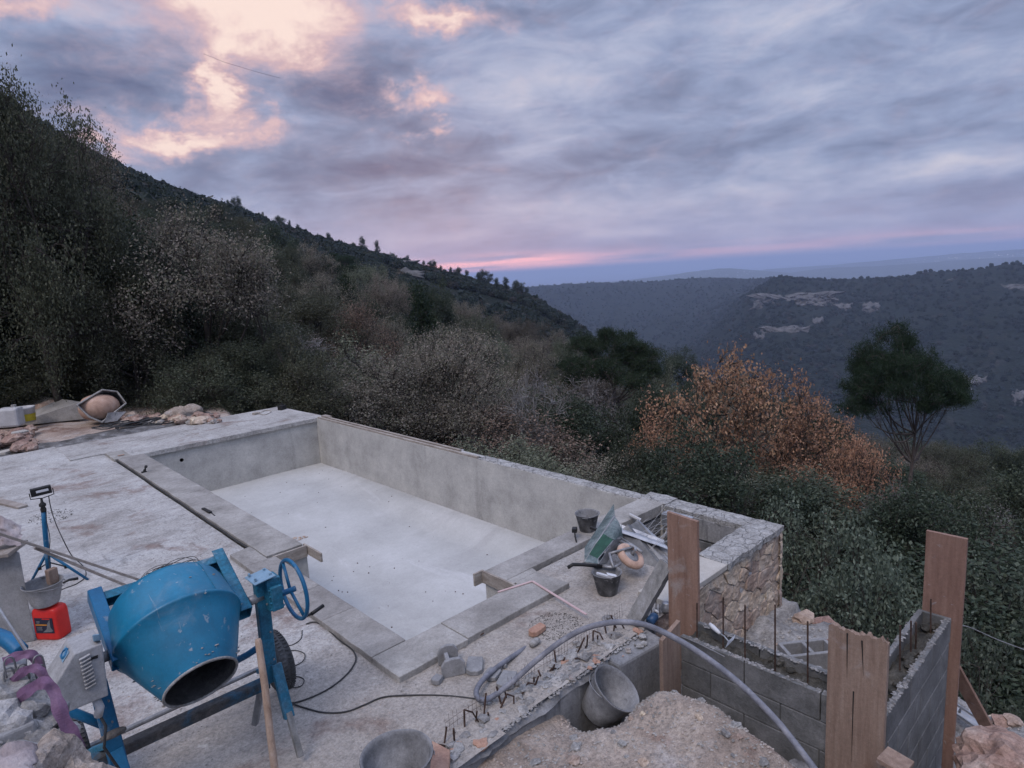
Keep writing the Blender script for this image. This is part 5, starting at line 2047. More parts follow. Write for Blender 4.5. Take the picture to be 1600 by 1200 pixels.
# odd block with open cores behind the wall, and pieces of block
hb = thing('hollow_block', 'pale hollow block lying behind the block wall on the rubble', 'concrete block', tuple(P(1262, 1025, -.35)))
mb = MB()
c = P(1262, 1028, -.35)
Rz = Matrix.Rotation(rad(-38), 3, 'Z')
for (x, y, sx, sy) in ((0, .085, .40, .03), (0, -.085, .40, .03), (-.185, 0, .03, .14), (0, 0, .03, .14), (.185, 0, .03, .14)):
    mb.obox(c + Rz @ Vector((x, y, 0)), (sx, sy, .19), Rz)
obj('shell', mb, M['concslab'], hb, bevel=.004)
mb = MB()
mb.rock((c.x, c.y, c.z - .32), (.30, .26, .24), 5, 3, .25)
mb.rock((c.x + .35, c.y + .2, c.z - .40), (.35, .25, .2), 7, 3, .25)
o = obj('rubble_heap', mb, M['rubble'], loc=(c.x, c.y, -.9))
tag(o, 'grey rubble heap under the pale hollow block', 'rubble')
mb = MB()
c = PD(1572, 1185, 4.5)
mb.rock((c.x, c.y, c.z - .10), (.24, .26, .20), 9, 4, .30)
o = obj('boulder', mb, M['redrock'], loc=tuple(c))
tag(o, 'rounded pinkish boulder in the lower right corner', 'rock')
mb = MB()
c = PD(1250, 1206, 3.9)
mb.rock((c.x, c.y, c.z - .03), (.11, .09, .06), 12, 3, .25)
o = obj('boulder', mb, M['rubble'], loc=tuple(c), smooth=True)
tag(o, 'small pale stone tip at the bottom edge left of the splintered board', 'rock')
mb = MB()
mb.beam(PD(1378, 1178, 3.75), PD(1420, 1203, 3.7), .14, .03)
o = obj('board_end', mb, M['oldboard'], loc=tuple(PD(1378, 1178, 3.75)), bevel=.003)
tag(o, 'short board end low down right of the splintered board', 'plank')

# white framed float lying on the slope at right
ft = thing('plastering_float', 'long white plastering float with a grip lying on the right hand slope', 'trowel', tuple(P(1510, 1125, -1.12)))
a, b = P(1487, 1105, -1.12), P(1548, 1146, -1.12)
d_ = (b - a).normalized()
sd = Vector((-d_.y, d_.x, 0)) * .055
mb = MB()
mb.plate([a - sd, b - sd, b + sd, a + sd], .014)
obj('blade', mb, M['whiteplastic'], ft, bevel=.003)
mb = MB()
for s in (-1, 1):
    mb.beam(a + sd * s + Vector((0, 0, .012)), b + sd * s + Vector((0, 0, .012)), .010, .018)
obj('rim', mb, M['zinc'], ft)
mb = MB()
mb.tube([a.lerp(b, .2) + Vector((0, 0, .0)), a.lerp(b, .25) + Vector((0, 0, .06)), a.lerp(b, .75) + Vector((0, 0, .06)), a.lerp(b, .8)], .011, 8)
obj('grip', mb, M['zinc'], ft, smooth=True)

# trowel stuck in the wall top
tw = thing('pointing_trowel', 'trowel with a pale wooden handle resting on the open block wall', 'trowel', tuple(P(1120, 992, .12)))
a, b = P(1109, 975, .16), P(1125, 990, .14)
mb = MB()
mb.tube([a, a.lerp(b, .3), a.lerp(b, .7), b], [.012, .017, .015, .010], 10)
obj('handle', mb, M['white'], tw, smooth=True)
c = P(1138, 1002, .12)
mb = MB()
mb.tube([b, b.lerp(c, .5) + Vector((0, 0, .01)), c], .005, 6)
mb.plate([P(1149, 992, .13), P(1146, 1000, .12), P(1133, 1013, .11), P(1137, 1003, .13)], .004)
obj('blade', mb, M['zinc'], tw)


# ================================================================== CEMENT MIXER
mx_ = thing('cement_mixer', 'blue tilted drum cement mixer with a hand wheel and grey motor cover', 'cement mixer', (-1.96, -.7, 0))
AXL, AXR, AXY, AXZ = -2.37, -1.55, -.72, .93
th_ = rad(34)
DA = Vector((0, -math.cos(th_), -math.sin(th_)))       # the drum's mouth points this way
DN = Vector((0, math.sin(th_), -math.cos(th_)))
DM = Matrix((Vector((1, 0, 0)), DA.cross(Vector((1, 0, 0))), DA)).transposed()
DC = Vector((-1.975, -.75, .93))
mb = MB()
prof = [(.0, -.315), (.10, -.312), (.20, -.29), (.278, -.262), (.305, -.225), (.316, -.19), (.332, -.06), (.337, -.004), (.345, .0), (.345, .018), (.337, .022), (.300, .10), (.245, .225), (.196, .335), (.190, .345)]
prof = [(r * .955, h * .955) for r, h in prof]
mb.lathe(prof, 64, DM, DC)
drum = obj('drum', mb, M['blue'], mx_, smooth=True)
mb = MB()
ang = 1.02
for (r1, h1), (r2, h2) in zip(prof[5:8], prof[6:9]):
    pass
pts = [DC + DM @ Vector((r * 1.004 * math.cos(ang), -r * 1.004 * math.sin(ang) * -1, h)) for r, h in prof[3:8]]
mb.tube(pts, .0018, 4)
obj('seam', mb, M['bluedirty'], drum)
mb = MB()
n = 48
for k in range(n):
    a0, a1 = 2 * math.pi * k / n, 2 * math.pi * (k + 1) / n
mb.tube([DC + DM @ Vector((.184 * math.cos(2 * math.pi * k / n), .184 * math.sin(2 * math.pi * k / n), .331)) for k in range(n)], .0075, 6, closed=True)
obj('mouth_rim', mb, M['rubble'], drum, smooth=True)
mb = MB()
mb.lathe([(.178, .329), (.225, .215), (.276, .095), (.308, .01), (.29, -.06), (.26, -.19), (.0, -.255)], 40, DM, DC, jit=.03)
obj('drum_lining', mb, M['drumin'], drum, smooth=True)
mb = MB()
for s in (0, 1.9, 4.1):
    a = DC + DM @ Vector((.26 * math.cos(s), .26 * math.sin(s), .1))
    b = DC + DM @ Vector((.22 * math.cos(s + .5), .22 * math.sin(s + .5), -.2))
    mb.beam(a, b, .08, .008, up=(a - DC))
obj('paddle', mb, M['drumin'], drum)
# tilting yoke: two arms and the cross bar behind the drum
yk = Vector((0, math.cos(th_), math.sin(th_)))       # from the axis backwards
bl = Vector((AXL + .06, AXY, AXZ)) + yk * .36
br = Vector((AXR - .045, AXY, AXZ)) + yk * .36


def channel(mbx, a, b, w_, d_, up):
    """open channel section, webs 5 mm"""
    a, b, up = Vector(a), Vector(b), Vector(up)
    dd = (b - a).normalized()
    sd_ = dd.cross(up).normalized()
    u2 = sd_.cross(dd).normalized()
    mbx.beam(a, b, w_, .006, up=u2)
    for s in (-1, 1):
        mbx.beam(a + sd_ * (w_ / 2 * s) - u2 * d_ / 2, b + sd_ * (w_ / 2 * s) - u2 * d_ / 2, .006, d_, up=u2)


mb = MB()
channel(mb, bl - yk * .40 - yk * .03, bl + yk * .035, .095, .065, (-1, 0, 0))
obj('yoke_arm', mb, M['bluebright'], mx_, bevel=.003)
mb = MB()
channel(mb, br - yk * .40 - yk * .03, br + yk * .035, .095, .065, (1, 0, 0))
obj('yoke_arm', mb, M['bluedirty'], mx_, bevel=.003)
mb = MB()
channel(mb, bl + Vector((.03, 0, 0)), br - Vector((.03, 0, 0)), .075, .05, yk)
obj('yoke_bar', mb, M['bluedirty'], mx_, bevel=.003)
mb = MB()
for k in range(36):
    a0 = 2 * math.pi * k / 36
    c = DC + DM @ Vector((.0, .0, -.33))
mb.lathe([(.0, -.345), (.07, -.345), (.07, -.29)], 20, DM, DC)
obj('hub', mb, M['bluedirty'], mx_)
# pivots
mb = MB()
mb.tube([(AXL - .03, AXY, AXZ), (AXL + .07, AXY, AXZ)], .028, 14)
mb.tube([(AXR - .05, AXY, AXZ), (AXR + .05, AXY, AXZ)], .028, 14)
obj('pivot', mb, M['steel'], mx_, smooth=True)
# stand: posts, legs, timber extensions
mb = MB()
channel(mb, (AXR + .05, AXY - .02, AXZ + .13), (AXR + .035, AXY - .03, .38), .07, .05, (0, -1, 0))
obj('post', mb, M['bluedirty'], mx_, bevel=.003)
mb = MB()
mb.beam((AXR + .06, AXY - .05, .50), (AXR + .055, AXY - .17, .20), .06, .035, up=(0, -1, 0))
obj('leg', mb, M['bluedirty'], mx_, bevel=.003)
mb = MB()
mb.beam((AXR + .055, AXY - .165, .235), (AXR + .05, AXY - .28, .0), .035, .03, up=(0, -1, 0))
obj('leg_extension', mb, M['greywood'], mx_, bevel=.003)
mb = MB()
mb.beam((AXR + .04, AXY - .02, .45), (AXR + .12, -.30, .22), .045, .03)
obj('leg', mb, M['bluedirty'], mx_, bevel=.003)
mb = MB()
mb.beam((AXR + .035, AXY + .15, .30), (AXR - .02, AXY + .22, .0), .04, .035)
obj('leg_extension', mb, M['greywood'], mx_, bevel=.003)
mb = MB()
channel(mb, (AXL - .005, AXY - .01, AXZ - .12), (AXL + .02, AXY - .03, .34), .075, .05, (0, -1, 0))
obj('post', mb, M['bluebright'], mx_, bevel=.003)
mb = MB()
mb.beam((AXL + .02, AXY - .02, .42), (AXL + .05, AXY - .24, .0), .06, .035, up=(0, -1, 0))
obj('leg', mb, M['bluebright'], mx_, bevel=.003)
mb = MB()
mb.beam((AXL + .0, AXY, .45), (AXL - .08, -.28, .2), .045, .03)
obj('leg', mb, M['bluedirty'], mx_, bevel=.003)
mb = MB()
channel(mb, (AXL - .20, AXY + .09, .37), (AXR + .04, AXY + .06, .37), .065, .055, (0, 0, 1))
obj('base_rail', mb, M['darkrail'], mx_, bevel=.003)
mb = MB()
mb.tube([(AXL - .12, -.26, .21), (AXR + .30, -.26, .21)], .016, 10)
obj('axle', mb, M['steel'], mx_)
mb = MB()                       # tilt lever behind the drum
mb.tube([(AXR + .03, AXY + .02, .62), (AXR - .05, AXY + .10, .55), (AXR - .14, AXY + .20, .48)], .020, 10)
obj('stay_tube', mb, M['bluebright'], mx_, smooth=True)
mb = MB()
mb.tube([(AXL - .35, AXY + .20, .85), (AXL - .10, AXY + .12, .62), (AXL + .03, AXY + .05, .50)], .024, 12)
obj('stay_tube', mb, M['bluebright'], mx_, smooth=True)
for wx, par_x in ((AXR + .26, 1), (AXL - .10, -1)):
    wc = Vector((wx, -.26, .205))
    WM = Matrix.Rotation(rad(90), 3, 'Y')
    wh = thing('wheel_tmp', None, None, (0, 0, 0))
    D.objects.remove(wh)
    mb = MB()
    mb.lathe([(.10, -.045), (.155, -.052), (.185, -.048), (.200, -.034), (.204, 0), (.200, .034), (.185, .048), (.155, .052), (.10, .045)], 40, WM, wc)
    ty = obj('wheel', mb, M['rubber'], mx_, smooth=True)
    mb = MB()
    for k in range(48):         # tread bars
        a = 2 * math.pi * k / 48
        for s in (-1, 1):
            c = wc + Vector((s * .022, math.cos(a + s * .04) * .204, math.sin(a + s * .04) * .204))
            mb.obox(c, (.030, .010, .008), Matrix.Rotation(a - math.pi / 2, 3, 'X'))
    obj('tread', mb, M['rubber'], ty)
    mb = MB()
    mb.lathe([(.02, -.035), (.09, -.03), (.10, -.044), (.112, -.044), (.112, .044), (.10, .044), (.09, .03), (.02, .035)], 24, WM, wc)
    obj('rim', mb, M['steel'], ty, smooth=True)
# gear box, plate and hand wheel
mb = MB()
mb.obox((AXR + .10, AXY - .02, AXZ + .02), (.085, .11, .20))
mb.obox((AXR + .10, AXY - .085, AXZ + .00), (.07, .03, .15))
for z in (-.06, -.02, .02, .06):
    mb.obox((AXR + .10, AXY - .09, AXZ + z), (.09, .012, .012))
obj('gear_box', mb, M['bluedirty'], mx_, bevel=.006)
mb = MB()
mb.obox((AXR + .045, AXY - .02, AXZ + .135), (.13, .15, .008), Matrix.Rotation(rad(-6), 3, 'Y'))
for (x, y) in ((.0, -.05), (.0, .04), (.09, -.05), (.09, .04)):
    mb.lathe([(0, .016), (.008, .016), (.008, 0)], 8, None, (AXR + x, AXY + y - .01, AXZ + .14))
obj('top_plate', mb, M['lightblue'], mx_, bevel=.002)
HW = Vector((AXR + .235, AXY - .02, AXZ - .02))
hm_ = Matrix.Rotation(rad(90), 3, 'Y')
mb = MB()
mb.tube([HW + Vector((0, .185 * math.cos(2 * math.pi * k / 44), .185 * math.sin(2 * math.pi * k / 44))) for k in range(44)], .0125, 9, closed=True)
hw = obj('hand_wheel', mb, M['bluebright'], mx_, smooth=True)
mb = MB()
for a in (.9, .9 + math.pi):
    mb.tube([HW + Vector((-.02, 0, 0)), HW + Vector((0, .18 * math.cos(a), .18 * math.sin(a)))], .010, 8)
mb.tube([HW - Vector((.12, 0, 0)), HW + Vector((.012, 0, 0))], .018, 10)
obj('spoke', mb, M['bluebright'], hw, smooth=True)
mb = MB()
h0 = HW + Vector((0, -.13, -.135))
mb.tube([h0, h0 + Vector((.04, 0, 0))], .008, 8)
mb.tube([h0 + Vector((.04, 0, 0)), h0 + Vector((.13, .02, .01))], .012, 10)
obj('crank_grip', mb, M['black'], hw, smooth=True)
# motor cover: sloping grey steel box with louvres
mc = Vector((AXL - .06, AXY, AXZ))
YA, YB = AXY - .13, AXY + .10
sec = [(-2.37, .985), (-2.50, .985), (-2.64, .74), (-2.64, .60), (-2.37, .60)]     # x, z outline of the end
Qs = []
# build in the photo's own measure: front face corners read on the plane just before the left pivot
def FP(u, v, y=-.92):
    d = ray(u, v)
    t_ = (y - CAM.y) / d.y
    return CAM + d * t_


fc = [FP(107, 1017), FP(119, 1023), FP(160, 1007), FP(169, 1086), FP(103, 1117), FP(82, 1076)]
fr = [FP(116, 1022), FP(160, 1005), FP(170, 1087), FP(105, 1114), FP(84, 1074)]
back = Vector((0, .20, 0))
mb = MB()
k = len(fr)
vs = fr + [p_ + back for p_ in fr]
fs = [tuple(range(k)), tuple(range(k, 2 * k))[::-1]] + [((i + 1) % k, i, k + i, k + (i + 1) % k) for i in range(k)]
mb.add(vs, fs)
mc_o = obj('motor_cover', mb, M['motor'], mx_, bevel=.006)
mb = MB()
for i in range(9):
    t_ = i / 8
    c = FP(124 + 10 * t_, 1033 + 45 * t_, -.928)
    mb.beam(c + Vector((0, 0, .004)), c + Vector((.045, 0, .014)), .010, .007, up=(0, -.4, 1))
obj('louvre', mb, M['motor'], mc_o)
mb = MB()
mb.plate([FP(143, 1027, -.923), FP(153, 1023, -.923), FP(153, 1028, -.923), FP(136, 1033, -.923)], .002)
obj('slot', mb, M['black'], mc_o)
a_, b_ = fr[0], fr[4]
nn = ((b_ - a_).cross(back)).normalized()
if nn.x > 0:
    nn = -nn
mb = MB()
q0 = a_.lerp(b_, .10) + back * .30 + nn * .003
q1 = a_.lerp(b_, .42) + back * .30 + nn * .003
q2 = a_.lerp(b_, .42) + back * .72 + nn * .003
q3 = a_.lerp(b_, .10) + back * .72 + nn * .003
mb.plate([q0, q1, q2, q3], .001)
st_ = obj('sticker', mb, M['lightblue'], mc_o)
mb = MB()
cc_ = (q0 + q2) / 2 + nn * .002
ex, ey = (q1 - q0) * .42, (q3 - q0) * .30
ring = []
for i in range(16):
    a = 2 * math.pi * i / 16
    rr2 = 1 + .55 * max(0, math.cos(a)) ** 6
    ring.append(cc_ - ex * math.cos(a) * rr2 * .8 + ey * math.sin(a))
mb.tube(ring, .006, 4, closed=True)
obj('drop_emblem', mb, M['bluebright'], st_)
mb = MB()
mb.hexa([FP(146, 1003, -.925), FP(158, 1001, -.925), FP(158, 1001, -.72), FP(146, 1003, -.72), FP(145, 998, -.925) + Vector((0, 0, .02)), FP(157, 996, -.925) + Vector((0, 0, .02)), FP(157, 996, -.72) + Vector((0, 0, .02)), FP(145, 998, -.72) + Vector((0, 0, .02))])
obj('belt_guard', mb, M['lightblue'], mc_o, bevel=.004)
mb = MB()
a = FP(150, 1092, -.88)
mb.tube([a, a + Vector((.01, 0, -.05)), a + Vector((.0, .02, -.10))], .02, 10)
obj('plug_socket', mb, M['whiteplastic'], mx_, smooth=True)
mb = MB()
mb.tube([a + Vector((0, .02, -.08)), a + Vector((.02, .0, -.16)), a + Vector((-.0, .02, -.28)), a + Vector((.05, .04, -.45)), a + Vector((.10, .10, -.62)), a + Vector((.15, .18, a.z * -1 + .01))], .007, 7)
obj('lead', mb, M['cable'], mx_, smooth=True)
mb = MB()
c = FP(190, 1146, -.86)
mb.rock(c + Vector((-.03, .03, 0)), (.06, .03, .016), 3, 2, .15)
obj('foot_pedal', mb, M['darkrail'], mx_)

rgq = random.Random(9)
mb = MB()
for i in range(34):
    a = rgq.uniform(0, 6.28)
    h = rgq.choice((rgq.uniform(.24, .32), rgq.uniform(.26, .32), rgq.uniform(-.15, .3)))
    r_ = np.interp(h, [-.19, -.06, .02, .10, .225, .335], [.302, .317, .326, .286, .234, .187])
    p_ = DC + DM @ Vector((r_ * math.cos(a), r_ * math.sin(a), h))
    s = rgq.uniform(.003, .009)
    mb.rock(p_, (s * rgq.uniform(1, 2.4), s, s * .6), i, 1, .4)
obj('cement_splashes', mb, M['rubble'], drum, kind='stuff')
mb = MB()
for i in range(9):
    for (x, y, z) in ((AXR + .05, AXY - .058, .9 - i * .06),):
        mb.lathe([(0, .006), (.006, .005), (.007, 0)], 6, Matrix.Rotation(rad(90), 3, 'X'), (x, y, z)) if i % 3 == 0 else None
for z in (.60, .72, .84, .95):
    mb.lathe([(0, .008), (.007, .006), (.008, 0)], 6, Matrix.Rotation(rad(90), 3, 'Y'), (AXL + .015, AXY - .06, z))
obj('bolts', mb, M['steel'], mx_, kind='stuff')

# black lead trailing from the mixer over the terrace
def cable(name, uvs, r, mt_, label, z=-.045, cat='cable', k=5):
    pts = [P(q[0], q[1], q[2] if len(q) > 2 else z) for q in uvs]
    out_ = []
    for i in range(len(pts) - 1):
        p0 = pts[max(i - 1, 0)]
        p1, p2 = pts[i], pts[i + 1]
        p3 = pts[min(i + 2, len(pts) - 1)]
        for j in range(k):
            t_ = j / k
            out_.append(.5 * ((2 * p1) + (p2 - p0) * t_ + (2 * p0 - 5 * p1 + 4 * p2 - p3) * t_ ** 2 + (3 * p1 - p0 - 3 * p2 + p3) * t_ ** 3))
    out_.append(pts[-1])
    mbb = MB()
    mbb.tube(out_, r, 7)
    o_ = obj(name, mbb, mt_, loc=tuple(pts[0]), smooth=True)
    tag(o_, label, cat)
    return o_


cable('power_cable', [(478, 975), (492, 972), (508, 980), (530, 1000), (550, 1015), (556, 1030), (545, 1050), (520, 1072), (490, 1088), (460, 1098), (448, 1096)], .0055, M['cable'], 'black cable looping from the crank handle over the terrace to the mixer leg')
cable('power_cable', [(447, 1096), (470, 1104), (505, 1113), (540, 1112), (570, 1101), (600, 1089), (650, 1086), (700, 1087), (745, 1092)], .0055, M['cable'], 'long black cable running from the mixer leg to the end of the grey hose')
cable('power_cable', [(438, 1008), (455, 1008), (470, 998), (472, 985)], .0035, M['cable'], 'thin cable curl beside the mixer wheel, uppermost of three')
cable('power_cable', [(446, 1018), (462, 1016), (476, 1022), (472, 1034), (452, 1044)], .0035, M['cable'], 'middle thin cable curl beside the mixer wheel')
cable('power_cable', [(450, 1060), (465, 1057), (475, 1062), (470, 1072), (452, 1075)], .0035, M['cable'], 'lowest thin cable curl beside the mixer wheel')
cable('wire_coil', [(232, 900, 0), (245, 888, .0), (265, 884, .0), (285, 886, 0), (292, 892, .0)], .004, M['cable'], 'black wire arching up behind the mixer drum', cat='wire')
mb = MB()
rg3 = random.Random(3)
c0 = P(268, 900, .02)
for i in range(14):
    R_ = rg3.uniform(.10, .20)
    o3 = Vector((rg3.uniform(-.08, .08), rg3.uniform(-.08, .08), rg3.uniform(0, .06)))
    mb.tube([c0 + o3 + Vector((R_ * 1.2 * math.cos(t_ / 20 * 6.283), R_ * math.sin(t_ / 20 * 6.283), .03 * math.sin(t_ * .6 + i))) for t_ in range(20)], .0035, 4, closed=True)
o = obj('wire_tangle', mb, M['cable'], loc=tuple(c0))
tag(o, 'tangled dark wire heap lying behind the mixer drum', 'wire')

# ------------------------------------------------------------------ shovel standing in front of the mixer wheel
sh = thing('long_handle', 'long worn wooden tool handle leaning in front of the mixer wheel', 'tool handle', (-1.62, -1.35, 0))
mb = MB()
a = PD(403, 998, 3.28)
b = PD(431, 1215, 3.05)
mb.tube([a, a.lerp(b, .02), a.lerp(b, .35) + Vector((.004, 0, 0)), a.lerp(b, .7), b, b + (b - a).normalized() * .25], [.012, .0165, .0175, .0175, .018, .018], 12)
obj('shaft', mb, M['handle'], sh, smooth=True)

# ------------------------------------------------------------------ buckets
def bucket(label, base, r0, r1, h, mt_, axis=None, grp=None, handle_a=0.0, handle_drop=1.0, inner=None, n=40, cat='bucket'):
    base = Vector(base)
    ax = Vector(axis).normalized() if axis is not None else Vector((0, 0, 1))
    Mx = ax.to_track_quat('Z', 'Y').to_matrix()
    t_ = thing('bucket', label, cat, tuple(base), grp)
    mbb = MB()
    mbb.lathe([(0, .0), (r0 * .93, 0), (r0, .012), (r0 + (r1 - r0) * .5, h * .5), (r1 * .985, h * .93), (r1 * 1.02, h * .95), (r1 * 1.045, h * .985), (r1 * 1.035, h)], n, Mx, base, jit=.02)
    obj('pail', mbb, mt_, t_, smooth=True)
    mbb = MB()
    mbb.lathe([(r1 * 1.035, h), (r1 * .975, h * .995), (r1 * .94, h * .90), (r0 * .95, .03), (0, .02)], n, Mx, base, jit=.02)
    obj('inside', mbb, inner or M['bucketin'], t_, smooth=True)
    mbb = MB()
    ca, sa = math.cos(handle_a), math.sin(handle_a)
    pts = []
    for i in range(15):
        q = math.pi * i / 14
        loc_ = Vector((math.cos(q) * r1 * 1.05, math.sin(q) * r1 * 1.12 * math.sin(handle_drop), h * .93 + math.sin(q) * r1 * math.cos(handle_drop) * 1.0))
        loc_ = Vector((loc_.x * ca - loc_.y * sa, loc_.x * sa + loc_.y * ca, loc_.z))
        pts.append(base + Mx @ loc_)
    mbb.tube(pts, .0035, 6)
    obj('handle', mbb, M['steel'], t_, smooth=True)
    return t_


def on_deck(u, v, z=-.05):
    return P(u, v, z)


b1 = on_deck(918, 829, .0)
bucket('dark bucket standing on the beam behind the wheelbarrow', b1, .085, .125, .20, M['bucket'], handle_a=.3, handle_drop=1.45)
b2 = on_deck(949, 926)
bk2 = bucket('black bucket with white scrapers in it standing in front of the wheelbarrow', b2, .088, .128, .20, M['bucket'], handle_a=2.6, handle_drop=1.7)
mb = MB()
mb.beam(b2 + Vector((-.10, .03, .21)), b2 + Vector((.02, -.06, .15)), .03, .02)
mb.beam(b2 + Vector((-.02, -.02, .19)), b2 + Vector((.05, -.07, .16)), .05, .008)
o = obj('scraper', mb, M['white'], loc=tuple(b2 + Vector((-.05, 0, .17))), bevel=.003)
tag(o, 'white scraper lying in the black bucket before the wheelbarrow', 'tool')
b3 = Vector((.44, -1.86, -.56))
axb = (PD(966, 1083, 4.12) - PD(941, 1128, 4.13)).normalized()
pbk = PD(931, 1112, 4.16)
_d = (pbk - CAM).normalized()
bucket('large pale plaster bucket lying tilted in the trench by the retaining wall', tuple(pbk), .125, .178, .27, M['bucketlight'], axis=(-_d * .42 + (RT * .66 + UP * .75) * .91), handle_a=-.4, handle_drop=1.9)
bb = P(628, 1262, .0)
bucket('big dark rimmed bucket cut by the bottom edge left of the retaining wall', (PD(622, 1196, 3.12) + Vector((0, 0, -.20))), .135, .185, .27, M['bucket'], handle_a=2.4, handle_drop=2.0)
mb = MB()
mb.plate([P(676, 1168, -.03), P(704, 1183, -.03), P(702, 1215, -.03), P(668, 1215, -.03)], .05)
o = obj('board_offcut', mb, M['brick'], loc=tuple(P(690, 1190, -.03)), bevel=.004)
tag(o, 'pinkish board offcut beside the big bucket at the bottom edge', 'plank')

# ------------------------------------------------------------------ wheelbarrow, tipped over
wb = thing('wheelbarrow', 'green wheelbarrow tipped on its side with a dusty tan tyre', 'wheelbarrow', tuple(P(940, 885, -.05)))
m1, m2 = PD(912, 878, 5.55), PD(961, 806, 6.10)
q5 = lambda X, Y, d_: PD(860 + X / 7.5, 780 + Y / 7.5, d_)
tA5, tB5, tC5 = q5(398, 742, 5.50), q5(615, 403, 5.85), q5(752, 200, 6.06)
tD5, tE5 = q5(735, 482, 5.72), q5(562, 760, 5.42)
tF5, tG5, tH5 = q5(836, 395, 5.98), q5(836, 462, 5.88), q5(655, 748, 5.52)
tS5, tT5 = q5(455, 652, 5.58), q5(556, 700, 5.49)
deep = Vector((.22, .18, .02))


def plates(name, faces, mt_, par=wb):
    mbb = MB()
    for f in faces:
        mbb.add(f, [tuple(range(len(f)))])
    o_ = obj(name, mbb, mt_, par)
    s_ = o_.modifiers.new('thickness', 'SOLIDIFY')
    s_.thickness = .006
    return o_


plates('tray_side', [[tS5, tB5, tD5, tT5]], M['tray'])
plates('tray_corner', [[tA5, tS5, tT5, tE5]], M['trayin'])
mb = MB()
V = []
tv = (CAM - tD5).normalized()
for i in range(9):
    s_ = i / 8
    for j in range(7):
        t_ = j / 6
        lo_ = tB5.lerp(tD5, s_)
        hi_ = tC5.lerp(tF5.lerp(tG5, .4), s_) if s_ > 0 else tC5
        p_ = lo_.lerp(tG5, max(0, s_ - .6) * .5).lerp(hi_, t_)
        p_ += tv * .06 * math.sin(math.pi * s_) * math.sin(math.pi * min(1, t_ * .9 + .05)) + (tF5 - tC5).cross(tv).normalized() * -.02 * math.sin(math.pi * s_) * t_
        V.append(p_)
mb.add(V, [(i * 7 + j, i * 7 + j + 1, (i + 1) * 7 + j + 1, (i + 1) * 7 + j) for i in range(8) for j in range(6)])
o_ = obj('tray_nose', mb, M['trayin'], wb, smooth=True)
plates('tray_bottom', [[tD5, tG5, tH5, tE5]], M['darksheet'])
plates('tray_back', [[tA5, tC5, tC5 + deep, tA5 + deep], [tE5, tH5, tH5 + deep * .6, tA5 + deep], [tG5, tF5, tF5 + deep * .6, tG5 + deep * .6]], M['trayin'])
mb = MB()
mb.tube([tA5, tB5, tC5], .010, 8)
mb.tube([tD5, tT5, tE5], .006, 6)
mb.tube([tC5, tF5], .007, 6)
obj('tray_rim', mb, M['steel'], wb, smooth=True)
mb = MB()
q = lambda X, Y: (860 + X / 7.5, 780 + Y / 7.5)
h1 = [PD(*q(470, 335), 6.15), PD(*q(560, 365), 6.10), PD(*q(680, 440), 5.98), PD(*q(770, 485), 5.85)]
mb.tube(h1, .016, 9)
obj('grip', mb, M['black'], wb, smooth=True)
mb = MB()
h2 = [PD(*q(205, 802), 5.30), PD(*q(265, 765), 5.32), PD(*q(400, 768), 5.36), PD(*q(600, 790), 5.45)]
mb.tube(h2, .016, 9)
obj('grip', mb, M['black'], wb, smooth=True)
mb = MB()
mb.tube([PD(*q(760, 480), 5.86), PD(*q(980, 555), 5.72), PD(*q(1075, 625), 5.66)], .015, 8)
mb.tube([PD(*q(830, 455), 5.88), PD(*q(1000, 560), 5.74)], .010, 8)
mb.tube([PD(*q(700, 635), 5.55), PD(*q(820, 600), 5.60), PD(*q(960, 565), 5.72)], .012, 8)
mb.tube([PD(*q(690, 635), 5.55), PD(*q(712, 715), 5.45), PD(*q(740, 800), 5.38)], .012, 8)
mb.tube([PD(*q(600, 790), 5.45), PD(*q(740, 800), 5.42), PD(*q(820, 760), 5.5)], .013, 8)
obj('frame', mb, M['steel'], wb, smooth=True)
wc = PD(*q(938, 668), 5.66)
_d = (wc - CAM).normalized()
wn = (-_d * .48 + (RT * .64 + UP * .77) * .88).normalized()
WMx = wn.to_track_quat('Z', 'Y').to_matrix()
mb = MB()
R_ = .105
mb.tube([wc + WMx @ Vector((R_ * math.cos(2 * math.pi * k / 36), R_ * math.sin(2 * math.pi * k / 36), 0)) for k in range(36)], .036, 12, closed=True)
whl = obj('wheel', mb, M['tan'], wb, smooth=True)
mb = MB()
mb.lathe([(.02, -.03), (.04, -.02), (.070, -.025), (.078, 0), (.070, .025), (.04, .02), (.02, .03)], 24, WMx, wc)
obj('rim', mb, M['steel'], whl, smooth=True)
mb = MB()
mb.tube([wc - wn * .07, wc + wn * .09], .012, 8)
mb.beam(wc + wn * .08, PD(*q(1000, 565), 5.70), .02, .012)
obj('fork', mb, M['steel'], wb)

# small things on and by the beam
mb = MB()
a = on_deck(902, 853, -.03)
mb.tube([a, a + Vector((.03, .05, .08)), a + Vector((.06, .08, .12))], .008, 6)
mb.obox(a + Vector((.07, .09, .13)), (.07, .05, .04), Matrix.Rotation(.6, 3, 'Z'))
o = obj('nail_bar', mb, M['black'], loc=tuple(a))
tag(o, 'small dark tool leaning on the beam edge left of the wheelbarrow', 'tool')
mb = MB()
a = P(908, 880, -.045)
pts = [P(897, 858, .01), P(902, 848, .0), P(920, 842, -.02), P(935, 838, -.02)]
mb.beam(P(900, 852, -.03), P(934, 838, -.03), .06, .05)
o = obj('mortar_lump', mb, M['mortar'], loc=tuple(a), bevel=.02)
tag(o, 'grey lump of mortar along the beam foot left of the wheelbarrow', 'mortar')

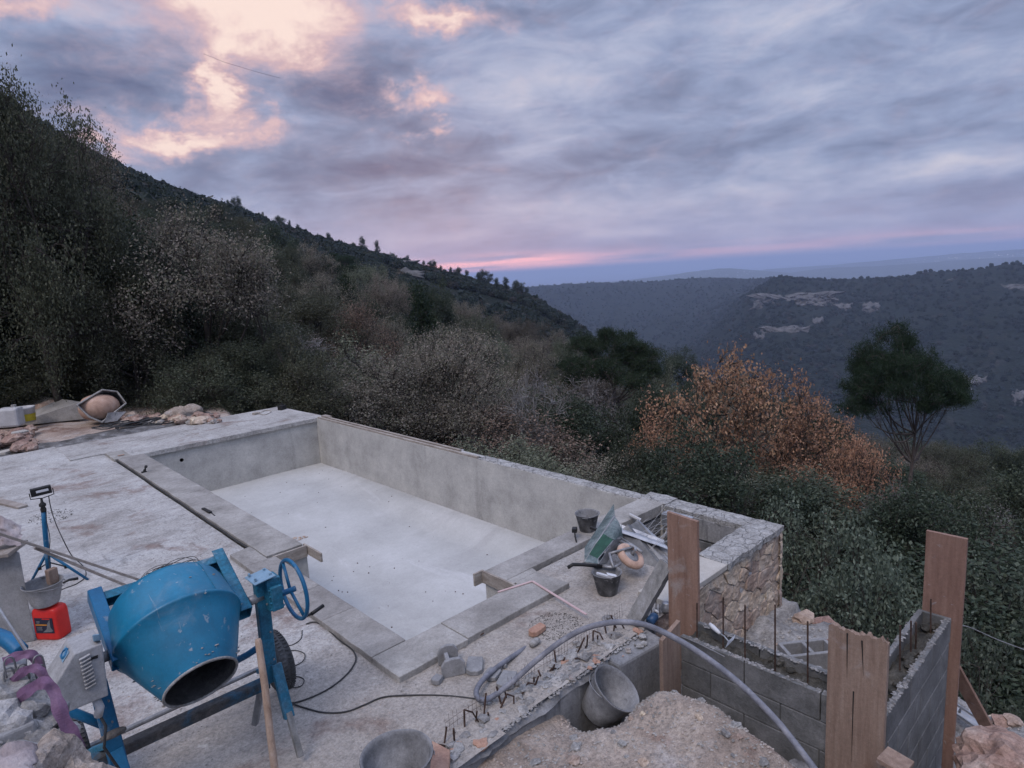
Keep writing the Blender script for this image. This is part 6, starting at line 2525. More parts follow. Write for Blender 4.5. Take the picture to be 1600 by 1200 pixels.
# folding rule lying across the coping
mb = MB()
pts = [P(778, 925, .008), P(832, 908, .010), P(916, 960, .014)]
mb.beam(pts[0], pts[1], .022, .006)
mb.beam(pts[1] - Vector((0, 0, .001)), pts[2], .022, .006)
o = obj('folding_rule', mb, M['ruler'], loc=tuple(pts[1]))
tag(o, 'pale pinkish folding rule bent open across the coping', 'folding rule')

# hose arching over the wall
pts = [(845, 995, -.02), (833, 1004, -.02)]
hs = thing('concrete_hose', 'thick grey blue hose arching from the terrace over the block wall', 'hose', tuple(P(760, 1085, -.04)))
def spline(pts, k=7):
    out_ = []
    for i in range(len(pts) - 1):
        p0 = pts[max(i - 1, 0)]
        p1, p2 = pts[i], pts[i + 1]
        p3 = pts[min(i + 2, len(pts) - 1)]
        for j in range(k):
            t_ = j / k
            out_.append(.5 * ((2 * p1) + (p2 - p0) * t_ + (2 * p0 - 5 * p1 + 4 * p2 - p3) * t_ ** 2 + (3 * p1 - p0 - 3 * p2 + p3) * t_ ** 3))
    out_.append(pts[-1])
    return out_


arc = [(829, 1008, 4.60), (800, 1027, 4.38), (770, 1048, 4.18), (750, 1068, 4.02), (744, 1084, 3.92), (752, 1094, 3.86), (770, 1088, 3.88), (800, 1066, 3.92), (838, 1032, 3.96), (880, 1000, 3.98), (920, 980, 3.98), (965, 972, 3.96),
       (1010, 977, 3.92), (1060, 1000, 3.86), (1110, 1032, 3.78), (1160, 1072, 3.68), (1210, 1122, 3.58), (1245, 1165, 3.50), (1275, 1205, 3.44), (1290, 1230, 3.40)]
pw = [PD(*a) for a in arc]
for p_ in pw:
    p_.z = max(p_.z, -.032) if p_.x < .2 else p_.z
mb = MB()
mb.tube(spline(pw), .0185, 12)
obj('hose', mb, M['pipe'], hs, smooth=True)
mb = MB()
a, b = P(829, 1008, -.025), P(842, 999, -.02)
mb.tube([a, a.lerp(b, .2), a.lerp(b, .8), b], [.018, .026, .026, .016], 12)
obj('coupling', mb, M['rubble'], hs, smooth=True)

# broken block pieces on the near terrace
def chunk(name, u, v, size, rotz, label, mt_=None, tilt=(0, 0), z=-.045, cat='concrete piece'):
    c_ = P(u, v, z)
    R3 = Matrix.Rotation(rotz, 3, 'Z') @ Matrix.Rotation(tilt[0], 3, 'X') @ Matrix.Rotation(tilt[1], 3, 'Y')
    mbb = MB()
    # rough edged slab: an irregular six sided plate
    n_ = 9
    poly = []
    rgx = random.Random(u * 7 + v)
    for i in range(n_):
        a = 2 * math.pi * i / n_
        sx_ = max(-1, min(1, math.cos(a) * 1.35)) * rgx.uniform(.86, 1.04)
        sy_ = max(-1, min(1, math.sin(a) * 1.35)) * rgx.uniform(.86, 1.04)
        poly.append((sx_ * size[0] / 2, sy_ * size[1] / 2))
    vs_ = [c_ + R3 @ Vector((x, y, 0)) for x, y in poly] + [c_ + R3 @ Vector((x * .97, y * .97, size[2])) for x, y in poly]
    mbb.add(vs_, [tuple(range(n_))[::-1], tuple(range(n_, 2 * n_))] + [(i, (i + 1) % n_, n_ + (i + 1) % n_, n_ + i) for i in range(n_)])
    o_ = obj(name, mbb, mt_ or M['concslab'], loc=tuple(c_), bevel=.005)
    tag(o_, label, cat)
    return o_


hbk = thing('block_piece', 'H shaped broken block standing on the terrace beside the coping', 'concrete block', tuple(P(705, 1040, -.05)))
c = P(706, 1046, -.05)
R3 = Matrix.Rotation(rad(62), 3, 'Z')
for (x, y, sx, sy, hz2) in ((-.075, 0, .03, .17, .135), (.085, .01, .025, .15, .15), (0, .03, .14, .03, .07)):
    mb = MB()
    n_ = 7
    prof2 = [(-.5, 0), (.5, 0), (.5, .62), (.34, .92), (.05, 1.0), (-.3, .96), (-.5, .7)]
    vs_ = []
    for s in (-.5, .5):
        for (py, pz) in prof2:
            if sx < sy:
                vs_.append(c + R3 @ Vector((x + s * sx, y + py * sy, pz * hz2)))
            else:
                vs_.append(c + R3 @ Vector((x + py * sx, y + s * sy, .05 + pz * hz2)))
    mb.add(vs_, [tuple(range(n_)), tuple(range(n_, 2 * n_))[::-1]] + [((i + 1) % n_, i, n_ + i, n_ + (i + 1) % n_) for i in range(n_)])
    obj('web', mb, M['concslab'], hbk, bevel=.004)
chunk('slab_piece', 742, 1044, (.20, .13, .035), .8, 'broken concrete slab piece right of the standing block piece', tilt=(.06, -.05))
chunk('slab_piece', 769, 1056, (.13, .12, .03), .3, 'small concrete slab piece partly under the hose')
chunk('slab_piece', 792, 1066, (.19, .13, .03), .55, 'flat concrete slab piece lying beneath the hose nearest the bars')
chunk('slab_piece', 683, 1065, (.085, .07, .035), .4, 'small grey concrete lump left of the slab pieces')
chunk('slab_piece', 788, 1042, (.04, .035, .025), 1.0, 'tiny concrete crumb between hose and slab pieces')
chunk('brick_piece', 839, 988, (.16, .085, .04), .05, 'orange brick piece lying by the hose end', M['brick'], cat='brick')
mb = MB()
c = P(951, 967, -.045)
mb.lathe([(0, 0), (.055, 0), (.055, .006), (.02, .006), (.02, .016), (0, .016)], 24, None, c)
o = obj('round_cap', mb, M['rubble'], loc=tuple(c), smooth=False)
tag(o, 'small round disc cap lying by the top of the hose arch', 'disc')
bo = thing('blue_container', 'dusty blue plastic container beside the short slanted board', 'container', tuple(P(1021, 974, -.03)))
c = P(1020, 975, -.03)
mb = MB()
mb.lathe([(0, 0), (.036, 0), (.036, .07), (.026, .085), (0, .09)], 20, Matrix.Rotation(1.3, 3, 'Y'), c + Vector((-.04, 0, .035)))
obj('body', mb, M['bottleblue'], bo, smooth=True)
mb = MB()
mb.lathe([(0, .088), (.02, .088), (.02, .10), (0, .10)], 12, Matrix.Rotation(1.1, 3, 'Y'), c + Vector((-.03, 0, .04)))
obj('cap', mb, M['white'], bo, smooth=True)
jn = thing('glass_jar', 'clear dusty jar standing behind the blue container', 'jar', tuple(P(1040, 955, -.03)))
c = P(1041, 955, -.03)
mb = MB()
mb.lathe([(0, 0), (.04, 0), (.045, .02), (.04, .055), (.03, .065), (.032, .075), (0, .075)], 20, None, c)
obj('body', mb, M['zinc'], jn, smooth=True)
for k, (u, v0, v1) in enumerate(((1047, 950, 908), (1051, 950, 909))):
    a = P(u, v0, -.04)
    b = PD(u, v1, math.hypot(a.x - CAM.x, a.y - CAM.y))
    mb = MB()
    mb.tube([a, b], .007, 6)
    o = obj('rebar', mb, M['rebar'], loc=tuple(a))
    tag(o, ('left' if k == 0 else 'right') + ' one of the paired bars standing left of the tall brown board', 'steel bar')
mb = MB()
for (u, v0, v1) in ((1018, 958, 936), (1025, 960, 938), (1031, 962, 944), (1012, 972, 950)):
    a = P(u, v0, -.05)
    b = PD(u, v1, math.hypot(a.x - CAM.x, a.y - CAM.y))
    mb.tube([a, b], .004, 5)
o = obj('starter_bars', mb, M['rebar'], loc=tuple(P(1020, 960, -.05)))
tag(o, 'thin bent wires sticking up between leaning beam and blue container', 'wire')
cable('thin_rod', [(1000, 970, .0), (1040, 985, .06), (1090, 1005, .11), (1132, 1026, .12)], .004, M['steel'], 'thin pale rod lying from the blue container along the block wall', cat='rod')

# ------------------------------------------------------------------ left side: work light, canister, pillar, planks
tl = thing('work_light', 'small floodlight on a blue tripod stand on the left of the terrace', 'work light', tuple(P(78, 905, -.05)))
base = P(90, 885, -.05)
base = Vector((-2.06, 3.22, -.05))
dist0 = math.hypot(base.x - CAM.x, base.y - CAM.y)
top = PD(67, 792, dist0)
top = Vector((top.x, top.y, top.z))
fL, fR, fM = P(47, 912, -.05), P(138, 906, -.05), P(76, 901, -.05)
hubp = PD(74, 868, dist0)
mb = MB()
mb.tube([top, top.lerp(hubp, .4), hubp, hubp + (hubp - top).normalized() * .16], [.018, .022, .024, .022], 12)
obj('pole', mb, M['bluebright'], tl, smooth=True)
for f in (fL, fR, fM):
    mb = MB()
    mb.tube([hubp + Vector((0, 0, .03)), f], [.015, .012], 8)
    lg = obj('leg', mb, M['bluebright'], tl, smooth=True)
    mb = MB()
    a = hubp.lerp(f, .45)
    mb.tube([hubp + Vector((0, 0, -.12)) * .6, a], .007, 6)
    mb.obox(a, (.03, .03, .03))
    obj('brace', mb, M['black'], lg)
mb = MB()
mb.lathe([(.0, -.05), (.024, -.05), (.026, -.02), (.018, .0), (.030, .01), (.030, .03), (.012, .05), (.010, .09), (0, .09)], 14, None, top)
obj('clamp', mb, M['black'], tl, smooth=True)
hd = PD(64, 767, dist0)
ax_ = (PD(75, 764, dist0) - PD(54, 769, dist0)).normalized()
R3 = Matrix((ax_, Vector((0, 0, 1)).cross(ax_).normalized(), ax_.cross(Vector((0, 0, 1)).cross(ax_)).normalized())).transposed()
mb = MB()
mb.obox(hd, (.17, .06, .075), R3)
for k in range(7):
    mb.obox(hd + R3 @ Vector((-.07 + k * .023, .035, 0)), (.006, .03, .07), R3)
lh = obj('lamp_head', mb, M['black'], tl, bevel=.004)
mb = MB()
mb.obox(hd + R3 @ Vector((.01, -.032, .005)), (.10, .006, .022), R3)
obj('lamp_glass', mb, M['white'], lh)
mb = MB()
mb.tube([hd + R3 @ Vector((-.095, 0, 0)), hd + R3 @ Vector((-.095, 0, -.06)), hd + R3 @ Vector((0, 0, -.075)), hd + R3 @ Vector((.095, 0, -.06)), hd + R3 @ Vector((.095, 0, 0))], .005, 5)
obj('bracket', mb, M['black'], lh)
mb = MB()
pp = [PD(76, 775, dist0), PD(80, 796, dist0), PD(88, 820, dist0 - .05), PD(103, 852, dist0 - .2), P(113, 869, .05), P(130, 885, -.045), P(134, 900, -.045), P(120, 912, -.045), P(102, 919, -.045), P(90, 925, -.045)]
mb.tube(spline(pp, 6), .005, 6)
o = obj('cord', mb, M['cable'], tl, smooth=True)
mb = MB()
pp = [PD(72, 795, dist0), PD(73, 815, dist0 - .03), PD(78, 842, dist0 - .06), PD(76, 870, dist0 - .06), PD(79, 890, dist0 - .1)]
mb.tube(spline(pp, 5), .004, 5)
obj('cord', mb, M['cable'], tl, smooth=True)

jc = thing('red_canister', 'bright red plastic canister with a dark label standing by the grey block', 'canister', tuple(P(86, 996, -.05)))
cb = P(85, 993, -.05)
Rj = Matrix.Rotation(rad(-50), 3, 'Z')
mb = MB()
W_, Dp, Hh = .235, .15, .29
ring = []
for i in range(28):
    a = 2 * math.pi * i / 28
    ca, sa = math.cos(a), math.sin(a)
    e = .32
    ring.append((math.copysign(abs(ca) ** e, ca) * W_ / 2, math.copysign(abs(sa) ** e, sa) * Dp / 2))
lv = [(0, .93), (.01, .985), (.03, 1), (.21, 1), (.235, .985), (.262, .93), (.275, .80), (.28, .0)]
vs = [cb + Rj @ Vector((x * s, y * s, z)) for (z, s) in lv for (x, y) in ring]
n = 28
mb.add(vs, [(i * n + j, i * n + (j + 1) % n, (i + 1) * n + (j + 1) % n, (i + 1) * n + j) for i in range(len(lv) - 1) for j in range(n)] + [tuple(range(n))[::-1]])
obj('body', mb, M['red'], jc, smooth=True)
fy = -Dp / 2 - .0015
mb = MB()
mb.obox(cb + Rj @ Vector((0, fy, .135)), (.165, .003, .135), Rj)
lb = obj('label', mb, M['label'], jc)
mb = MB()
mb.obox(cb + Rj @ Vector((-.025, fy - .002, .142)), (.105, .002, .010), Rj)
obj('stripe', mb, M['orange'], lb)
mb = MB()
mb.plate([cb + Rj @ Vector((x, fy - .0025, z)) for x, z in ((-.02, .075), (.02, .105), (.035, .16), (.06, .19), (.055, .12), (.075, .09), (.06, .08))], .001)
mb.obox(cb + Rj @ Vector((-.05, fy - .002, .170)), (.03, .0015, .008), Rj)
mb.obox(cb + Rj @ Vector((-.052, fy - .002, .158)), (.024, .0015, .004), Rj)
for k in range(4):
    mb.obox(cb + Rj @ Vector((-.045, fy - .002, .122 - k * .009)), (.05 - .006 * (k % 2), .0015, .003), Rj)
obj('print', mb, M['steel'], lb)
mb = MB()
mb.obox(cb + Rj @ Vector((.025, fy - .002, .195)), (.07, .002, .008), Rj)
obj('red_band', mb, M['red'], lb)
mb = MB()
mb.tube([cb + Rj @ Vector((-.06, 0, .27)), cb + Rj @ Vector((-.05, 0, .305)), cb + Rj @ Vector((.03, 0, .305)), cb + Rj @ Vector((.045, 0, .27))], .014, 8)
obj('handle', mb, M['red'], jc, smooth=True)
bt = cb + Vector((-.015, .0, .30))
bucket('grey rubber bucket resting on top of the red canister', bt, .10, .145, .19, M['motor'], handle_a=1.2, handle_drop=1.8)
bh = thing('brush', 'brush with a black handle sticking out of the grey rubber bucket', 'brush', tuple(bt + Vector((.08, .06, .12))))
mb = MB()
mb.obox(bt + Vector((.08, .06, .20)), (.08, .05, .13), Matrix.Rotation(.4, 3, 'Z'))
obj('block', mb, M['oldboard'], bh, bevel=.006)
mb = MB()
mb.tube([PD(98, 911, 6.32), PD(108, 906, 6.32), PD(121, 904, 6.36)], [.008, .011, .013], 8)
obj('handle', mb, M['black'], bh, smooth=True)

mb = MB()
a0, a1, a2 = P(55, 1000, -.05), P(20, 1020, -.05), P(-60, 1010, -.05)
top1, top0 = PD(31, 862, 6.72), PD(-10, 868, 6.9)
# slab on edge: leans slightly, its broad face to the viewer
fA, fB = P(56, 1002, -.05), P(-70, 1020, -.05)
dA = math.hypot(fA.x - CAM.x, fA.y - CAM.y)
dB = math.hypot(fB.x - CAM.x, fB.y - CAM.y)
tA, tB = PD(31, 862, dA + .05), PD(-95, 880, dB + .05)
bk_ = Vector((-.05, .20, 0))
mb.hexa([fB, fA, fA + bk_, fB + bk_, tB, tA, tA + bk_, tB + bk_])
o = obj('concrete_block_stack', mb, M['concslab'], loc=tuple(fA), bevel=.012)
o.name = 'concrete_pedestal'
tag(o, 'smooth grey concrete block standing at the left edge behind the red canister', 'concrete block')
# things heaped on its top: board, crumpled sheet
mb = MB()
c = (tA + tB) / 2 + bk_ * .5
mb.beam(tA + Vector((-.0, .05, .018)), tB + Vector((0, .05, .018)), .30, .03)
o = obj('top_board', mb, M['formwood'], loc=tuple(tA), bevel=.003)
tag(o, 'thin board lying on top of the grey concrete block at the left edge', 'plank')
mb = MB()
V = []
for i in range(15):
    for j in range(11):
        u_ = -40 + i * 5.2
        v_ = 806 + j * 4.6 + max(0, (i - 8)) * 2.5 * (1 - j / 10)
        p_ = PD(u_, v_, dA + .30 - j * .02)
        p_ += Vector((0, 0, .02 * mnoise.noise(Vector((i * .5, j * .5, 2))))) + Vector((.03, .05, 0)) * mnoise.noise(Vector((i * .4, j * .6, 8)))
        V.append(p_)
mb.add(V, [(i * 11 + j, i * 11 + j + 1, (i + 1) * 11 + j + 1, (i + 1) * 11 + j) for i in range(14) for j in range(10)])
o = obj('plastic_sheet', mb, M['sack'], loc=tuple(tA), smooth=True)
tag(o, 'crumpled pale sheet piled on the concrete block at the left edge', 'plastic sheet')
# two long battens
pa, pb = PD(-25, 826, dA - .02), P(236, 912, .02)
pc, pd = PD(54, 856, dA + .10), P(222, 925, .00)
for a, b, wd in ((pa, pb, .035), (pc, pd, .03)):
    mb = MB()
    mb.beam(a, b, wd, .022)
    o = obj('batten', mb, M['formwood'], loc=tuple(b), bevel=.003)
    tag(o, 'upper long grey batten running from the left edge to behind the mixer' if a is pa else 'lower long grey batten running from the left edge to behind the mixer', 'batten')
mb = MB()
mb.beam(P(-5, 782, -.03), P(36, 792, -.03), .12, .03)
o = obj('short_plank', mb, M['formwood'], loc=tuple(P(15, 787, -.05)), bevel=.004)
tag(o, 'short weathered plank lying flat on the terrace at the left edge', 'plank')

# ------------------------------------------------------------------ broken wall with straps, bottom left
lw = thing('broken_block_wall', 'crumbling block wall end with steel loops at the lower left corner', 'broken wall', tuple(PD(50, 1190, 2.3)))
rgl = random.Random(12)
def LP(u, v, d):
    return PD(u, v, d)


mb = MB()
K1, K2 = 14, 16
edge_u = lambda t_: 55 + 75 * t_ + 6 * math.sin(t_ * 9)
V = []
for j in range(K2 + 1):
    t_ = j / K2
    for i in range(K1 + 1):
        s = i / K1
        u_ = -70 + s * (edge_u(t_) + 70)
        v_ = 1035 + t_ * 215 + (1 - s) * 6
        d_ = 2.52 - t_ * .42
        p_ = PD(u_, v_, d_)
        p_ += Vector((0, 0, 1)) * (.030 * mnoise.noise(Vector((u_ * .03, v_ * .03, 3))) + .018 * mnoise.noise(Vector((u_ * .11, v_ * .11, 1))))
        V.append(p_)
n = K1 + 1
mb.add(V, [(j * n + i, j * n + i + 1, (j + 1) * n + i + 1, (j + 1) * n + i) for j in range(K2) for i in range(K1)])
b0 = len(mb.v)
for j in range(K2 + 1):
    p_ = V[j * n + K1]
    mb.v.append(tuple(p_ + Vector((.0, .02, -1.2))))
for j in range(K2):
    mb.f.append((j * n + K1, b0 + j, b0 + j + 1, (j + 1) * n + K1))
b1_ = len(mb.v)
for i in range(K1 + 1):
    mb.v.append(tuple(V[i] + Vector((0, .02, -1.2))))
for i in range(K1):
    mb.f.append((i + 1, i, b1_ + i, b1_ + i + 1))
obj('wall_body', mb, M['mortar'], lw, smooth=False)
specs = [(20, 1046, .055), (8, 1085, .07), (30, 1078, .05), (50, 1060, .045), (12, 1120, .075), (45, 1112, .06), (22, 1150, .06), (62, 1135, .055), (40, 1150, .05), (80, 1118, .05), (66, 1098, .045), (55, 1170, .06), (20, 1190, .07), (98, 1150, .045)]
for i, (u, v, s) in enumerate(specs):
    c = PD(u, v, 2.52 - (v - 1035) / 215 * .42)
    mb = MB()
    if i % 3 == 0:
        mb.obox(c, (s * 1.7, s * 1.3, s * 1.1), Matrix.Rotation(rgl.uniform(0, 3), 3, 'Z') @ Matrix.Rotation(rgl.uniform(-.4, .4), 3, 'X'))
        obj('block_fragment', mb, M['concslab'], lw, bevel=.008)
    else:
        mb.rock(c, s, i, 3, .4, flat=.8)
        obj('wall_fragment', mb, M['rubble'] if i % 2 else M['mortar'], lw)
for i, (u, v) in enumerate(((8, 1045), (30, 1062), (60, 1070), (42, 1142), (38, 1160), (10, 1075), (70, 1090), (55, 1048))):
    c = PD(u, v, 2.42)
    mb = MB()
    h = .018 + .014 * (i % 3)
    mb.tube(spline([c + Vector((0, 0, -.03)), c + Vector((0, 0, h)), c + Vector((.012, .004, h + .012)), c + Vector((.024, .006, h)), c + Vector((.026, .006, -.03))], 4), .0028, 6)
    obj('steel_loop', mb, M['steel'], lw, smooth=True)
# pinkish mass of mortar at the corner
mb = MB()
mb.rock(PD(72, 1225, 2.1) + Vector((0, 0, -.06)), (.16, .15, .15), 31, 4, .42)
o = obj('mortar_mound', mb, M['sand'], loc=tuple(PD(85, 1190, 2.1)))
tag(o, 'rough pinkish mound of set mortar in the lower left corner', 'mortar')
mb = MB()
for i in range(500):
    u, v = rgl.uniform(-10, 120), rgl.uniform(1040, 1200)
    if u > 52 + (v - 1035) * .33:
        continue
    mb.add([tuple(Vector(q3) * s3 + PD(u, v, 2.50 - (v - 1035) / 215 * .42)) for s3 in (rgl.uniform(.003, .011),) for q3 in OCT], OCTF)
obj('crumbs', mb, M['rubble'], lw, kind='stuff')
# purple lifting straps
def strap(uvd, w_, label, width_dir=(0, 0, 1)):
    pts_ = spline([PD(*a) for a in uvd], 8)
    mbb = MB()
    N_ = len(pts_)
    for i, p_ in enumerate(pts_):
        t3 = (pts_[min(i + 1, N_ - 1)] - pts_[max(i - 1, 0)]).normalized()
        view = (p_ - CAM).normalized()
        sd_ = t3.cross(view).normalized()
        tw_ = .35 * mnoise.noise(Vector((i * .12, w_ * 50, 3)))
        sd_ = (sd_ * math.cos(tw_) + view * math.sin(tw_)).normalized()
        nn_ = t3.cross(sd_).normalized() * .0015
        ww = w_ * .66 * (1 + .3 * mnoise.noise(Vector((i * .2, 4, w_ * 30))))
        fold = nn_ * 3.0 * math.sin(i * .35)
        for (a_, b_) in ((-.5, 1), (0, 1.8), (.5, 1), (.5, -1), (0, -.2), (-.5, -1)):
            mbb.v.append(tuple(p_ + sd_ * a_ * ww + nn_ * b_ + fold * (a_ == 0)))
    for i in range(N_ - 1):
        for k_ in range(6):
            k2_ = (k_ + 1) % 6
            mbb.f.append((i * 6 + k_, i * 6 + k2_, (i + 1) * 6 + k2_, (i + 1) * 6 + k_))
    o_ = obj('lifting_strap', mbb, M['purple'], loc=tuple(pts_[0]))
    tag(o_, label, 'strap')
    return o_


strap([(6, 1034, 2.48), (25, 1026, 2.46), (45, 1022, 2.44), (56, 1030, 2.44), (64, 1050, 2.42)], .040, 'faded purple strap, topmost round the broken wall end')
strap([(20, 1064, 2.42), (36, 1050, 2.40), (52, 1044, 2.38), (64, 1050, 2.37), (74, 1066, 2.36)], .038, 'second purple strap from the top round the broken wall end')
strap([(22, 1096, 2.36), (40, 1082, 2.33), (58, 1070, 2.32), (72, 1068, 2.30), (84, 1080, 2.29), (92, 1104, 2.27), (102, 1130, 2.25), (116, 1152, 2.24), (124, 1172, 2.24)], .050, 'widest purple strap hanging down the edge of the broken wall')
# blue pipe entering at the left
mb = MB()
mb.tube(spline([PD(-30, 985, 3.1), PD(0, 995, 3.0), PD(16, 1003, 2.95), PD(32, 1018, 2.9)], 5), .028, 14)
o = obj('blue_pipe', mb, M['bluebright'], loc=tuple(PD(0, 995, 3.0)), smooth=True)
tag(o, 'bright blue tube end coming in at the left edge above the straps', 'pipe')
mb = MB()
mb.tube([PD(-6, 945, 2.9), PD(20, 985, 2.8), PD(42, 1018, 2.65)], .006, 6)
o = obj('thin_bar', mb, M['steel'], loc=tuple(PD(42, 1018, 2.65)))
tag(o, 'thin grey bar slanting up at the left edge above the straps', 'steel bar')
# cloth sacks in the corner
mb = MB()
V = []
for i in range(19):
    for j in range(13):
        s, t_ = i / 18, j / 12
        u_ = -60 + s * (118 - 10 * t_) + 8 * t_
        v_ = 1160 + 14 * math.sin(s * 5) * (1 - t_) + t_ * 90 - s * 6 + 22 * s * s * (1 - t_)
        p_ = PD(u_, v_, 1.95 - t_ * .2)
        fold = mnoise.noise(Vector((s * 2 + t_ * 6, t_ * 2, 4))) * .03 + mnoise.noise(Vector((s * 4 + t_ * 14, t_ * 3, 7))) * .012
        p_ += Vector((-.5, -.5, .7)) * fold
        V.append(p_)
mb.add(V, [(i * 13 + j, i * 13 + j + 1, (i + 1) * 13 + j + 1, (i + 1) * 13 + j) for i in range(18) for j in range(12)])
o = obj('cloth_sack', mb, M['sack'], loc=tuple(PD(10, 1180, 1.9)), smooth=True)
tag(o, 'dusty folded cloth sack in the bottom left corner', 'sack')
sm = o.modifiers.new('thickness', 'SOLIDIFY')
sm.thickness = .006

# ------------------------------------------------------------------ far end of the terrace
def gz(x, y):
    return -.06 + .05 * mnoise.noise(Vector((x * .7, y * .7, 2))) + .02 * mnoise.noise(Vector((x * 3, y * 3, 2))) + .10 * max(0, (y - 13.5) / 4)


mb = MB()
mb.grid([-9 + i * .1 for i in range(126)], [10.25 + j * .1 for j in range(95)], lambda x, y: (x, y, gz(x, y) - (max(0, (x - 2.3 - (y - 10.3) * .22)) * .9)))
tag(obj('earth_yard', mb, M['dirt'], smooth=True), kind='structure')
mb = MB()
mb.grid([-4.5 + i * .06 for i in range(112)], [10.28 + j * .06 for j in range(26)], lambda x, y: (x, y, gz(x, y) + .045 * math.exp(-((y - 10.85) / .38) ** 2) * (1 + mnoise.noise(Vector((x * 4, y * 4, 1)))) - .002))
o = obj('cement_spill', mb, mat('dark_cement_spill', [g_(.07, 1.05, .95), g_(.16, 1.03, .97), g_(.34)], 5, 8, bump=1, bscale=30, bdist=.03), smooth=True, kind='structure')
# concrete ramp slab
ra = [P(-60, 672, .08), P(20, 664, .12), P(128, 644, .42), P(118, 641, .44), P(-20, 648, .30)]
mb = MB()
fa, fb = P(8, 668, .0), P(131, 655, .0)
t0_, t1_ = fa + Vector((0, 0, .02)), fb + Vector((0, 0, .42))
bkv = Vector((-.5, 2.4, 0))
mb.hexa([fa, fb, fb + bkv, fa + bkv, t0_, t1_, t1_ + bkv, t0_ + bkv + Vector((0, 0, .12))])
mb.hexa([P(-90, 676, 0), fa, fa + bkv, P(-90, 676, 0) + bkv, P(-90, 676, 0) + Vector((0, 0, .02)), t0_ - Vector((.01, 0, .003)), t0_ + bkv, P(-90, 676, 0) + bkv + Vector((0, 0, .1))])
o = obj('ramp_slab', mb, M['coping'], loc=tuple(fa), bevel=.01)
tag(o, 'sloping concrete ramp slab at the far left end of the terrace', 'ramp')
pb_ = thing('paint_bucket', 'white plastic bucket with a yellow label at the far left', 'bucket', tuple(P(42, 660, .15)))
c = P(42, 659, .14)
mb = MB()
mb.lathe([(0, 0), (.17, 0), (.19, .30), (.20, .31), (.20, .34), (.17, .34), (.16, .02), (0, .02)], 28, None, c)
obj('pail', mb, M['whiteplastic'], pb_, smooth=True)
mb = MB()
mb.lathe([(.176, .03), (.187, .19)], 28, None, c)
obj('label', mb, M['yellow'], pb_, smooth=True)
cn = thing('plastic_canister', 'dirty translucent canister left of the yellow labelled bucket', 'canister', tuple(P(17, 668, .1)))
c = P(20, 667, .1)
mb = MB()
mb.obox(c + Vector((0, 0, .22)), (.42, .30, .42), Matrix.Rotation(rad(-35), 3, 'Z'))
obj('body', mb, M['whiteplastic'], cn, bevel=.05)
mb = MB()
mb.obox(c + Vector((-.42, .3, .18)), (.40, .30, .36), Matrix.Rotation(rad(-20), 3, 'Z'))
obj('second_body', mb, M['bucketlight'], cn, bevel=.05)
mb = MB()
mb.lathe([(.05, 0), (.05, .06), (0, .06)], 12, None, c + Vector((.08, .0, .42)))
obj('cap', mb, M['rubble'], cn)
# tipped mixing tub
tub = thing('mixing_tub', 'tipped angular tub with a dome of set mortar in its mouth at the terrace end', 'tub', tuple(P(158, 662, 0)))
dT = math.hypot(P(158, 662, 0).x - CAM.x, P(158, 662, 0).y - CAM.y)
rim = [PD(120, 633, dT + .1), PD(160, 609, dT + .35), PD(183, 612, dT + .42), PD(197, 630, dT + .3), PD(159, 660, dT), PD(140, 652, dT)]
bck = (rim[0] + rim[3]) / 2 + Vector((.15, .55, .18))
inn = []
for p_ in rim:
    inn.append(p_.lerp(bck, .12))
mb = MB()
k = len(rim)
cen = sum(rim, Vector()) / k
outer = [cen + (p_ - cen) * .72 + Vector((.12, .50, -.12)) for p_ in rim]
mb.add(rim + outer, [((i + 1) % k, i, k + i, k + (i + 1) % k) for i in range(k)] + [tuple(range(k, 2 * k))])
o = obj('shell', mb, M['bucketlight'], tub)
sm = o.modifiers.new('thickness', 'SOLIDIFY')
sm.thickness = .02
mb = MB()
mb.tube(rim, .022, 6, closed=True)
obj('rim', mb, M['rubble'], tub)
mb = MB()
mb.rock(PD(155, 636, dT + .42), (.40, .34, .30), 2, 3, .05)
obj('mortar_dome', mb, M['tan'], tub, smooth=True)
mb = MB()
mb.plate([PD(168, 645, dT + .1), PD(196, 643, dT + .2), PD(182, 658, dT + .1), PD(162, 661, dT + .05)], .05)
obj('side_flap', mb, M['bucketlight'], tub)
# hose heap
mb = MB()
for i in range(11):
    cx, cy_ = rr_(.2, 1.7), rr_(10.75, 11.5)
    R1, R2 = rr_(.35, .9), rr_(.14, .32)
    a0 = rr_(0, 6)
    mb.tube([(cx + R1 * math.cos(a0 + t_ * .28), cy_ + R2 * math.sin(a0 + t_ * .28), .01 + .05 * abs(math.sin(t_ * .4 + i)) + .008 * i * .5) for t_ in range(22)], .014, 5)
o = obj('hose_heap', mb, M['cable'], loc=(1, 11.1, 0), smooth=True)
tag(o, 'black hoses tangled on the ground at the end of the terrace', 'hose')
# stone heaps
def heap(n_, ux, vx, z_, smin, smax, label, grp_, mts, seed, ramp_=0):
    rgh = random.Random(seed)
    for i in range(n_):
        u_ = rgh.uniform(*ux)
        v_ = rgh.uniform(*vx)
        c_ = P(u_, v_, z_)
        s = rgh.uniform(smin, smax) * (1 if i > 2 else 1.2)
        mbb = MB()
        c_.z += s * rgh.uniform(-.1, .9)
        mbb.rock(c_, (s * rgh.uniform(.9, 1.4), s, s * .75), i + seed * 9, 2, .42)
        o_ = obj('rock', mbb, mts[i % len(mts)], loc=tuple(c_))
        tag(o_, label, 'rock', grp_)


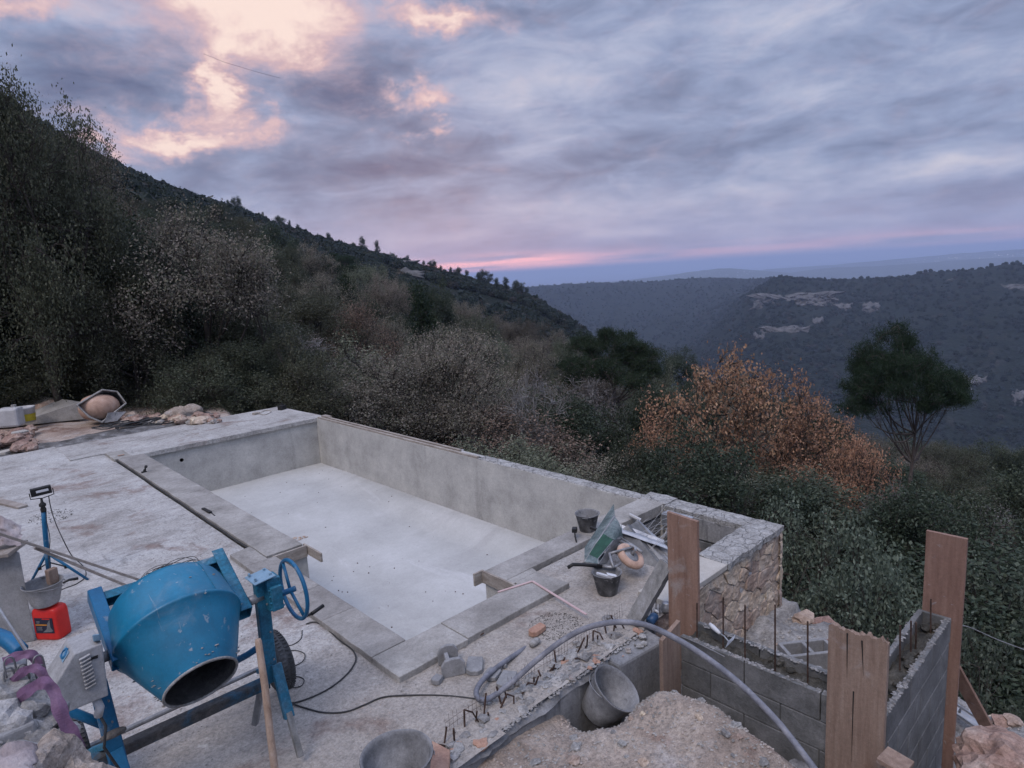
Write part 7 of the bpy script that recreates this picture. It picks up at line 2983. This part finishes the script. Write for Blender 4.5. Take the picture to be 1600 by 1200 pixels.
heap(44, (195, 320), (652, 663), .0, .06, .13, 'reddish rock in the heap between tub and terrace corner', 'rocks heaped behind the terrace', [M['redrock'], M['stone'], M['redrock']], 3)
heap(60, (190, 345), (652, 664), .0, .03, .07, 'small reddish stone in the heap behind the terrace', 'small stones of the heap behind the terrace', [M['redrock'], M['pebble']], 4)
heap(46, (-20, 52), (676, 704), .0, .05, .14, 'dark reddish rock in the pile at the left edge', 'rocks piled at the left edge', [M['redrock']], 5)
mb = MB()
c = P(298, 656, .0)
mb.rock((c.x, c.y + .4, .06), (.34, .28, .24), 6, 4, .25)
o = obj('boulder', mb, M['sand'], loc=(c.x, c.y + .4, 0), smooth=True)
tag(o, 'large pale boulder at the right end of the far stone heap', 'rock')
for i, (u, v, s) in enumerate(((80, 640, .30),)):
    c = P(u, v, .25)
    mb = MB()
    mb.rock((c.x, c.y + .6, c.z - .15), (s * 1.6, s, s), 40 + i, 3, .2)
    o = obj('boulder', mb, M['redrock'], loc=tuple(c), smooth=True)
    tag(o, ['brown boulder showing behind the ramp slab', 'brown boulder right beside the tipped tub'][i], 'rock')
chunk('white_offcut', 14, 707, (.42, .22, .05), .5, 'pale slab offcut lying at the left edge before the rock pile', M['cream'], z=-.04)
chunk('white_offcut', 31, 676, (.45, .14, .03), .9, 'pale board offcut resting on the rock pile at the left', M['cream'], z=.2, tilt=(.2, .1))

# small things on the apron and left coping
mb = MB()
c = P(441, 640, .0)
mb.obox(c + Vector((0, 0, .05)), (.16, .12, .10), Matrix.Rotation(.4, 3, 'Z'))
mb.tube([c + Vector((-.05, 0, .1)), c + Vector((0, 0, .15)), c + Vector((.05, 0, .1))], .012, 6)
o = obj('black_box', mb, M['black'], loc=tuple(c), bevel=.01)
tag(o, 'small black box standing on the far end of the back apron', 'tool box')
mb = MB()
mb.beam(P(396, 647, .02), P(405, 645, .02), .10, .04)
mb.tube(spline([P(405, 646, .02), P(414, 648, .01), P(424, 643, .01), P(416, 641, .01), P(408, 644, .01)], 5), .008, 5)
o = obj('wood_float', mb, M['formwood'], loc=tuple(P(400, 646, 0)))
tag(o, 'wooden float and loop of cord lying on the back apron', 'trowel')
mb = MB()
a = P(361, 681, -.03)
mb.beam(P(359, 678, -.035), P(372, 675, -.035), .02, .06)
o = obj('brick_bat', mb, M['brick'], loc=tuple(a))
tag(o, 'thin pinkish brick piece stuck on the edge of the back apron', 'brick')
mb = MB()
a = P(225, 738, .0)
b = PD(228, 729, math.hypot(a.x - CAM.x, a.y - CAM.y))
mb.tube([a, a.lerp(b, .5)], .020, 8)
mb.tube([a.lerp(b, .5), b], .012, 8)
mb.rock(b, .028, 1, 1, .1)
mb.obox(a, (.07, .05, .03))
o = obj('valve', mb, M['black'], loc=tuple(a))
tag(o, 'small black valve standing on the left coping near its far end', 'valve')
mb = MB()
mb.beam(P(317, 795, -.0), P(329, 801, .01), .04, .03)
mb.tube([P(328, 800, 0), P(336, 806, .0)], .008, 6)
o = obj('black_scraper', mb, M['black'], loc=tuple(P(322, 798, 0)), bevel=.005)
tag(o, 'black handled scraper lying across the left coping joint', 'tool')
mb = MB()
mb.beam(P(184, 712, .012), P(194, 710, .012), .03, .008)
o = obj('red_strip', mb, M['brick'], loc=tuple(P(189, 711, 0)))
tag(o, 'thin reddish strip lying at the far end of the left coping', 'strip')
mb = MB()
mb.tube([Vector((-.432 + .004 * math.sin(i * 1.3), 8.85 - i * .16, -.034)) for i in range(41)], .013, 6)
o = obj('coping_gap_shade', mb, M['cable'], loc=tuple(P(163, 709, -.03)), smooth=True)  # black tube put in for the shade of the step beside the coping
tag(o, 'black line standing in for the shaded gap along the outer side of the left coping', 'shade line')

# overhead line and the thin cord at right
mb = MB()
mb.tube([PD(318, 84, 60), PD(350, 97, 59), PD(400, 112, 58), PD(438, 122, 57)], .010, 5)
o = obj('overhead_wire', mb, M['cable'], loc=tuple(PD(230, 55, 60)))
tag(o, 'thin overhead wire crossing the bright break in the clouds', 'wire')
mb = MB()
mb.tube(spline([PD(1488, 985, 5.5), PD(1508, 978, 5.6), PD(1560, 1000, 5.8), PD(1620, 1022, 6.0)], 5), .004, 5)
o = obj('guy_cord', mb, M['steel'], loc=tuple(PD(1488, 985, 5.5)))
tag(o, 'thin cord tied to the far tall board running off to the right', 'cord')
